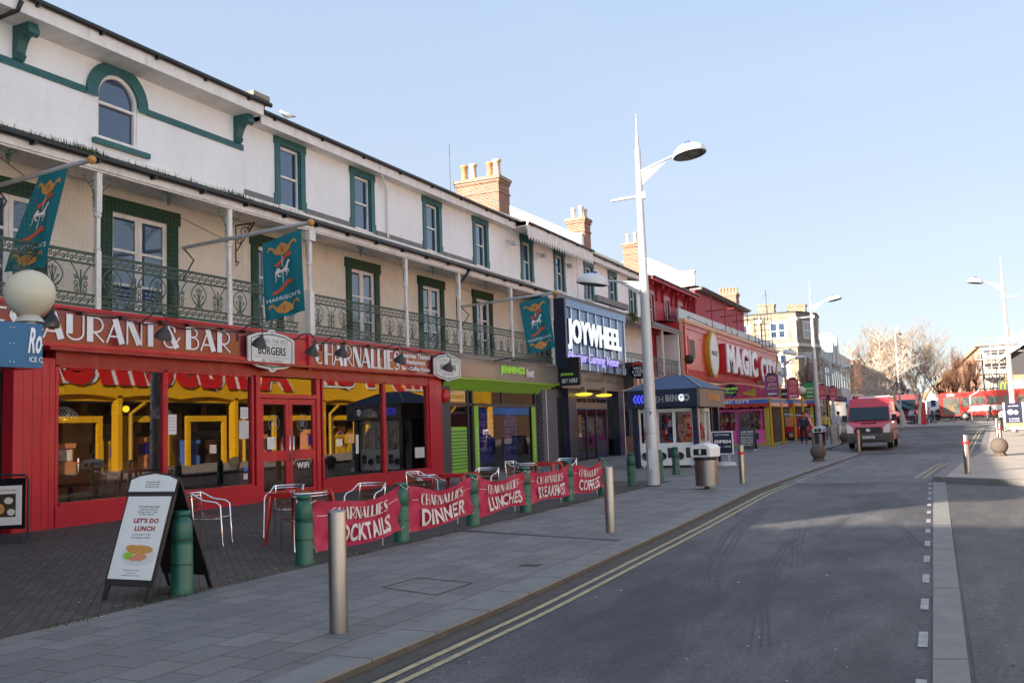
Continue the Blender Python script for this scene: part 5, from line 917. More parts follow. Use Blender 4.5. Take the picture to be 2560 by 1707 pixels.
# stainless bollards
ST = [((847, 1580), 'nearest steel bollard on the grey slabs in front of the COCKTAILS banner', 0), ((1527, 1330), 'steel bollard beside the kerb right of the COFFEES banner', 0), ((1857, 1208), 'red-banded steel bollard right of the nearest litter bin', 1), ((2148, 1130), 'red-banded steel bollard in front of the van', 1), ((2420, 1183), 'red-banded steel bollard at the corner of the right-hand pavement', 1), ((2034, 1117), 'steel bollard left of the second litter bin', 0), ((2080, 1110), 'steel bollard in front of the walking man in navy', 0), ((2099, 1102), 'steel bollard next to the left side of the van', 0), ((2503, 1118), 'red-banded steel bollard just behind the right-hand stone ball', 1), ((2494, 1092), 'steel bollard beside the right-hand litter bin', 0)]
sb = {}
for px, lb, tape in ST:
    g = onG(*px, .07 if px[0] > 2300 else 0)
    if tape not in sb:
        s_ = thing('steel_bollard', lb, 'bollard', (0, 0, 0), 'brushed steel bollards'); MB().lathe([(.075, 0), (.075, .97), (.071, .985), (0, .99)], (0, 0, 0), 24).build('post', 'steel', s_)
        if tape: MB().lathe([(.077, 0), (.077, .075)], (0, 0, .74), 24).build('red_band', 'red_tape', s_)
        sb[tape] = s_; o = s_
    else: o = copy_tree(sb[tape])
    place(o, g, 0, lb)
bb = None
for px, lb in (((2047, 1153), 'stone ball bollard on the left pavement corner'), ((2500, 1140), 'stone ball bollard on the right-hand pavement'), ((2113, 1108), 'stone ball bollard beside the front wing of the van')):
    g = onG(*px, .07 if px[0] > 2300 else 0)
    if bb is None:
        bb = thing('ball_bollard', lb, 'bollard', (0, 0, 0), 'dark stone ball bollards'); MB().ball((0, 0, .36), .29, 24).build('ball', 'concrete_ball', bb); MB().lathe([(.27, 0), (.2, .13), (.16, .13)], (0, 0, 0), 4).build('base', 'concrete_ball', bb); o = bb
    else: o = copy_tree(bb)
    place(o, g, .4, lb)
# litter bins
bn = thing('litter_bin', '', 'litter bin', (0, 0, 0), 'steel litter bins with pale hoods')
m = MB(); n = 28
for k in range(n):
    a = 2*math.pi*k/n; b = 2*math.pi*(k+.82)/n
    m.add([(.26*math.cos(a), .26*math.sin(a), .09), (.265*math.cos(b), .265*math.sin(b), .09), (.265*math.cos(b), .265*math.sin(b), .7), (.26*math.cos(a), .26*math.sin(a), .7)], [(0, 1, 2, 3)])
m.lathe([(.24, .08), (.24, .7)], (0, 0, 0), 24); m.build('body', 'steel', bn); MB().lathe([(.06, 0), (.06, .1), (.24, .1)], (0, 0, 0), 12).build('foot', 'kerb_face', bn)
m = MB(); m.lathe([(.28, .7), (.295, .72), (.29, .77), (.25, .78)], (0, 0, 0), 24); m.build('black_rim', 'black', bn)
m = MB(); prof = [(-.27, .78), (.27, .78), (.28, .98), (.22, 1.06), (0, 1.1), (-.22, 1.06), (-.28, .98)]
m.prism(prof, lambda a, b, t: Vector((a, t, b)), -.22, .22); hd = m.build('hood', 'white', bn); MB().box(-.19, .19, -.225, .225, .82, .97).build('opening', 'black', hd); MB().box(-.03, .03, -.228, -.226, .85, .95).build('sticker', 'white', hd)
fb = True
for px, lb in (((1768, 1222), 'nearest steel litter bin with a rounded pale hood beside the kerb'), ((2052, 1118), 'second steel litter bin behind the left stone ball'), ((2515, 1078), 'tall litter bin on the right-hand pavement beside the advertising board')):
    g = onG(*px, .07 if px[0] > 2300 else 0); o = bn if fb else copy_tree(bn); fb = False; place(o, g, -.35, lb)
    if px[0] > 2300: o.scale = (1, 1, 1.2)
# ---- banners tied between the bollards
def banner(i, j, word, lb):
    a, b = BP[i], BP[j]; d = (b-a).normalized(); N = Vector((d.y, -d.x, 0)); A = a+d*.14; B = b-d*.13
    t = thing('banner', 'red fabric banner reading '+lb, 'banner', (A+B)/2, 'red banners tied between the green bollards'); L = (B-A).length; sd_ = i*1.7
    def q(u, v, tt=0):
        top = .80-.12*math.sin(math.pi*u)-.02*math.sin(u*9+sd_)+.02*u; bot = .13+.05*math.sin(u*5+sd_)*.6+.04*u
        if i == 1: bot -= .03*(1-u)
        w_ = .02*math.sin(u*9+v*5+sd_)*(.3+.7*math.sin(math.pi*u))+.008*math.sin(u*21-v*8+sd_*2)+.008*math.sin(v*11+u*7+sd_)-.02*math.sin(math.pi*v)+.014*math.sin(34*(u-.35*v)+sd_)*math.exp(-u*7)+.014*math.sin(34*(1-u-.35*v)+sd_)*math.exp(-(1-u)*7)
        return A+(B-A)*u+Vector((0, 0, bot+(top-bot)*v))+N*(w_+.06+tt)
    n, k = 40, 14; g = MB(); g.add([q(x/n, y/k) for y in range(k+1) for x in range(n+1)], [(y*(n+1)+x, y*(n+1)+x+1, (y+1)*(n+1)+x+1, (y+1)*(n+1)+x) for y in range(k) for x in range(n)], True); cl = g.build('cloth', 'banner', t)
    k = MB(); deco(k, 'CHARNALLIES', sub(q, .15, .6, .82, .87), gap=.05, t=.035); k.ribbon([(.03, .7), (.14, .71)], .014, q, .01); k.ribbon([(.84, .71), (.97, .72)], .014, q, .01); k.text(word, lambda u, v, t_=0: q(.15+.7*u, .1+.4*v, .05+t_), bold=.03); k.build('lettering', 'banner_letter', cl)
    m = MB()
    for P_, Q_ in ((q(0, 1), a+Vector((0, 0, .76))), (q(1, 1), b+Vector((0, 0, .76))), (q(0, 0), a+Vector((0, 0, .3))), (q(1, 0), b+Vector((0, 0, .3)))): m.tube([P_, Q_+N*.1], .006, 4)
    m.tube([q(.75, 0), q(.75, 0)+Vector((0, 0, -.1))], .008, 4); m.build('ties', 'offwhite', t)
for i, (wd, lb) in enumerate((('COCKTAILS', 'COCKTAILS, nearest of the row and partly behind the steel bollard'), ('DINNER', 'DINNER, second of the row'), ('LUNCHES', 'LUNCHES, in the middle of the row'), ('BREAKFAST', 'BREAKFAST, fourth of the row'), ('COFFEES', 'COFFEES, farthest of the row'))): banner(i+1, i+2, wd, lb)
# ---- tables and chairs
tb = thing('cafe_table', '', 'table', (0, 0, 0), 'red metal cafe tables outside the restaurant')
m = MB(); m.box(-.36, .36, -.36, .36, .755, .775); m.box(-.36, .36, -.36, -.345, .70, .755); m.box(-.36, .36, .345, .36, .70, .755); m.box(-.36, -.345, -.345, .345, .70, .755); m.box(.345, .36, -.345, .345, .70, .755); m.build('tabletop', 'table_red', tb)
for sx in (-1, 1):
    for sy in (-1, 1): MB().tube([(sx*.31, sy*.31, .74), (sx*.33, sy*.33, .7), (sx*.385, sy*.385, 0)], [.05, .048, .02], 8).build('leg', 'table_red', tb)
ch = thing('cafe_chair', '', 'chair', (0, 0, 0), 'polished aluminium cafe armchairs')
# seat faces +Y of the chair; arms loop round the back
for s_ in (-1, 1):
    m = MB(); m.tube([(s_*.26, -.26, 0), (s_*.24, -.2, .42), (s_*.23, -.24, .8)], .013, 8); m.build('rear_leg', 'chrome', ch)
    m = MB(); m.tube([(s_*.27, .24, 0), (s_*.27, .2, .62), (s_*.27, .14, .665), (s_*.27, -.05, .7), (s_*.25, -.22, .8)], .013, 8); m.build('front_leg', 'chrome', ch)
m = MB(); m.tube([(-.25, -.22, .8)]+[(.25*math.cos(math.radians(a)), -.2+.14*math.sin(math.radians(a)), .8) for a in range(200, 345, 12)]+[(.25, -.22, .8)], .014, 8)
m.tube([(-.25, -.22, .76)]+[(.24*math.cos(math.radians(a)), -.2+.13*math.sin(math.radians(a)), .76) for a in range(200, 345, 12)]+[(.25, -.22, .76)], .011, 8); m.build('arm_rail', 'chrome', ch); m = MB(); m.tube([(-.24, -.2, .42), (-.24, .2, .43), (.24, .2, .43), (.24, -.2, .42), (-.24, -.2, .42)], .013, 8); m.build('seat_frame', 'chrome', ch)
m = MB(); [m.box(-.23, .23, -.19+i*.1, -.11+i*.1, .435, .447) for i in range(4)]; m.build('seat', 'chair_slat', ch)
m = MB(); [m.bar((-.21, -.255-.006*i, .5+.085*i), (.21, -.255-.006*i, .5+.085*i), .01, .06) for i in range(3)]; m.build('backrest', 'chair_slat', ch)
tabs = [(-9.15, 11.62, .12, 'nearest red cafe table, behind the COCKTAILS banner'), (-9.2, 16.55, .05, 'red cafe table behind the DINNER and LUNCHES banners'), (-9.3, 21.2, .1, 'red cafe table behind the BREAKFAST banner')]
chs = [(0, (578, 1370), 'whole aluminium chair standing left of the nearest red table', -.2), (1, -10.1, 12.4, math.radians(200), 'aluminium chair on the far side of the nearest red table, nearest the doors'), (1, -8.75, 12.75, math.radians(185), 'aluminium chair at the right of the nearest red table, above the COCKTAILS banner'), (1, -8.6, 11.0, math.radians(60), 'aluminium chair partly hidden behind the second green bollard'),
       (1, -9.2, 15.55, 0, 'aluminium chair before the second red table, above the left edge of the DINNER banner'), (1, -10.0, 16.6, math.radians(-90), 'aluminium chair on the far side of the second red table'), (1, -9.1, 17.6, math.radians(180), 'aluminium chair behind the second red table, above the LUNCHES banner'), (1, -9.2, 20.1, 0, 'aluminium chair before the farthest red table, above the LUNCHES and BREAKFAST banners'), (1, -10.0, 21.2, math.radians(-90), 'aluminium chair on the far side of the farthest red table'), (1, -9.2, 22.3, math.radians(180), 'aluminium chair behind the farthest red table, above the COFFEES banner')]
for i, (x, y, rz, lb) in enumerate(tabs): place(tb if i == 0 else copy_tree(tb), (x, y, 0), rz, lb)
for i, c in enumerate(chs):
    if c[0] == 0: x, y, rz, lb = -10.35, 11.0, math.radians(-62), c[2]
    else: x, y, rz, lb = c[1:]
    place(ch if i == 0 else copy_tree(ch), (x, y, 0), rz, lb)
for i, (x, y, rz) in enumerate(((-16.95, 13.9, 0), (-16.95, 16.6, 0), (-16.95, 22.7, 0), (-16.95, 25.4, 0))):   # bentwood chairs and tables inside
    t = thing('dining_table', ['brown dining table behind the leftmost restaurant window', 'brown dining table behind the second restaurant window', 'brown dining table behind the third restaurant window', 'brown dining table behind the right-hand restaurant window'][i], 'table', (x, y, 0), 'dining tables inside the restaurant')
    MB().box(x-.4, x+.4, y-.5, y+.5, .74, .77).build('tabletop', 'wood_dark', t); MB().tube([(x, y, 0), (x, y, .74)], .05, 8).build('pedestal', 'black', t)
    for k, s_ in enumerate((-1, 1)):
        c = thing('dining_chair', 'bentwood dining chair %s the brown table behind the %s restaurant window' % (('left of', 'right of')[k], ('leftmost', 'second', 'third', 'right-hand')[i]), 'chair', (x, y+s_*.8, 0), 'bentwood chairs inside the restaurant'); yy = y+s_*.8
        MB().box(x-.2, x+.2, yy-.2, yy+.2, .44, .47).build('seat', 'wood_dark', c)
        for a in (-1, 1):
            for b in (-1, 1): MB().tube([(x+a*.17, yy+b*.17, .44), (x+a*.2, yy+b*.2, 0)], .016, 6).build('leg', 'wood_dark', c)
        MB().tube([(x-.18, yy+s_*.19, .46), (x-.17, yy+s_*.22, .8), (x, yy+s_*.23, .92), (x+.17, yy+s_*.22, .8), (x+.18, yy+s_*.19, .46)], .014, 6).build('backrest', 'wood_dark', c)
# ---- open A-board
FL, FR = onG(266, 1492), onG(356, 1515); BL, BR = onG(505, 1440), onG(568, 1463)
AT = thing('a_board', 'large black A-board with a white fish and chips menu standing open beside a green bollard', 'A-board', (FL+FR)/2)
d = (FR-FL).normalized(); H = 1.22; W = .66; c0 = (FL+FR)/2+Vector((0, .0, 0)); bk = ((BL+BR)/2-c0); bk.z = 0; bd = bk.normalized(); d = Vector((bd.y, -bd.x, 0))
if d.dot(FR-FL) < 0: d = -d
A0 = c0-d*W/2; tp = A0+bd*.42+Vector((0, 0, H)); B0 = A0+bd*.92
N = d.cross((tp-A0).normalized()).normalized()
N = N if N.dot(bd) < 0 else -N
q = lambda u, v, t=0: A0+d*W*u+(tp-A0)*v+N*(t)
fr = MB()
def slab(mb, q, u0, v0, u1, v1, t0, t1): mb.add([q(u0, v0, t0), q(u1, v0, t0), q(u1, v1, t0), q(u0, v1, t0), q(u0, v0, t1), q(u1, v0, t1), q(u1, v1, t1), q(u0, v1, t1)], [(0, 3, 2, 1), (4, 5, 6, 7), (0, 1, 5, 4), (1, 2, 6, 5), (2, 3, 7, 6), (3, 0, 4, 7)])
slab(fr, q, 0, .12, 1, .97, -.03, 0); slab(fr, q, .02, 0, .1, .12, -.03, 0); slab(fr, q, .9, 0, .98, .12, -.03, 0); fr.build('front_panel', 'black', AT)
q_ = lambda u, v, t=0: B0+d*W*u+(tp-B0)*v-N*t
fr = MB(); slab(fr, q_, 0, .12, 1, .99, 0, .03); slab(fr, q_, .02, 0, .1, .12, 0, .03); slab(fr, q_, .9, 0, .98, .12, 0, .03); fr.build('back_panel', 'black', AT)
m = MB(); slab(m, q, .05, .17, .95, .84, .002, .012); po = m.build('poster', 'shield', AT)
m = MB(); m.prism([(.02, .88), (.98, .88), (.98, .98), (.8, 1.01), (.5, 1.03), (.2, 1.01), (.02, .98)], lambda a, b, t: q(a, b, t), .0, .014); hd = m.build('header_panel', 'shield', AT); m = MB(); m.prism([(0, .86), (1, .86), (1, 1.0), (.8, 1.03), (.5, 1.05), (.2, 1.03), (0, 1.0)], lambda a, b, t: q(a, b, t), -.03, -.001); m.build('header_frame', 'black', AT)
k = MB(); k.text("LET'S DO", sub(q, .3, .62, .82, .66), bold=.05, depth=.0135); k.text('LUNCH', sub(q, .36, .555, .78, .595), bold=.05, depth=.0135); k.build('red_lettering', 'red_dark', po)
k = MB()
for s_, a, b, v0, v1 in (('CHARNALLIES', .33, .77, .745, .762), ('American themed', .36, .74, .725, .738), ('Restaurant - Bar', .34, .76, .705, .718), ('Coffee House', .38, .7, .685, .698), ('2 Courses 11.95', .34, .72, .52, .535), ('3 Courses 14.95', .32, .72, .495, .51), ('Monday to Friday', .34, .68, .235, .247), ('until 2pm', .38, .62, .215, .226), ('Selected menu only', .32, .7, .195, .206)): k.text(s_, sub(q, a, v0, b, v1), depth=.0135)
k.build('small_lettering', 'letter_dark', po); k = MB()
for v in (.955, .935, .915): k.text('Restaurant Bar', sub(q, .36, v, .66, v+.013), depth=.0155)
k.build('header_lettering', 'letter_dark', hd)
el = lambda cu, cv, ru, rv, t, n=20: [q(cu+ru*math.cos(2*math.pi*i/n), cv+rv*math.sin(2*math.pi*i/n), t) for i in range(n)]
for nm, mm, L in (('plate', 'lamp_shell', [(.57, .36, .36, .085, .013)]), ('battered_fish', 'gold', [(.58, .405, .27, .036, .015), (.42, .418, .14, .025, .016)]), ('chips', 'toy_orange', [(.6, .345, .12, .03, .017), (.5, .335, .1, .02, .018), (.68, .35, .09, .02, .019)]), ('peas', 'lime', [(.37, .355, .1, .03, .016)]), ('sauce', 'toy_white', [(.78, .36, .09, .02, .017)])):
    k = MB()
    for e_ in L: k.add(el(*e_), [tuple(range(20))])
    k.build(nm, mm, po)
# ---- black frame poster stand
g0, g1 = onG(-40, 1362), onG(105, 1352); y = g1.y-.15; g0 = Vector((-14.95, y-.42, 0)); g1 = Vector((-14.3, y+.03, 0)); PS = thing('poster_stand', 'black swing poster stand with a food picture beside the red corner pilaster', 'poster stand', (g0+g1)/2)
q = QP(g0, g1, g1+Vector((0, 0, 1.13)), g0+Vector((0, 0, 1.13)))
m = MB(); slab(m, q, .02, 0, .98, .12, -.18, .22); m.build('base', 'charcoal', PS); m = MB(); m.tube([q(.02, .05), q(.02, .92), q(.08, .99), (q(.5, 1.0)), q(.92, .99), q(.98, .92), q(.98, .05)], .022, 8); m.build('hoop', 'black', PS)
m = MB(); slab(m, q, .08, .2, .92, .95, -.02, .02); m.build('frame', 'black_gloss', PS); m = MB(); slab(m, q, .16, .26, .86, .84, .021, .024); po = m.build('poster', 'paper', PS)
m = MB(); slab(m, q, .28, .38, .74, .72, .025, .027); m.build('food_photo', 'wood_dark', po)
for nm, mm, cu, cv, ru, rv in (('pancakes', 'gold', .42, .5, .1, .08), ('bowl', 'toy_white', .6, .62, .09, .05), ('sauce', 'toy_orange', .34, .62, .06, .04), ('berries', 'toy_white', .65, .45, .08, .05)): MB().add([q(cu+ru*math.cos(a*.4), cv+rv*math.sin(a*.4), .029) for a in range(16)], [tuple(range(16))]).build(nm, mm, po)
MB().add([q(.28+.08*math.cos(a*.4), .32+.045*math.sin(a*.4), .028) for a in range(16)], [tuple(range(16))]).build('green_badge', 'sign_green', po)
MB().text("Loaded Pancakes", sub(q, .3, .765, .76, .79), depth=.026).build('lettering', 'cloth_red', po)
# ---- ice cream kiosk canopy with a globe lamp
ik = thing('ice_cream_kiosk', 'blue ice cream kiosk canopy with white script jutting in at the left edge', 'kiosk', (-12.3, 7.4, 0))
x1 = onY(104, 870, 9.0); zt, zb_ = 3.3, 2.68; P = []
for i in range(9): a = i/8; P.append((x1.x+.02-1.25*a-.1*math.sin(a*math.pi), 9.0-.12*math.sin(a*math.pi/2)*3))
m = MB(); vs = []
for i, (x, y) in enumerate(P): vs += [(x, y, zb_+.012*i), (x, y, zt+.02*i)]
m.add(vs, [(2*i, 2*i+2, 2*i+3, 2*i+1) for i in range(8)]); m.add([(P[0][0], P[0][1], zb_), (P[0][0], P[0][1], zt), (P[0][0]-.3, 6.0, zt), (P[0][0]-.3, 6.0, zb_)], [(0, 1, 2, 3)]); m.add([(P[0][0], P[0][1], zt), (P[-1][0], P[-1][1], zt+.16), (P[-1][0]-.8, 6, zt), (P[0][0]-.3, 6, zt)], [(0, 1, 2, 3)])
ca = m.build('canopy', 'ice_blue', ik); MB().add([(P[0][0], 9, zb_-.01), (P[-1][0], 8.7, zb_-.01), (-13.6, 6, zb_-.01), (P[0][0]-.3, 6, zb_-.01)], [(0, 1, 2, 3)]).build('canopy_soffit', 'red_dark', ca)
MB().box(-13.6, -12.2, 5.2, 7.4, 0, zb_).build('kiosk_body', 'navy', ik)
e = Vector((x1.x, 9.0, 0)); sp_ = lambda s_, z_, t=0: Vector((x1.x+.02-.1*s_+.006+t, 9-s_, z_)); mp = lambda u, v, t=0: sp_(.22-.2*u, 2.88+.36*v, t); k = MB(); k.text('Ro', mp, bold=.02, shear=.35, depth=.01); k.text('ICE C', lambda u, v, t=0: sp_(.2-.19*u, 2.76+.07*v, t), depth=.01); k.build('lettering', 'white_letter', ca)
k = MB(); [k.ball(sp_(o_, z), .014, 8) for o_ in (.01, .42, .47) for z in (2.75, 3.0, 3.22)]; k.build('rivets', 'chrome', ca)
gp_ = onY(75, 734, 9.2); gb = thing('globe_lamp', 'large cream globe lamp above the blue ice cream kiosk', 'globe lamp', gp_); MB().ball(gp_, .345, 32).build('globe', 'globe', gb); m = MB(); m.lathe([(.2, 0), (.17, .05), (.1, .12), (.08, .13), (.08, .0)], gp_-Vector((0, 0, .42)), 20); m.lathe([(.09, 0), (.09, .14)], gp_-Vector((0, 0, .55)), 12); m.build('collar', 'offwhite', gb)
# ============================================================ PRIZE KIOSKS
def machine(par, label, P, w_, d_, H, body='white', screen=None, toys=('toy_red', 'toy_orange', 'toy_peach', 'toy_white', 'toy_brown'), n=26, seed=1, group=None):
    r = random.Random(seed); x, y, z = P; t = thing('grabber_machine', label, 'grabber machine', (x, y, z), group)
    m = MB(); m.box(x, x+w_, y, y+d_, z+.08, z+H*.42); m.box(x, x+w_, y, y+d_, z+H-.12, z+H); m.box(x, x+w_, y+d_-.05, y+d_, z+H*.42, z+H-.12)
    for a in (x, x+w_-.05): m.box(a, a+.05, y, y+.05, z+H*.42, z+H-.12); m.box(a, a+.05, y+d_-.1, y+d_-.05, z+H*.42, z+H-.12)
    for a in (x+.08, x+w_-.12): m.tube([(a, y+.08, z), (a, y+.08, z+.08)], .04, 8)
    m.build('cabinet', body, t)
    m = MB(); m.lathe([(0, 0), (.14, 0), (.14, .02)], (x+w_*.25, y-.001, z+.42), 16, (0, -1, 0)); m.box(x+w_*.55, x+w_*.85, y-.015, y, z+.35, z+.72); m.build('prize_door', 'charcoal', t)
    m = MB(); m.quad((x+.05, y+.02, z+H*.42), (x+w_-.05, y+.02, z+H*.42), (x+w_-.05, y+.02, z+H-.12), (x+.05, y+.02, z+H-.12)); m.build('pane', 'net_glass', t)
    for k, tm in enumerate(toys):
        m = MB()
        for i in range(n//len(toys)):
            c = Vector((x+.15+r.random()*(w_-.3), y+.12+r.random()*(d_-.35), z+H*.42+.08+r.random()*(H*.36))); s_ = r.uniform(.07, .11)
            m.ball(c, s_, 8); m.ball(c+Vector((0, -.02, s_*1.2)), s_*.7, 8); m.ball(c+Vector((s_*.5, -.02, s_*1.75)), s_*.25, 6); m.ball(c+Vector((-s_*.5, -.02, s_*1.75)), s_*.25, 6)
        m.build('soft_toys', tm, t)
    return t
KX0, KX1, KY0, KY1 = -11.05, -8.6, 33.6, 37.1
kb = thing('prize_kiosk', 'navy prize kiosk with a hipped roof and a BINGO header sign', 'kiosk', ((KX0+KX1)/2, 36, 0))
m = MB()
for x, y in ((KX0, KY0), (KX1-.18, KY0), (KX0, KY1-.2), (KX1-.18, KY1-.2)): m.box(x, x+.18, y, y+.2, 0, 2.3)
m.box(KX1-.1, KX1-.02, KY0+2.4, KY1-1.2, 0, 2.3); m.build('corner_post', 'navy', kb)
m = MB(); m.box(KX0-.1, KX1+.1, KY0-.25, KY0-.1, 2.2, 2.85); m.box(KX0-.1, KX1+.1, KY1+.0, KY1+.1, 2.2, 2.85); m.box(KX0-.1, KX0-.02, KY0-.1, KY1, 2.2, 2.85); m.build('header', 'navy', kb)
m = MB(); m.box(KX1+.101, KX1+.2, KY0-.25, KY1+.15, 2.18, 2.85); m.build('side_header', 'kiosk_grey', kb)
m = MB(); z0, z1 = 2.86, 3.42; a = .26; rx0, rx1, ry0, ry1 = KX0+.95, KX1-.75, KY0+1.3, KY1-1.3
m.add([(KX0-a, KY0-a, z0), (KX1+a, KY0-a, z0), (KX1+a, KY1+a, z0), (KX0-a, KY1+a, z0), (rx0, ry0, z1), (rx1, ry0, z1), (rx1, ry1, z1), (rx0, ry1, z1)], [(0, 1, 5, 4), (1, 2, 6, 5), (2, 3, 7, 6), (3, 0, 4, 7), (4, 5, 6, 7), (0, 3, 2, 1)])
rfk = m.build('roof', 'navy_roof', kb); m = MB(); [m.bar(p_, q_, .05) for p_, q_ in (((KX1+a, KY0-a, z0), (rx1, ry0, z1)), ((KX0-a, KY0-a, z0), (rx0, ry0, z1)), ((KX1+a, KY1+a, z0), (rx1, ry1, z1)))]; m.build('hip_trim', 'steel', rfk)
yy = KY0-.251; k = MB(); px = lambda p_, z: onY(p_, 1000, yy).x
k.text('CASH', YP(yy, px(1612, 0), px(1658, 0), 2.38, 2.62), depth=.01); k.build('cash_lettering', 'grey_letter', kb)
MB().text('BINGO', YP(yy, px(1664, 0), px(1724, 0), 2.4, 2.66), bold=.06, depth=.03).build('bingo_lettering', 'grey_letter', kb)
MB().text('G', YP(yy-.03, px(1697, 0), px(1710, 0), 2.4, 2.66), bold=.06, depth=.02).build('lit_letter', 'neon_white', kb)
k = MB()
for i in range(4): a_ = px(1584+i*8.5, 0); k.ribbon([(a_+.1, 2.68), (a_, 2.53), (a_+.1, 2.38)], .06, lambda u, v, t: Vector((u, yy-.01, v)))
k.build('chevrons', 'neon_blue', kb); MB().text('JOYWHEEL', XP(KX1+.203, KY0+.8, KY0+2.9, 2.35, 2.68), bold=.03, depth=.01).build('side_lettering', 'gold', kb)
m = MB(); m.box(KX0+.2, KX1-.2, KY1-.3, KY1-.2, 0, 2.3); m.build('back_panel', 'interior', kb)
tys = ('toy_red', 'toy_peach', 'toy_white', 'toy_orange', 'toy_black', 'toy_blue')
machine(kb, 'white grabber machine full of dark and red toys at the left of the navy kiosk', (KX0+.22, KY0+.15, 0), .68, .9, 2.15, seed=3, n=110, toys=('toy_black', 'toy_white', 'toy_red', 'toy_blue'), group='white grabber machines in the navy kiosk')
machine(kb, 'white grabber machine with mixed toys in the middle of the navy kiosk', (KX0+.91, KY0+.15, 0), .62, .9, 2.15, seed=5, n=110, toys=('toy_red', 'toy_white', 'toy_blue', 'toy_black'), group='white grabber machines in the navy kiosk')
machine(kb, 'white grabber machine heaped with peach and red toys at the right of the navy kiosk', (KX0+1.54, KY0+.15, 0), .72, .9, 2.15, seed=9, n=120, toys=('toy_peach', 'toy_peach', 'toy_red', 'toy_orange', 'toy_pink'), group='white grabber machines in the navy kiosk')
machine(kb, 'tall red and white prize machine on the right side of the navy kiosk', (KX1-.75, KY0+1.4, 0), .7, .7, 2.15, seed=12, body='white', toys=('toy_red', 'toy_orange'), n=20)
# magic city kiosks
def fair_kiosk(label, X0, X1, Y0, Y1, z, arch=True):
    t = thing('fairground_kiosk', label, 'kiosk', ((X0+X1)/2, (Y0+Y1)/2, z), 'fairground prize kiosks')
    m = MB()
    for x, y in ((X0, Y0), (X1-.22, Y0), (X1-.22, Y1-.2), (X0, Y1-.2)): m.box(x, x+.22, y, y+.2, z, z+2.25)
    m.build('yellow_post', 'kiosk_yellow', t); m = MB(); m.box(X0-.2, X1+.2, Y0-.2, Y0-.1, z+2.45, z+2.7); m.box(X1+.1, X1+.2, Y0-.1, Y1+.2, z+2.45, z+2.7); m.build('blue_fascia', 'royal', t)
    m = MB(); m.box(X0-.2, X1+.2, Y0-.22, Y0-.1, z+2.68, z+2.76); m.box(X1+.1, X1+.22, Y0-.1, Y1+.2, z+2.68, z+2.76); m.build('cornice', 'peach', t)
    m = MB(); n = 8; w_ = (X1-X0+.4)/n
    for i in range(n): m.prism([(X0-.2+i*w_, z+2.46), (X0-.2+(i+1)*w_, z+2.46), (X0-.2+(i+1)*w_, z+2.3), (X0-.2+(i+.75)*w_, z+2.22), (X0-.2+(i+.25)*w_, z+2.22), (X0-.2+i*w_, z+2.3)], lambda a, b, q: Vector((a, Y0-.2+q, b)), 0, .04)
    m.build('valance', 'cloth_red', t); m = MB(); n = 10; w_ = (Y1-Y0+.4)/n
    for i in range(n): m.prism([(Y0-.2+i*w_, z+2.46), (Y0-.2+(i+1)*w_, z+2.46), (Y0-.2+(i+1)*w_, z+2.3), (Y0-.2+(i+.5)*w_, z+2.2), (Y0-.2+i*w_, z+2.3)], lambda a, b, q: Vector((X1+.2+q, a, b)), 0, .04)
    m.build('side_valance', 'peach', t); m = MB(); m.box(X0, X1, Y0+1.5, Y1, z, z+2.4); m.build('back_room', 'interior', t); m = MB().box(X0-.1, X1+.1, Y0-.1, Y1+.1, z, z+.1); m.build('plinth', 'kiosk_yellow', t)
    m = MB(); m.box(X0, X1, Y0, Y1, z+2.4, z+2.45); m.build('ceiling', 'pole_grey', t)
    MB().text('MAGIC CITY', YP(Y0-.202, X0+1, X1-1, z+2.5, z+2.66), bold=.03, depth=.01).build('lettering', 'white_letter', t)
    if arch:
        m = MB(); W = X1-X0+.3; m.prism([(X0-.15, z+2.77), (X1+.15, z+2.77), (X1+.15, z+3.3), (X1-W*.25, z+3.6), ((X0+X1)/2, z+3.72), (X0+W*.25, z+3.6), (X0-.15, z+3.3)], lambda a, b, q: Vector((a, Y0-.15+q, b)), 0, .1); ab = m.build('arched_board', 'magenta', t)
        k = MB(); k.ribbon([(X0-.15, z+3.3), (X0+W*.25, z+3.6), ((X0+X1)/2, z+3.72), (X1-W*.25, z+3.6), (X1+.15, z+3.3)], .07, lambda a, b, q: Vector((a, Y0-.16, b))); k.build('gilt_edge', 'peach', ab)
        k = MB()
        for c in (X0+W*.2, X1-W*.22): k.add([(c-.5, Y0-.16, z+3.08), (c+.35, Y0-.16, z+2.82), (c+.35, Y0-.16, z+3.36)], [(0, 1, 2)])
        k.build('yellow_arrows', 'yellow', ab); k = MB().lathe([(0, 0), (.4, 0), (.4, .01)], ((X0+X1)/2, Y0-.155, z+3.25), 20, (0, -1, 0)); rd = k.build('roundel', 'navy', ab)
        k = MB(); k.text('£50,000', YP(Y0-.17, (X0+X1)/2-.42, (X0+X1)/2+.42, z+3.28, z+3.46), bold=.03, depth=.01); k.text('MEGA JACKPOT', YP(Y0-.17, (X0+X1)/2-.34, (X0+X1)/2+.34, z+3.1, z+3.2), bold=.02, depth=.01); k.build('jackpot_lettering', 'lime_text', rd)
        k = MB(); [k.text('CASH', YP(Y0-.165, c-.1, c+.3, z+3.1, z+3.2), depth=.006) for c in (X0+W*.2, X1-W*.22)]; k.build('arrow_lettering', 'letter_dark', ab)
        k = MB()
        for i in range(14): c = (R_.uniform(X0, X1), R_.uniform(z+2.85, z+3.4)); k.add([(c[0]-.04, Y0-.158, c[1]-.04), (c[0]+.04, Y0-.158, c[1]-.04), (c[0]+.04, Y0-.158, c[1]+.04), (c[0]-.04, Y0-.158, c[1]+.04)], [(0, 1, 2, 3)])
        k.build('spots', 'poster_lilac', ab)
    return t
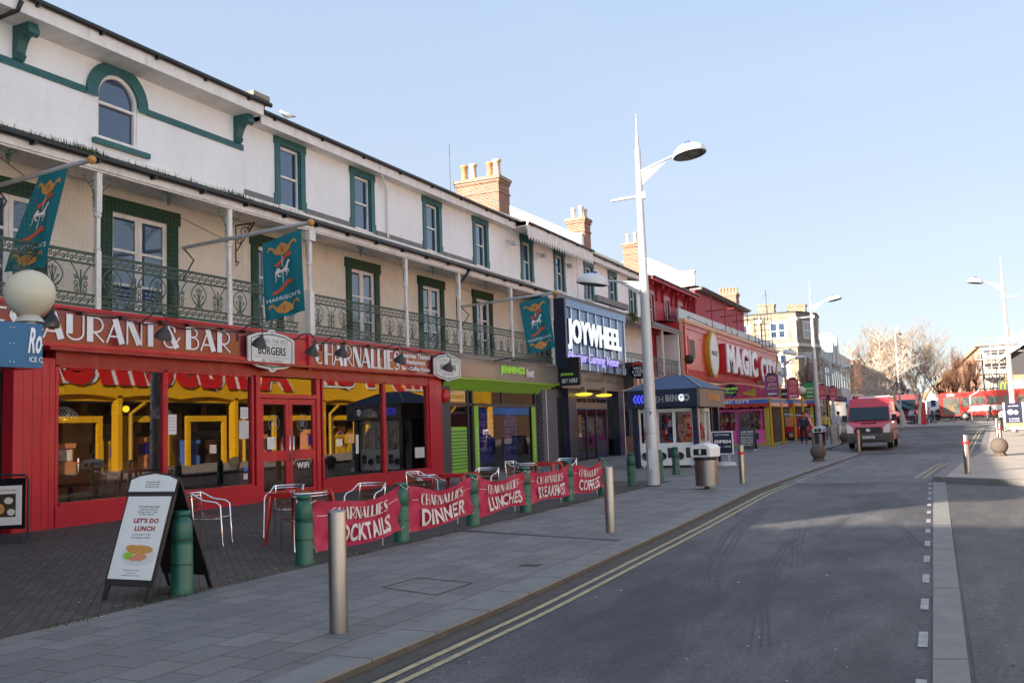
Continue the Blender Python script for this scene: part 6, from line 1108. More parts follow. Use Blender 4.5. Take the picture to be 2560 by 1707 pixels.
q0 = onG(1925, 1112); z = T(56); fk = fair_kiosk('first fairground kiosk with an arched magenta jackpot board and pink grabber machines', -14.3, -10.1, 56, 61.5, z)
machine(fk, 'pink grabber machine at the left of the first fairground kiosk', (-13.5, 56.2, z), 1.45, 1.0, 2.15, 'pink', seed=21, n=60, toys=('toy_brown', 'toy_red', 'toy_orange', 'toy_white'), group='pink grabber machines'); machine(fk, 'pink grabber machine at the right of the first fairground kiosk', (-12.0, 56.2, z), 1.45, 1.0, 2.15, 'pink', seed=22, n=60, toys=('toy_brown', 'toy_blue', 'toy_orange', 'toy_black'), group='pink grabber machines')
fair_kiosk('second fairground kiosk behind the toy fire engine', -14.3, -10.3, 66, 71, T(66)); machine(None, 'grabber machine in the second fairground kiosk', (-12.6, 66.3, T(66)), 1.8, 1, 2.1, 'pole_grey', seed=25, n=50, toys=('toy_black', 'toy_brown', 'toy_orange'))
fair_kiosk('third fairground kiosk farthest along the pavement', -13.3, -10.3, 76, 80, T(76), False); machine(None, 'grabber machine in the third fairground kiosk', (-12.2, 76.3, T(76)), 1.5, 1, 2.1, 'pole_grey', seed=26, n=40, toys=('toy_brown', 'toy_orange'))
# toy fire engine ride
z = T(64); p = onY(2005, 1090, 63.5); X = p.x; rd = thing('fire_engine_ride', 'red toy fire engine ride with a pale ladder between the fairground kiosks', 'children\'s ride', (X, 63.5, z))
m = MB(); m.prism([(-1.1, .25), (.85, .25), (.95, .6), (.6, .95), (.45, 1.45), (-1.1, 1.45)], lambda a, b, t: Vector((X+a, 63.5+t, z+b)), 0, 1.0); m.build('body', 'red_bright', rd)
m = MB(); m.prism([(.0, .95), (.55, .95), (.42, 1.38), (0, 1.38)], lambda a, b, t: Vector((X+a, 63.48+t, z+b)), 0, .01); m.build('window', 'dark_glass', rd)
for a in (-.7, .55): w_ = MB().lathe([(0, 0), (.3, 0), (.3, .2)], (X+a, 63.45, z+.3), 18, (0, 1, 0)).build('wheel', 'navy', rd); MB().lathe([(0, 0), (.15, 0), (.15, .02)], (X+a, 63.43, z+.3), 14, (0, 1, 0)).build('hub', 'toy_orange', w_)
m = MB(); m.tube([(X-1.4, 63.7, z+1.75), (X+.7, 63.7, z+1.5)], .05, 6); m.tube([(X-1.4, 63.95, z+1.75), (X+.7, 63.95, z+1.5)], .05, 6); m.build('ladder', 'pole_grey', rd); MB().ball((X+.2, 64, z+1.6), .18).build('beacon', 'red_bright', rd); MB().box(X-1.0, X-.5, 63.4, 63.5, z+.9, z+1.5).build('side_figure_panel', 'toy_orange', rd)
p = onY(2003, 1065, 65); m = MB(); m.box(p.x-.3, p.x+.35, 65, 65.4, T(65)+.05, T(65)+.95); m.box(p.x-.33, p.x+.38, 64.97, 65.43, T(65)+.95, T(65)+1.05); tag(m.build('freezer_box', 'royal'), 'bright blue ride box behind a yellow post', 'box')
# yellow signposts with purple boards
def pole_sign(label, bx, sy, px0, px1, py0, py1, col, lines, extra=None):
    y = onG(*bx).y; z = T(y); xb = onG(*bx).x; t = thing('pole_sign', label, 'sign', (xb, y, z), 'boards on yellow posts along the pavement'); a = onY(px0, py1, y); b = onY(px1, py0, y)
    MB().tube([(xb, y, z), (xb, y, z+.5), (xb, y, a.z)], [.085, .075, .05], 8).build('post', 'yellow', t)
    bd = MB().box(a.x, b.x, y-.03, y+.03, a.z, b.z).build('board', col, t); MB().box(a.x+.2*(b.x-a.x), b.x-.2*(b.x-a.x), y-.05, y+.05, b.z, b.z+.1).build('board_cap', 'black', t)
    q = YP(y-.032, a.x, b.x, a.z, b.z); k = MB()
    for s_, v0, v1, u0, u1 in lines: k.text(s_, sub(q, u0, v0, u1, v1), bold=.02, depth=.006)
    if 'purple' in col or col == 'magenta': k.ribbon([(.5*(b.x-a.x)*1+.3*(b.x-a.x)*math.cos(i*.35), .82*(b.z-a.z)+.1*(b.z-a.z)*math.sin(i*.35)) for i in range(19)], .03, lambda u, v, t_: Vector((a.x+u, y-.035, a.z+v)))
    k.build('lettering', 'peach' if col in ('purple', 'magenta') else 'white_letter', bd)
    k = MB(); k.add([q(.14, .13, .006), q(.34, .07, .006), q(.34, .19, .006)], [(0, 1, 2)]); k.add([q(.34, .1, .006), q(.84, .1, .006), q(.84, .16, .006), q(.34, .16, .006)], [(0, 1, 2, 3)]); k.build('arrow', 'paper', bd)
    return t
pole_sign('purple and red board reading ATM on the first yellow post', (1932, 1118), 0, 1914, 1945, 936, 992, 'purple', [('ATM', .46, .62, .2, .85), ('MACHINE', .32, .42, .15, .85), ('MAGIC', .84, .89, .3, .7), ('CITY', .77, .82, .34, .66)])
pole_sign('purple and red board reading BEST PRIZES on the second yellow post', (1960, 1110), 0, 1969, 1995, 947, 996, 'magenta', [('BEST', .55, .63, .25, .8), ('PRIZES', .43, .51, .2, .85), ('IN TOWN', .31, .38, .2, .8), ('MAGIC', .84, .89, .3, .7), ('CITY', .77, .82, .34, .66)])
pole_sign('small black jackpot board low on a yellow post', (1990, 1103), 0, 1953, 1972, 975, 1002, 'black', [('JACKPOT', .5, .75, .1, .9)])
pole_sign('green board reading SPORTS CLUB', (2010, 1096), 0, 2013, 2035, 956, 996, 'sign_green', [('SPORTS', .55, .68, .08, .92), ('CLUB', .34, .46, .2, .8)])
pole_sign('narrow purple board left of the second tall lamp', (2049, 1092), 0, 2049, 2065, 962, 999, 'magenta', [('BEST', .5, .62, .2, .8), ('PRIZES', .36, .46, .15, .85)])
pole_sign('narrow red and purple board right of the second tall lamp', (2076, 1090), 0, 2073, 2091, 967, 1000, 'magenta', [('ATM', .5, .62, .2, .8), ('INSIDE', .36, .46, .15, .85)])
for i, (px, yy) in enumerate(((2004, 66), (2040, 72))):
    p = onY(px, 976, yy); t = thing('globe_lamp', ['cream globe lamp on a yellow post left of the green board', 'cream globe lamp on a yellow post right of the green board'][i], 'globe lamp', (p.x, yy, T(yy)), 'globe lamps on yellow posts'); MB().ball(p, .28, 20).build('globe', 'globe', t); MB().tube([(p.x, yy, T(yy)), (p.x, yy, p.z-.25)], [.09, .05], 8).build('post', 'yellow', t); MB().lathe([(.12, 0), (.08, .12)], p-Vector((0, 0, .36)), 12).build('collar', 'wood_dark', t)
# pavement signs
g = onG(1812, 1163); t = thing('pavement_sign', 'white framed navy pavement sign reading OPEN beside the navy kiosk', 'pavement sign', g); a = onY(1781, 1140, g.y); b = onY(1831, 1077, g.y); y = g.y
MB().box(a.x, b.x, y, y+.06, a.z+.06, b.z).build('frame', 'white', t); po = MB().box(a.x+.04, b.x-.04, y-.01, y, a.z+.1, b.z-.04).build('poster', 'navy', t); q = YP(y-.012, a.x+.04, b.x-.04, a.z+.1, b.z-.04)
k = MB(); k.text('JOYWHEEL', sub(q, .12, .83, .9, .92), bold=.02, depth=.003); k.text('OPEN', sub(q, .08, .48, .94, .64), bold=.06, depth=.003); k.text('9AM - 10PM', sub(q, .1, .28, .92, .35), bold=.02, depth=.003); k.build('lettering', 'white_letter', po)
k = MB(); k.text('7 DAYS', sub(q, .3, .4, .85, .45), bold=.03, depth=.003); [k.box(a.x+.08+i*.05, a.x+.1+i*.05, y-.0125, y-.012, a.z+.75*(b.z-a.z), a.z+.8*(b.z-a.z)) for i in range(12)]; k.build('blue_print', 'navy_roof', po)
m = MB(); m.lathe([(.42, 0), (.4, .1), (.3, .13), (0, .14)], (g.x, y+.05, 0), 24); m.box(a.x+.15, a.x+.2, y, y+.05, .1, a.z+.1); m.box(b.x-.2, b.x-.15, y, y+.05, .1, a.z+.1); m.build('base', 'pole_grey', t)
def small_aboard(label, px0, px1, pyb, pyt, col, txt, rz=0):
    g = onG((px0+px1)/2, pyb); y = g.y; a = onY(px0, pyb, y); b = onY(px1, pyt, y); t = thing('a_board', label, 'A-board', g); z = g.z; W = b.x-a.x; H = b.z-z
    q = QP((a.x, y-.05, z+.1), (b.x, y-.05, z+.1), (b.x, y+.2, z+H), (a.x, y+.2, z+H)); m = MB(); slab(m, q, 0, 0, 1, 1, -.03, 0); m.build('front_panel', col, t)
    q2_ = QP((a.x, y+.55, z+.1), (b.x, y+.55, z+.1), (b.x, y+.25, z+H), (a.x, y+.25, z+H)); m = MB(); slab(m, q2_, 0, 0, 1, 1, -.03, 0); m.build('back_panel', 'wood_dark', t)
    k = MB(); [k.text(s_, sub(q, .12, v, .88, v+h), bold=.02, depth=.004) for s_, v, h in txt]; k.build('lettering', 'white_letter', t); m = MB(); [m.bar(a_, b_, .04) for a_, b_ in ((q(0, 0), Vector((a.x, y-.07, z))), (q(1, 0), Vector((b.x, y-.07, z))), (q2_(0, 0), Vector((a.x, y+.6, z))), (q2_(1, 0), Vector((b.x, y+.6, z))))]; m.build('feet', 'wood_white', t)
small_aboard('grey menu A-board in front of the first fairground kiosk', 1848, 1885, 1128, 1070, 'charcoal', [('CHEF MEZE', .8, .07), ('RESTAURANT', .7, .05), ('BREAKFAST', .58, .04), ('LUNCH DINNER', .5, .04), ('MEZE PLATTERS', .42, .04), ('KEBABS', .34, .04), ('TAKE AWAY', .26, .04), ('OPEN DAILY', .18, .04)])
small_aboard('lilac poster board at the foot of the third fairground kiosk', 2014, 2032, 1093, 1058, 'poster_lilac', [('CASH', .8, .12), ('PRIZES', .5, .1), ('WIN', .3, .1)])
p = onG(2525, 1075, .07); t = thing('advert_board', 'tall dark pavement advertising board with white frame beside the right-hand lamp', 'advertising board', p); y = 58.0; a = onY(2512, 1075, y); b = onY(2558, 1004, y)
m = MB(); m.box(a.x, a.x+.08, y, y+.1, a.z, b.z); m.box(b.x-.08, b.x, y, y+.1, a.z, b.z); m.box(a.x, b.x, y, y+.1, a.z+.05, a.z+.15); m.build('frame', 'offwhite', t); m = MB().box(a.x+.09, b.x-.09, y, y+.05, a.z+.2, b.z-.05); po = m.build('poster', 'navy', t)
q = YP(y-.002, a.x+.09, b.x-.09, a.z+.2, b.z-.05); k = MB(); [k.text(s_, sub(q, .2, v, .8, v+.05), depth=.004) for s_, v in (('COFFEE', .85), ('CAKES', .3), ('SNACKS', .2))]; k.lathe([(0, 0), (.15, 0), (.15, .01)], q(.3, .62), 14, (0, -1, 0)); k.lathe([(0, 0), (.12, 0), (.12, .01)], q(.62, .6), 14, (0, -1, 0)); k.build('print', 'white_letter', po); MB().add([q(0, 0, .003), q(1, 0, .003), q(1, .14, .003), q(0, .14, .003)], [(0, 1, 2, 3)]).build('red_strip', 'toy_orange', po)
# ============================================================ THE LARGE RED SIGN BUILDING
MX = -15.75; mc = thing('amusement_arcade', 'large red curved arcade front with white MAGIC CITY letters', 'building', (MX, 70, 0)); ya, yb = 59.3, 94.0; zt, zb = 8.2, 4.1
m = MB(); prof = [(MX, zt), (MX, 5.1), (MX-.1, 4.6), (MX-.45, 4.25), (MX-.9, 4.1), (-17.3, 4.1), (-17.3, zt)]; m.prism(prof, lambda a, b, t: Vector((a, ya+t, b)), 0, yb-ya); m.build('sign_front', 'panels_red', mc)
m = MB(); m.box(MX, MX+.1, ya, yb, zt-.45, zt-.35); m.box(MX, MX+.06, ya, yb, zt-.28, zt-.2); m.box(MX, MX+.08, ya, ya+.18, 4.6, zt-.46); m.box(MX, MX+.08, yb-.3, yb, 4.6, zt-.46); m.build('red_trim', 'red_bright', mc)
m = MB(); m.box(MX-.3, MX+.12, ya-.1, yb+.2, zt-.02, zt+.16); m.box(MX, MX+.14, ya-.1, yb+.2, zt-.12, zt-.05); m.box(MX-.25, MX-.05, ya-.12, ya-.02, 4.0, zt-.03); m.build('cornice', 'peach', mc)
m = MB(); m.box(-16.6, -16.5, 61, 98, 8.4, 9.3); m.build('roof_screen', 'pole_grey', mc); bpy.data.objects[-1] if 0 else None
m = MB(); m.box(MX, MX+.04, ya+.9, ya+2.6, 5.7, 7.3); w_ = m.build('window', 'red_bright', mc); MB().box(MX+.041, MX+.045, ya+1.05, ya+2.45, 5.85, 7.1).build('pane', 'wood_dark', w_)
k = MB(); k.text('MAGIC', XP(MX+.6, Yof(1795, 890, MX), Yof(1873, 900, MX), 5.2, 7.3), bold=.05, depth=.1); k.text('CITY', XP(MX+.6, Yof(1884, 920, MX), Yof(1922, 920, MX), 4.9, 7.0), bold=.05, depth=.1); k.build('letter_faces', 'white_letter', mc)
k = MB(); k.text('MAGIC', XP(MX+.01, Yof(1795, 890, MX), Yof(1873, 900, MX), 5.15, 7.35), bold=.06, depth=.58); k.text('CITY', XP(MX+.01, Yof(1884, 920, MX), Yof(1922, 920, MX), 4.85, 7.05), bold=.06, depth=.58); k.build('letter_sides', 'red_magic', mc)
for i, (px0, px1, zc, hh) in enumerate(((1763, 1787, 6.4, 1.65), (1930, 1946, 6.0, 1.3))):
    y0, y1 = Yof(px0, 880, MX), Yof(px1, 880, MX); c = (y0+y1)/2; r = (y1-y0)/2; o_ = [(c+r*math.cos(a*math.pi/12), zc+hh*math.sin(a*math.pi/12)) for a in range(24)]
    bd = MB().prism(o_, lambda a, b, t: Vector((MX+t, a, b)), 0, .3).build('oval_badge', 'yellow', mc); MB().prism([(c+.85*(a-c), zc+.88*(b-zc)) for a, b in o_], lambda a, b, t: Vector((MX+.3+t, a, b)), 0, .02).build('badge_face', 'shield', bd)
    MB().text('MAGIC', XP(MX+.325, c-.6*r, c+.6*r, zc-.1, zc+.25), depth=.01).build('badge_lettering', 'navy_roof', bd)
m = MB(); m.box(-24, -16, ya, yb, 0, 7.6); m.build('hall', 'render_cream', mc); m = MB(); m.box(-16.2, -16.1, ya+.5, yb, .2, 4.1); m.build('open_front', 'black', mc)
m = MB(); [m.box(-16.4, -16.05, ya+1+i*4, ya+1.3+i*4, 0, 4.1) for i in range(8)]; m.build('pier', 'red_bright', mc)
m = MB(); [m.ball((MX+.02, ya+4+i*2.2, 7.25), .05, 6) for i in range(12)]; m.build('fixings', 'charcoal', mc)
m = MB(); m.tube([(MX-.2, ya+2, zt+.5), (MX-.2, ya+8, zt+.35), (MX-.2, ya+20, zt+.3), (MX-.2, yb, zt+.4)], .03, 4); [m.tube([(MX-.2, ya+2+i*5, zt+.1), (MX-.2, ya+2+i*5, zt+.5)], .03, 4) for i in range(6)]; m.build('roof_cable', 'gutter_black', mc)
# ============================================================ VAN
vy = 47.6; vxc = -3.98; vz = T(vy)
van = thing('parked_van', 'red high-roofed van with grey bumper parked nose-on in the lay-by', 'van', (vxc, vy, vz))
def vw(z): return .985 if z < 1.25 else .985-.1*((z-1.25)/1.25)
def vprism(prof, name, m, par, s=1.0, ta=-1, tb=1): return MB().prism(prof, lambda a, b, t: Vector((vxc+t*vw(b)*s, vy+a, vz+b)), ta, tb).build(name, m, par)
side = [(.08, .72), (.02, .95), (.1, 1.08), (.5, 1.3), (.95, 2.0), (1.25, 2.42), (2.0, 2.54), (5.5, 2.5), (5.6, 2.3), (5.62, .5), (5.2, .38), (1.6, .38), (1.4, .72)]
vprism(side, 'body', 'van_red', van); vprism([(-.06, .3), (-.08, .62), (-.02, .8), (.2, .86), (.42, .78), (.42, .3)], 'bumper', 'van_grey', van, 1.01)
q = lambda u, v, t=0: Vector((vxc+(2*u-1)*vw(1.34+.68*v)*.95, vy+.52+.45*v-.03-t, vz+1.33+.66*v))
m = MB(); n = 10; m.add([q(i/n, j) + Vector((0, .0*(2*i/n-1)**2, 0)) for j in (0, 1) for i in range(n+1)], [(i, i+1, n+2+i, n+1+i) for i in range(n)]); m.build('windscreen', 'dark_glass', van)
m = MB(); m.bar(q(.12, .04, .02), q(.5, .12, .03), .02); m.bar(q(.5, .04, .02), q(.9, .12, .03), .02); m.box(vxc-.35, vxc+.35, vy+.3, vy+.33, vz+1.2, vz+1.24); m.build('wiper', 'black', van)
for s_ in (-1, 1):
    m = MB(); m.add([(vxc+s_*.66, vy-.085, vz+.76), (vxc+s_*.95, vy-.07, vz+.76), (vxc+s_*.985, vy+.02, vz+1.2), (vxc+s_*.86, vy-.0, vz+1.16), (vxc+s_*.66, vy-.06, vz+1.0)], [(0, 1, 2, 3, 4)]); m.build('headlight', 'headlight', van)
    m = MB(); m.box(vxc+s_*1.0, vxc+s_*1.24, vy+.75, vy+.83, vz+1.3, vz+1.62); m.bar((vxc+s_*.95, vy+.85, vz+1.3), (vxc+s_*1.05, vy+.8, vz+1.33), .05); m.build('door_mirror', 'black', van)
m = MB(); m.box(vxc-.56, vxc+.56, vy-.06, vy+.02, vz+.74, vz+1.03); g_ = m.build('grille', 'van_grey', van); m = MB(); [m.box(vxc-.55, vxc+.55, vy-.07, vy-.061, vz+z, vz+z+.06) for z in (.78, .87, .96)]; m.build('grille_slots', 'black', g_)
MB().lathe([(0, 0), (.12, 0), (.12, .02)], (vxc, vy-.075, vz+.93), 20, (0, -1, .0)).build('badge', 'alu', g_)
m = MB(); m.box(vxc-.7, vxc+.7, vy-.09, vy-.07, vz+.34, vz+.42); m.build('bumper_slot', 'black', van); pl = MB().box(vxc-.27, vxc+.27, vy-.1, vy-.085, vz+.5, vz+.61).build('number_plate', 'white', van); MB().text('EU60 XMX', YP(vy-.101, vxc-.22, vxc+.24, vz+.52, vz+.59), bold=.03, depth=.004).build('lettering', 'black', pl)
for a in (.95, 4.6):
    for s_ in (-1, 1): w_ = MB().lathe([(0, -.12), (.3, -.12), (.34, -.08), (.34, .08), (.3, .12), (0, .12)], (vxc+s_*.87, vy+a, vz+.34), 20, (1, 0, 0)).build('wheel', 'tyre', van); MB().lathe([(0, 0), (.2, 0), (.2, .02)], (vxc+s_*1.0, vy+a, vz+.34), 16, (s_, 0, 0)).build('hub', 'hub', w_)
m = MB(); m.quad((vxc+vw(1.4)+.004, vy+.95, vz+1.35), (vxc+vw(1.4)+.004, vy+1.9, vz+1.35), (vxc+vw(2)+.02, vy+1.9, vz+1.95), (vxc+vw(2)+.02, vy+1.3, vz+1.95)); m.build('side_window', 'dark_glass', van); m = MB(); m.box(vxc+.985, vxc+.995, vy+.9, vy+5.4, vz+.8, vz+.95); m.box(vxc+.98, vxc+1.0, vy+1.0, vy+1.9, vz+.45, vz+.8); m.build('side_moulding', 'van_grey', van)
m = MB(); [m.tube([(vxc-.75+o_, vy+1.5, vz+2.6), (vxc-.75+o_, vy+4.8, vz+2.62)], .075, 8) for o_ in (0, .16)]; m.bar((vxc-.95, vy+1.8, vz+2.5), (vxc+.95, vy+1.8, vz+2.5), .05); m.bar((vxc-.95, vy+4, vz+2.5), (vxc+.95, vy+4, vz+2.5), .05)
m.build('roof_rack', 'pot_white', van)
# ============================================================ BUS
by = 118.0; bz = T(by)+.0; a = onY(2353, 1040, by); bxx = a.x; bus = thing('single_decker_bus', 'red single-decker bus with white side panels crossing behind the railings on the right', 'bus', (bxx+5, by, bz)); bz += .25; L = 11.5
m = MB(); m.prism([(0, .3), (-.15, .9), (-.1, 2.7), (.1, 2.95), (L, 2.95), (L, .3)], lambda a, b, t: Vector((bxx+a, by+t, bz+b)), 0, 2.5); m.build('body', 'bus_red', bus)
m = MB(); m.prism([(3.1, 2.45), (3.6, 2.7), (4.0, 3.02), (L, 3.1), (L, 2.45)], lambda a, b, t: Vector((bxx+a, by+t, bz+b)), -.04, 2.5); m.build('roof_pod', 'bus_red', bus)
m = MB(); m.ribbon([(3.05, 1.2), (3.1, 2.5), (3.6, 2.78), (4.0, 3.02)], .09, lambda a, b, t: Vector((bxx+a, by-.05, bz+b))); m.prism([(2.7, .75), (L, 1.0), (L, 1.45), (3.3, 1.4)], lambda a, b, t: Vector((bxx+a, by+t, bz+b)), -.02, 0); m.build('white_panel', 'white', bus)
for i, (x0, x1, z0, z1) in enumerate(((.35, 1.15, .45, 2.4), (1.2, 1.95, .45, 2.4), (2.15, 3.0, 1.3, 2.4), (3.2, 4.6, 1.55, 2.4), (4.75, 6.1, 1.55, 2.4), (6.25, 7.7, 1.55, 2.4), (7.85, 9.0, 1.55, 2.4), (9.1, 10.2, 1.55, 2.4), (10.3, 11.3, 1.55, 2.4))):
    MB().box(bxx+x0, bxx+x1, by-.015, by, bz+z0, bz+z1).build('door' if i < 2 else 'window', 'bus_glass', bus)
m = MB(); [m.tube([(bxx+x, by-.03, bz+.6), (bxx+x, by-.03, bz+1.5), (bxx+x+d_, by-.03, bz+1.55)], .03, 5) for x, d_ in ((1.05, -.4), (1.3, .4))]; m.build('handrail', 'yellow', bus)
for x in (2.5, 8.6): w_ = MB().lathe([(0, 0), (.5, 0), (.5, .3)], (bxx+x, by-.02, bz+.25), 20, (0, 1, 0)).build('wheel', 'tyre', bus); MB().lathe([(0, 0), (.3, 0), (.3, .02)], (bxx+x, by-.04, bz+.25), 16, (0, 1, 0)).build('hub', 'hub', w_)
MB().box(bxx+.7, bxx+1.5, by-.02, by, bz+2.55, bz+2.8).build('destination_display', 'white', bus)
rb = thing('parked_bus', 'red bus coloured dark maroon as if in shade, behind the birch trunks', 'bus', (-4, 112, T(112))); z = T(112)
a = onY(2236, 1045, 112); b = onY(2290, 950, 112); m = MB(); m.box(a.x, b.x, 112, 122, z+.3, z+3.2); m.build('body', 'maroon', rb); m = MB(); m.box(a.x+.15, b.x-.2, 111.98, 112, z+1.4, z+2.6); m.build('windscreen', 'dark_glass', rb); m = MB(); m.box(a.x+.1, a.x+.5, 112, 113, z, z+.5); m.box(b.x-.5, b.x-.1, 112, 113, z, z+.5); m.build('wheel', 'tyre', rb)  # the shade on this bus is put into its maroon body colour
def car(label, px, y, col, L=4.2):
    p = onY(px, 1035, y); z = T(y); x = p.x; t = thing('parked_car', label, 'car', (x, y, z), 'cars in the far distance')
    MB().prism([(0, .3), (.05, .8), (.9, .95), (1.4, 1.4), (3.0, 1.42), (3.6, .98), (4.15, .9), (4.2, .3)], lambda a, b, q_: Vector((x+a, y+q_, z+b)), 0, 1.7).build('body', col, t); MB().prism([(1.05, .95), (1.48, 1.34), (2.95, 1.34), (3.4, .98)], lambda a, b, q_: Vector((x+a, y-.01+q_, z+b)), 0, .02).build('side_window', 'dark_glass', t)
    for a in (.8, 3.4): MB().lathe([(0, 0), (.32, 0), (.32, .2)], (x+a, y-.02, z+.32), 14, (0, 1, 0)).build('wheel', 'tyre', t)
car('pale car parked beyond the far railings left of the bus', 2312, 128, 'lamp_shell'); car('dark car parked beyond the far railings beside the bus', 2326, 124, 'black_gloss')
# ============================================================ PEOPLE
def skin(name, pts, edges, rad, m, par, off, sub=2):
    me = bpy.data.meshes.new(name); me.from_pydata(pts, edges, []); o = bpy.data.objects.new(name, me); sc.collection.objects.link(o)
    o.modifiers.new('s', 'SKIN'); 
    for i, r in enumerate(rad): me.skin_vertices[0].data[i].radius = (r, r) if not isinstance(r, tuple) else r
    me.skin_vertices[0].data[0].use_root = True; mm = o.modifiers.new('u', 'SUBSURF'); mm.levels = sub; mm.render_levels = sub
    dg = bpy.context.evaluated_depsgraph_get(); ne = bpy.data.meshes.new_from_object(o.evaluated_get(dg)); bpy.data.objects.remove(o); ne.materials.clear(); ne.materials.append(MATS[m]); ne.polygons.foreach_set('use_smooth', [True]*len(ne.polygons))
    o = bpy.data.objects.new(name, ne); sc.collection.objects.link(o); o.parent = par; return o
def person(label, x, y, z, h, rz, jacket, legs, hair='hair', stride=.25, extra=None):
    t = thing('person', label, 'person', (x, y, z), None, rz); s = h/1.75; V = lambda a, b, c: (a*s, b*s, c*s)
    # faces -Y at rz 0
    P = [V(0, 0, .95), V(0, 0, 1.15), V(0, -.02, 1.4), V(0, -.02, 1.52), V(0, -.04, 1.62), V(0, -.03, 1.72), V(.18, 0, 1.4), V(.24, .08*stride/.25, 1.12), V(.23, -.06, .9), V(.24, -.1, .8), V(-.18, 0, 1.4), V(-.24, -.06, 1.12), V(-.23, -.16, .92), V(-.24, -.2, .84), V(.1, 0, .9), V(.11, -stride*.5, .5), V(.11, -stride, .08), V(.11, -stride-.14, .04), V(-.1, 0, .9), V(-.11, stride*.2, .5), V(-.11, stride, .1), V(-.11, stride-.12, .03)]
    E = [(0, 1), (1, 2), (2, 3), (3, 4), (4, 5), (2, 6), (6, 7), (7, 8), (8, 9), (2, 10), (10, 11), (11, 12), (12, 13), (0, 14), (14, 15), (15, 16), (16, 17), (0, 18), (18, 19), (19, 20), (20, 21)]
    Rr = [.12, .12, .12, .055, .085, .075, .055, .045, .035, .03, .055, .045, .035, .03, .08, .055, .04, .035, .08, .055, .04, .035]
    skin('body', P, E, [r*s for r in Rr], 'skin', t, None)
    J = [P[i] for i in (1, 0, 2, 6, 7, 8, 10, 11, 12, 3)]; skin('jacket', J, [(0, 1), (0, 2), (2, 3), (3, 4), (4, 5), (2, 6), (6, 7), (7, 8), (2, 9)], [r*s for r in (.16, .16, .165, .075, .065, .055, .075, .065, .055, .075)], jacket, t, None)
    K = [P[i] for i in (0, 14, 15, 16, 18, 19, 20)]; skin('trousers', K, [(0, 1), (1, 2), (2, 3), (0, 4), (4, 5), (5, 6)], [r*s for r in (.13, .095, .075, .06, .095, .075, .06)], legs, t, None)
    m = MB(); m.ball((0, .0, 1.68*s), .105*s, 12, (1, 1.1, 1)); m.build('hair', hair, None, 'x'); o = bpy.data.objects[-1] if 0 else [q for q in bpy.data.objects if q.name.startswith('hair') and q.parent is None][0]; del o['kind']; o.parent = t
    m = MB(); [m.ball((s_*.035*s, -.125*s, 1.655*s), .012*s, 6) for s_ in (-1, 1)]; m.build('eyes', 'black', None, 'x'); o = [q for q in bpy.data.objects if q.name.startswith('eyes') and q.parent is None][0]; del o['kind']; o.parent = t
    m = MB(); [m.box(min(a, a+.08), max(a, a+.08), b-.2, b+.05, 0, .08) for a, b in ((.07*s, -stride*s), (-.15*s, stride*s))]; m.build('shoes', 'black', None, 'x'); o = [q for q in bpy.data.objects if q.name.startswith('shoes') and q.parent is None][0]; del o['kind']; o.parent = t
    if extra:
        m = MB(); m.lathe([(.1*s, 0), (.15*s, .04*s), (.13*s, .12*s), (.08*s, .14*s)], (0, -.02*s, 1.44*s), 12); m.build('hood', extra, None, 'x'); o = [q for q in bpy.data.objects if q.name.startswith('hood') and q.parent is None and q.type == 'MESH'][0]; del o['kind']; o.parent = t
    return t
g = onG(2078, 1092); person('person in a navy jacket with a red hood walking beside the steel bollards', g.x-.1, 57, T(57), 1.82, .2, 'jacket_navy', 'trouser', extra='cloth_red')
p = onY(2063, 1060, 64); person('person in a yellow top half hidden behind the man in navy', p.x, 64, T(64), 1.72, 0, 'cloth_yellow', 'jeans')
p = onY(2097, 1060, 66); person('person in a white and blue top standing left of the van', p.x, 66, T(66), 1.75, 2.6, 'cloth_white', 'cloth_white')
p = onY(2475, 1030, 104); person('person in a dark jacket walking in front of the red bus', p.x, 104, T(104)+.1, 1.8, 1.4, 'jacket_navy', 'trouser', stride=.3)
for i, (px, y, j, l, lb) in enumerate(((2279, 107, 'cloth_white', 'jeans', 'person in pale clothes between the two birch trunks'), (2286, 109, 'jacket_purple', 'trouser', 'person in a brown coat between the two birch trunks'), (2322, 112, 'toy_pink', 'jeans', 'person in pink just right of the tall red box'), (2331, 113, 'jacket_green', 'trouser', 'person in a dark green coat left of the bus front'))):
    p = onY(px, 1040, y); person(lb, p.x, y, T(y)-.03, 1.7, .5*i, j, l)
# ============================================================ RAILINGS, RED BOX, CAMERA MAST
RLN = thing('railing', 'long low steel guard rail across the far end of the road', 'railing', (-1, 108, T(108))); prev = None; rail = MB()
for px in (2250, 2290, 2337, 2387, 2431, 2469):
    p = onY(px, 1050, 108); z = T(108); MB().tube([(p.x, 108, z-.1), (p.x, 108, z+1.0)], .05, 8).build('post', 'steel', RLN)
    if prev: rail.tube([(prev, 108, z+.95), (p.x, 108, z+.95)], .03, 6); rail.tube([(prev, 108, z+.5), (p.x, 108, z+.5)], .02, 6)
    prev = p.x
rail.build('rail', 'steel', RLN)
a = onY(2296, 1049, 104); b = onY(2305, 1002, 104); m = MB(); m.box(a.x, a.x+.75, 104, 104.7, T(104), T(104)+2.15); m.prism([(0, 0), (.75, 0), (.6, .14), (.15, .14)], lambda u, v, t: Vector((a.x+u, 104+t, T(104)+2.15+v)), 0, .7); tag(m.build('red_kiosk_box', 'red_bright'), 'tall narrow red box right of the second birch trunk', 'kiosk box')
p = onY(2253, 1040, 92); ms = thing('camera_mast', 'slim mast with a white dome camera in front of the birches', 'camera mast', (p.x, 92, T(92))); t_ = onY(2251, 835, 92)
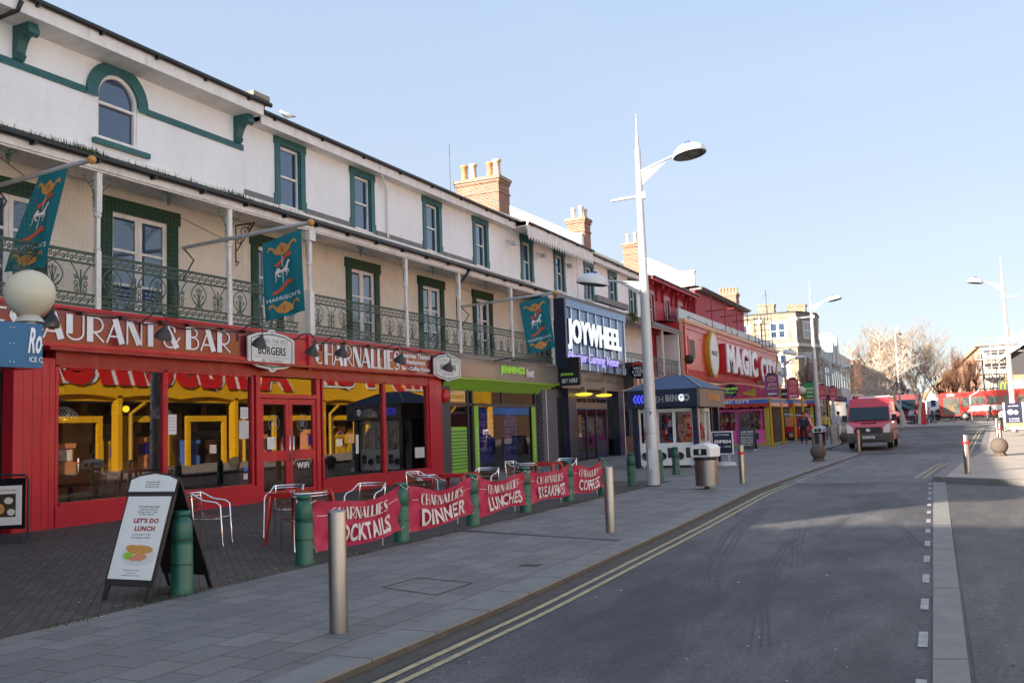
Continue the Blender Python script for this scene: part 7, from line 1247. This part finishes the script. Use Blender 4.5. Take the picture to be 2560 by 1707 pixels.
MB().tube([(p.x, 92, T(92)), (p.x, 92, t_.z)], [.1, .07], 8).build('mast', 'pole_grey', ms); m = MB(); m.tube([(p.x, 92, t_.z), (p.x+.1, 92, t_.z+.4), (p.x+.35, 92, t_.z+.35)], .06, 8); m.ball((p.x+.2, 92, t_.z+.45), .22, 12); m.build('housing', 'white', ms); MB().ball((p.x+.42, 92, t_.z+.0), .13, 12).build('dome', 'black_gloss', ms)
# ============================================================ TREES
def tree(label, base, H, m, mt, seed, spread=.5, trunk=.16, depth=5, lean=(0, 0), first=.25, dens=4, col='winter trees at the end of the street', tw=.011, up=.35, name='bare_tree'):
    r = random.Random(seed); t = thing(name, label, 'tree', base, col); B = Vector(base); tk = MB(); cr = MB()
    def branch(p, d, L, rad, lv):
        n = 3 if lv > 2 else 2; pts = [p]; rs = [rad]; q = p.copy(); dd = d.copy()
        for i in range(n):
            dd = (dd+Vector((r.gauss(0, .13), r.gauss(0, .13), r.gauss(0, .06)+up*.12))).normalized(); q = q+dd*(L/n); pts.append(q.copy()); rs.append(max(tw, rad*(1-(i+1)/n*.45)))
        (tk if lv >= depth-1 else cr).tube(pts, rs, 6 if lv >= depth-1 else 3, False)
        if lv == 0: return
        k = dens if lv < depth else dens+3
        for i in range(k):
            f = r.uniform(.35 if lv < depth else first, 1); j = min(n-1, int(f*n)); pp = pts[j].lerp(pts[j+1], f*n-j); a = r.uniform(0, 6.283); side = Vector((math.cos(a), math.sin(a), 0)); nd = (dd*(1-spread)+side*spread*r.uniform(.7, 1.2)+Vector((0, 0, up*.5))).normalized(); branch(pp, nd, L*r.uniform(.45, .7), max(tw, rad*.5), lv-1)
        branch(pts[-1], (dd+Vector((r.gauss(0, .15), r.gauss(0, .15), .1))).normalized(), L*.65, rs[-1], lv-1)
    branch(B, Vector((lean[0], lean[1], 1)).normalized(), H*.42, trunk, depth); tk.build('trunk', m, t); c = cr.build('crown', mt, t); return t
p = onY(2216, 1040, 88); tree('birch with pale limbs leaning out behind the van', (p.x, 88, T(88)), 8.8, 'bark_birch', 'bark_birch', 11, .66, .15, 5, (.05, 0), .2, 4, tw=.007)
p = onY(2262, 1048, 100); tree('white-trunked birch in the middle of the street end', (p.x, 100, T(100)), 10.6, 'bark_birch', 'bark_pale', 5, .5, .19, 5, (-.04, 0), .45, 4, tw=.007, up=.45)
p = onY(2298, 1048, 103); tree('slender white-trunked birch beside the tall red box', (p.x, 103, T(103)), 10.8, 'bark_birch', 'bark_pale', 8, .5, .15, 5, (.02, 0), .4, 4, tw=.007, up=.45)
for i, (px, y, H, sd_) in enumerate(((2160, 112, 9.5, 31), (2190, 116, 9.0, 32), (2225, 120, 8.0, 33), (2262, 130, 7.0, 34), (2378, 128, 7.5, 35), (2405, 130, 9.0, 36), (2440, 135, 8.0, 37))):
    p = onY(px, 1040, y); tree(['brown bushy bare tree beside the white gable end', 'brown bushy bare tree behind the leaning birch', 'brown bushy bare tree left of the camera mast', 'low brown bare tree behind the white birch trunk', 'low brown bare tree over the front of the bus', 'tall brown bare tree above the bus', 'brown bare tree before the scaffolding'][i], (p.x, y, T(y)), H, 'bark_brown', 'bark_brown', sd_, .42, .12, 5, (0, 0), .12, 4, tw=.007, up=.9)
for i, (px, y) in enumerate(((2012, 84), (2032, 88))):
    p = onY(px, 1040, y); tree(['thin leafless tree before the stone building, behind the globe lamp', 'thin leafless tree before the stone building, behind the green board'][i], (p.x, y, T(y)), 6.5, 'bark_brown', 'bark_pale', 51+i, .3, .1, 4, (0, 0), .3, 4, tw=.02, up=1.0)
# ============================================================ BUILDINGS AT THE END OF THE STREET
sb_ = thing('stone_building', 'three-storey rubble stone corner building with cream dressed windows', 'building', (-17, 112, T(110))); z0 = T(105)
yF = 105; xl, xr = -23, -15.4; c1 = (-15.4, 105); c2 = (-13.8, 109.0); c3 = (-14.1, 113.5); zt = 13.35
pl = [(xl, yF), c1, c2, c3, (xl, 114)]
MB().prism(pl, lambda a, b, t: Vector((a, b, t)), 0, zt-.1).build('wall', 'stone', sb_)
def band(name, z, h, o, m): 
    mb = MB(); mb.prism([(xl, yF-o), (c1[0]+o*.6, c1[1]-o), (c2[0]+o, c2[1]-o*.3), (c3[0]+o, c3[1]), (xl, 114)], lambda a, b, t: Vector((a, b, t)), z, z+h); return mb.build(name, m, sb_)
band('parapet_coping', zt-.1, .12, .12, 'slate'); band('cornice', 9.5, .35, .18, 'pale_wall'); band('lower_cornice', 5.3, .3, .15, 'pale_wall')
def frame2(A, B): d = Vector((B[0]-A[0], B[1]-A[1], 0)); L = d.length; d.normalize(); N = Vector((d.y, -d.x, 0)); return (lambda u, v, t=0: Vector((A[0], A[1], 0))+d*u+Vector((0, 0, v))+N*t), L
def fbox(mb, f, u0, u1, v0, v1, t0, t1): mb.add([f(u0, v0, t0), f(u1, v0, t0), f(u1, v1, t0), f(u0, v1, t0), f(u0, v0, t1), f(u1, v0, t1), f(u1, v1, t1), f(u0, v1, t1)], [(0, 3, 2, 1), (4, 5, 6, 7), (0, 1, 5, 4), (1, 2, 6, 5), (2, 3, 7, 6), (3, 0, 4, 7)])
def stonewin(par, f, uc, w_, v0, v1, lights=2, sur='pale_wall'):
    m = MB(); fbox(m, f, uc-w_/2-.22, uc+w_/2+.22, v0-.15, v1+.2, 0, .05)
    for i in range(6): k = .12*(i % 2); fbox(m, f, uc-w_/2-.22-k, uc+w_/2+.22+k, v0+(v1-v0)*i/6, v0+(v1-v0)*(i+.9)/6, 0, .045)
    wn = m.build('window', sur, par); m = MB(); g = w_/lights
    for i in range(lights): fbox(m, f, uc-w_/2+i*g+.14, uc-w_/2+(i+1)*g-.14, v0+.1, v1-.1, .051, .06)
    m.build('panes', 'win_glass', wn); m = MB(); fbox(m, f, uc-w_/2, uc+w_/2, v0+(v1-v0)*.45, v0+(v1-v0)*.5, .061, .07); m.build('sash_frame', 'white', wn)
f1, L1 = frame2((xl, yF), c1); f2, L2 = frame2(c1, c2); f3, L3 = frame2(c2, c3)
for v0, v1 in ((10.5, 12.2), (6.2, 8.7), (1.8, 4.2)): stonewin(sb_, f1, 5.6, 1.7, v0, v1); stonewin(sb_, f1, 1.9, 1.0, v0, v1, 1); stonewin(sb_, f2, L2/2+.1, 1.5, v0, v1); stonewin(sb_, f3, L3/2, 1.4, v0, v1)
m = MB(); fbox(m, f1, 3.4, 3.75, 9.9, 12.9, 0, .12); fbox(m, f1, 7.2, 7.6, 9.9, 12.9, 0, .12); fbox(m, f1, 3.1, 4.0, 12.3, 12.7, .0, .16); fbox(m, f1, 6.9, 7.75, 12.3, 12.7, 0, .16); m.build('pilaster', 'pale_wall', sb_)
chimney(sb_, -19.8, -18.0, 107, 108, 13, 14.6, [], m='stone'); chimney(sb_, -16.9, -14.9, 109, 110, 13, 14.5, [(-16.7+i*.4, 109.5, .12, .12) for i in range(5)], m='stone')
m = MB(); m.tube([(-18.8, 106.9, 13.3), (-18.8, 106.9, 16.2)], .03, 4); m.bar((-19.2, 106.9, 15.6), (-18.4, 106.9, 15.6), .03); m.build('aerial', 'gutter_black', sb_)
tf = thing('gabled_house', 'half-timbered house with steep gables and a tiled roof beyond the stone building', 'building', (-14, 122, T(122)))
z = 0; m = MB().box(-24, -14, 114.6, 131.5, 0, 8.3); m.build('wall', 'offwhite', tf)
m = MB(); m.add([(-14, 114.6, 8.4), (-14, 131.5, 8.4), (-19, 131.5, 12.6), (-19, 114.6, 12.6)], [(0, 1, 2, 3)]); m.add([(-14, 114.6, 8.4), (-19, 114.6, 12.6), (-24, 114.6, 8.4)], [(0, 1, 2)]); m.build('roof', 'roof_brown', tf)
for y0, y1 in ((122.5, 127), (127, 131.5)):
    m = MB(); m.prism([(y0, 8.3), (y1, 8.3), ((y0+y1)/2, 12.4)], lambda a, b, t: Vector((-13.9+t, a, b)), -3, 0); g_ = m.build('gable', 'offwhite', tf); m = MB(); m.ribbon([(y0, 8.3), ((y0+y1)/2, 12.5), (y1, 8.3)], .3, lambda a, b, t: Vector((-13.85, a, b))); m.ribbon([(y0, 8.3), (y1, 8.3)], .25, lambda a, b, t: Vector((-13.84, a, b))); m.build('bargeboard', 'charcoal', g_)
m = MB(); [m.box(-14, -13.95, 115+i*1.1, 115.25+i*1.1, 4.6, 8.2) for i in range(15)]; m.box(-14, -13.93, 114.6, 131.5, 4.4, 4.7); m.build('timber_framing', 'charcoal', tf)
m = MB(); [m.box(-13.98, -13.94, 115.3+i*2.2, 116.2+i*2.2, 5.4, 7.6) for i in range(7)]; m.build('casements', 'win_glass', tf); m = MB(); m.box(-14, -13.4, 114.6, 131.5, 3.7, 4.3); m.build('shop_fascia', 'jacket_purple', tf); MB().box(-14, -13.6, 114.6, 131.5, 1.2, 3.6).build('shop_window', 'dark_glass', tf)
p = onY(2106, 860, 112); q1 = onY(2100, 940, 112)
wb = thing('white_building', 'pale parapet building catching the sun beyond the gabled house', 'building', (-14, 140, T(140)))
MB().box(-26, -14.6, 132, 150, 0, 8.9).build('wall', 'pale_wall', wb); MB().box(-20, -14.4, 132.5, 150, 8.9, 10.4).build('upper_floor', 'pale_wall', wb); chimney(wb, -17, -15.9, 134, 135, 10.4, 11.6, [])
for i in range(5): MB().box(-14.6, -14.56, 133.5+i*3.4, 135+i*3.4, 5.8, 7.8).build('window', 'win_glass', wb)
MB().box(-14.6, -13.9, 132, 150, 3.3, 4.0).build('shop_fascia', 'royal', wb)
bb_ = thing('brick_building', 'tall brown brick building behind the leaning birch limbs', 'building', (-14, 160, T(160))); MB().box(-24, -14.2, 152, 172, 0, 10.4).build('wall', 'brick', bb_); MB().box(-24, -14.0, 151.8, 172, 10.4, 10.8).build('parapet', 'pale_wall', bb_)
for i in range(5):
    for zz in (4.5, 7.6): MB().box(-14.2, -14.16, 153.5+i*3.7, 155+i*3.7, zz, zz+1.7).build('window', 'win_glass', bb_)
h = thing('small_house', 'small white house with an orange tiled gable roof at the far end', 'house', (-3.5, 190, T(190))); a = onY(2318, 1030, 190); b = onY(2352, 1030, 190); z = T(190)
w_ = b.x-a.x; xc = (a.x+b.x)/2
MB().prism([(-w_/2, 0), (w_/2, 0), (w_/2, 3.0), (0, 5.2), (-w_/2, 3.0)], lambda u, v, t: Vector((xc+u, 190+t, z+v)), 0, 8).build('wall', 'white', h); MB().prism([(-w_/2-.4, 2.75), (0, 5.4), (w_/2+.4, 2.75), (w_/2+.4, 2.95), (0, 5.65), (-w_/2-.4, 2.95)], lambda u, v, t: Vector((xc+u, 189.8+t, z+v)), 0, 8.4).build('roof', 'roof_tile', h); MB().box(xc-.4, xc+.4, 189.95, 190, z+1.6, z+2.8).build('window', 'win_glass', h)
for i, (px0, px1, y, hz, m_, rm) in enumerate(((2340, 2420, 205, 5.5, 'pale_wall', 'roof_tile'), (2230, 2300, 210, 5.5, 'offwhite', 'slate'), (2300, 2330, 230, 5.0, 'pale_wall', 'roof_brown'))):
    a = onY(px0, 1030, y); b = onY(px1, 1030, y); z = T(y); t = thing('distant_house', ['pale house with tiled roof behind the brown trees right of centre', 'low distant house behind the birches', 'farthest low house seen at the end of the street'][i], 'house', ((a.x+b.x)/2, y, z)); MB().box(a.x, b.x, y, y+10, z, z+hz*.6).build('wall', m_, t); MB().prism([(0, z+hz*.6), (0, z+hz*.6), (5, z+hz), (10, z+hz*.6)][1:], lambda u, v, q_: Vector((a.x+q_, y+u, v)), 0, b.x-a.x).build('roof', rm, t)
# right side: restaurant with golden sign, scaffolded house
mk = thing('takeaway_restaurant', 'grey and olive takeaway restaurant with a small golden M sign on the far right', 'building', (9, 122, T(122)))
a = onY(2522, 940, 122); z = T(122)
m = MB(); m.box(a.x, 30, 122, 134, z, z+5.0); m.build('ground_floor', 'roof_brown', mk); m = MB(); m.box(a.x+.4, 30, 123, 134, z+5.0, z+7.7); m.build('upper_floor', 'charcoal', mk); m = MB(); m.prism([(a.x-.8, z+7.2), (a.x+1.8, z+8.8), (30, z+9.6), (30, z+9.2), (a.x+1.8, z+8.4), (a.x-.6, z+6.9)], lambda u, v, t: Vector((u, 122+t, v)), 0, 12); m.build('roof', 'white', mk)
c = onY(2512, 962, 121.6); w_ = .55; m = MB(); m.box(c.x-.65, c.x+.75, 121.6, 121.8, c.z-.6, c.z+.5); sg = m.build('sign_board', 'jacket_green', mk)
m = MB(); m.ribbon(arc(c.x-.22, c.z-.45, .2, .8, 180, 0), .1, lambda u, v, t: Vector((u, 121.58, v))); m.ribbon(arc(c.x+.2, c.z-.45, .2, .8, 180, 0), .1, lambda u, v, t: Vector((u, 121.575, v))); m.build('sign_letter', 'yellow', sg)
m = MB(); m.box(a.x+2.2, a.x+3.6, 122.9, 123, z+5.3, z+7.4); m.build('yellow_panel', 'yellow', mk); m = MB(); m.box(a.x+.2, a.x+1.4, 121.9, 122, z+3.4, z+4.4); m.build('lit_panel', 'white', mk)
sh = thing('scaffolded_building', 'pale building wrapped in scaffolding behind the bus', 'building', (5, 140, T(140))); a = onY(2440, 900, 140); b = onY(2522, 900, 140); z = T(140)
m = MB(); m.box(a.x+1, b.x+4, 142, 155, z, z+9); m.build('wall', 'pale_wall', sh); m = MB(); m.prism([(a.x-5, z+5.0), (a.x+.6, z+10.0), (a.x+.6, z), (a.x-5, z)], lambda u, v, t: Vector((u, 145+t, v)), 0, 10); m.build('side_wing', 'brick', sh); m = MB(); m.prism([(a.x-5.5, z+4.9), (a.x+.8, z+10.5), (a.x+.8, z+10.1), (a.x-5.3, z+4.6)], lambda u, v, t: Vector((u, 144.6+t, v)), 0, 11); m.build('roof', 'roof_brown', sh)
m = MB(); m.prism([(a.x+1, z+9), (b.x+4, z+12.5), (b.x+8, z+12.5), (b.x+8, z+9)], lambda u, v, t: Vector((u, 143+t, v)), 0, 10); m.build('temporary_roof', 'white', sh)
sf = thing('scaffolding', 'grey tube scaffolding with boards in front of the pale building', 'scaffolding', (5, 140, T(140))); m = MB(); x = a.x
k = 0
while x < b.x+3:
    m.tube([(x, 139, z), (x, 139, z+8.6+min(2.5, k*.5))], .06, 5); m.tube([(x, 141, z), (x, 141, z+8.6+min(2.5, k*.5))], .06, 5); x += .9; k += 1
for zz in range(1, 6): m.tube([(a.x, 139, z+zz*1.9), (b.x+3, 139, z+zz*1.9)], .06, 5); m.tube([(a.x, 139, z+zz*1.9+.9), (b.x+3, 139, z+zz*1.9+.9)], .05, 5)
for i in range(4): m.tube([(a.x+i*1.6, 138.9, z+1+i), (a.x+i*1.6+1.8, 138.9, z+4+i)], .05, 5)
m.build('tubes', 'pole_grey', sf); m = MB(); [m.box(a.x, b.x+3, 139, 141, z+zz*1.9-.1, z+zz*1.9-.03) for zz in range(1, 6)]; m.build('boards', 'wood_box', sf)
# ============================================================ OPPOSITE SIDE (seen mirrored in the shop windows)
op = thing('yellow_arcade', 'yellow amusement arcade across the road, mirrored in the restaurant windows', 'building', (10, 55, 0)); OX = 9.5
MB().box(OX+.4, OX+10, 26, 84, 3.9, 8.0).build('upper_wall', 'yellow_arc', op)
m = MB(); n = 12
for i in range(n): y = 28+i*4.6; m.prism([(y, 7.9), (y+4.6, 7.9), (y+4.6, 4.05), (y+3.4, 4.2), (y+2.3, 4.25), (y+1.2, 4.2), (y, 4.05)], lambda a, b, t: Vector((OX+t, a, b)), 0, .4)
m.build('scalloped_fascia', 'yellow_arc', op)
for i, (s_, y0, y1) in enumerate((('Amusements', 27.5, 52), ('Family Fun', 54, 78))):
    q = lambda u, v, t=0, y0=y0, y1=y1: Vector((OX-.05-t, y1-(y1-y0)*u, 4.7+2.7*v)); k = MB(); k.text(s_, lambda u, v, t=0: q(u, v, t)+Vector((0, .25, -.15)), bold=.1, shear=.3, depth=.05); k.build('letter_shadow', 'white', op); k = MB(); k.text(s_, lambda u, v, t=0: q(u, v, t+.1), bold=.05, shear=.3, depth=.06); k.build('lettering', 'red_bright', op)
m = MB(); m.box(OX+3, OX+3.2, 26, 84, 0, 3.8); m.box(OX+.4, OX+3, 26, 84, 3.8, 3.89); m.build('dark_interior', 'black', op); m = MB(); [m.box(OX, OX+.5, 28+i*9.2, 28.3+i*9.2, 0, 4.2) for i in range(7)]; m.build('pillar', 'yellow_arc', op)
for i in range(11): m_ = MB(); m_.box(OX+.6, OX+.8, 28.5+i*4.8, 28.8+i*4.8, 0, 3.1); m_.box(OX+.6, OX+.8, 28.8+i*4.8, 31.6+i*4.8, 2.75, 3.1); m_.box(OX+.6, OX+.8, 31.6+i*4.8, 31.9+i*4.8, 0, 3.1); m_.build('booth_frame', 'yellow_arc', op)
for i in range(36):
    y = 28.5+i*1.5; h_ = R_.uniform(1.4, 2.3); w_ = R_.uniform(.7, 1.3); x_ = OX+R_.uniform(.9, 2.2)
    if i % 6 == 5: continue
    mc_ = MB(); mc_.box(x_, x_+.8, y, y+w_, 0, h_*.4); mc_.box(x_+.15, x_+.8, y+.05, y+w_-.05, h_*.4, h_*.85); mc_.box(x_, x_+.8, y, y+w_, h_*.85, h_); mc_ = mc_.build('game_machine', R_.choice(['red_bright', 'yellow', 'toy_orange', 'wood_dark', 'royal', 'red_dark']), op); MB().box(x_+.13, x_+.149, y+.15, y+w_-.15, h_*.45, h_*.8).build('machine_screen', R_.choice(['toy_peach', 'dark_glass', 'white', 'poster_blue']), mc_)
m = MB(); [m.tube([(OX+.15, 29+i*9.2, 0), (OX+.15, 29+i*9.2, 3.2), (OX+.15, 30+i*9.2, 3.8)], .12, 8) for i in range(6)]; m.build('pillar', 'yellow', op) 

ob = thing('bounce_block', 'unseen pale block added across the road to bounce sunlight onto the terrace', 'building', (11, 0, 0))  # added out of view as a sunlit reflector for the terrace fronts
MB().box(11, 20, -45, 25, 0, 8.5).build('wall', 'render_white', ob); od = thing('dark_backdrop', 'unseen brown brick block added across the road to darken the shop window reflections', 'building', (14, 100, 0)); MB().box(12.5, 20, 84.5, 117, 0, 9).build('wall', 'brick_brown', od); MB().box(12.4, 12.5, 84.5, 117, 3.2, 4).build('fascia', 'royal', od)  # brick block added out of view so the betting shop glass mirrors something dark
for i in range(14): MB().box(10.96, 11, -43+i*4.9, -41.6+i*4.9, 4.8, 6.6).build('window', 'win_glass', ob)
# countable pieces of a kind become parts of their own
def split_loose(o, gap):
    me = o.data; n = len(me.vertices); par = list(range(n))
    def f(i):
        while par[i] != i: par[i] = par[par[i]]; i = par[i]
        return i
    for p in me.polygons:
        v = p.vertices
        for k in v[1:]: par[f(k)] = f(v[0])
    G = {}
    for i, v in enumerate(me.vertices): G.setdefault(f(i), []).append(i)
    bb = [[[min(me.vertices[i].co[k] for i in c) for k in range(3)], [max(me.vertices[i].co[k] for i in c) for k in range(3)], list(c)] for c in G.values()]
    again = gap > 0
    while again:
        again = False; out = []
        for b in bb:
            for c in out:
                if all(b[0][k]-gap <= c[1][k] and c[0][k]-gap <= b[1][k] for k in range(3)):
                    c[0] = [min(x, y) for x, y in zip(b[0], c[0])]; c[1] = [max(x, y) for x, y in zip(b[1], c[1])]; c[2] += b[2]; again = True; break
            else: out.append(b)
        bb = out
    if len(bb) < 2 or len(bb) > 60: return
    own = {}
    for k, b in enumerate(bb):
        for i in b[2]: own[i] = k
    nmn = o.name.split('.')[0]
    for k, b in enumerate(bb):
        ids = sorted(b[2]); mp = {i: j for j, i in enumerate(ids)}; ps = [p for p in me.polygons if own[p.vertices[0]] == k]
        nm = bpy.data.meshes.new(nmn); nm.from_pydata([me.vertices[i].co.copy() for i in ids], [], [[mp[i] for i in p.vertices] for p in ps]); nm.polygons.foreach_set('use_smooth', [p.use_smooth for p in ps]); nm.materials.append(me.materials[0])
        if k == 0: first = nm
        else: c = bpy.data.objects.new(nmn, nm); sc.collection.objects.link(c); c.parent = o.parent; c.location = o.location
    o.data = first
SPLIT = {'pilaster', 'yellow_post', 'corner_post', 'pale_pier', 'pale_post', 'lime_strip', 'wall_pictures', 'counter_seats', 'pillar', 'pier', 'casements', 'lead_flashing', 'stall_riser', 'yellow_arrows', 'panes', 'mirror_panel', 'name_letters', 'handrail'}
SPLIT2 = {'arrow_lettering', 'boards', 'feet', 'fins', 'fixings', 'hip_trim', 'letter_faces', 'letter_sides', 'lettering', 'pilaster_grooves', 'prize_door', 'rail', 'ribbons', 'gilt_scrolls', 'riser_boards', 'rivets', 'roof_frame', 'script_lettering', 'shoes', 'small_lettering', 'string_course', 'strip_lettering', 'ties', 'tubular_frame', 'verandah_beam', 'verandah_post', 'wheel'}
for o in list(bpy.data.objects):
    nm_ = o.name.split('.')[0]
    if o.type == 'MESH' and o.parent and o.parent.get('group') != 'polished aluminium cafe armchairs':
        if nm_ in SPLIT: split_loose(o, 0)
        elif nm_ in SPLIT2 and len(o.data.polygons) < 6000: split_loose(o, .2)

for o in bpy.data.objects:
    if o.name.startswith('gutter_weeds'): o['kind'] = 'stuff'
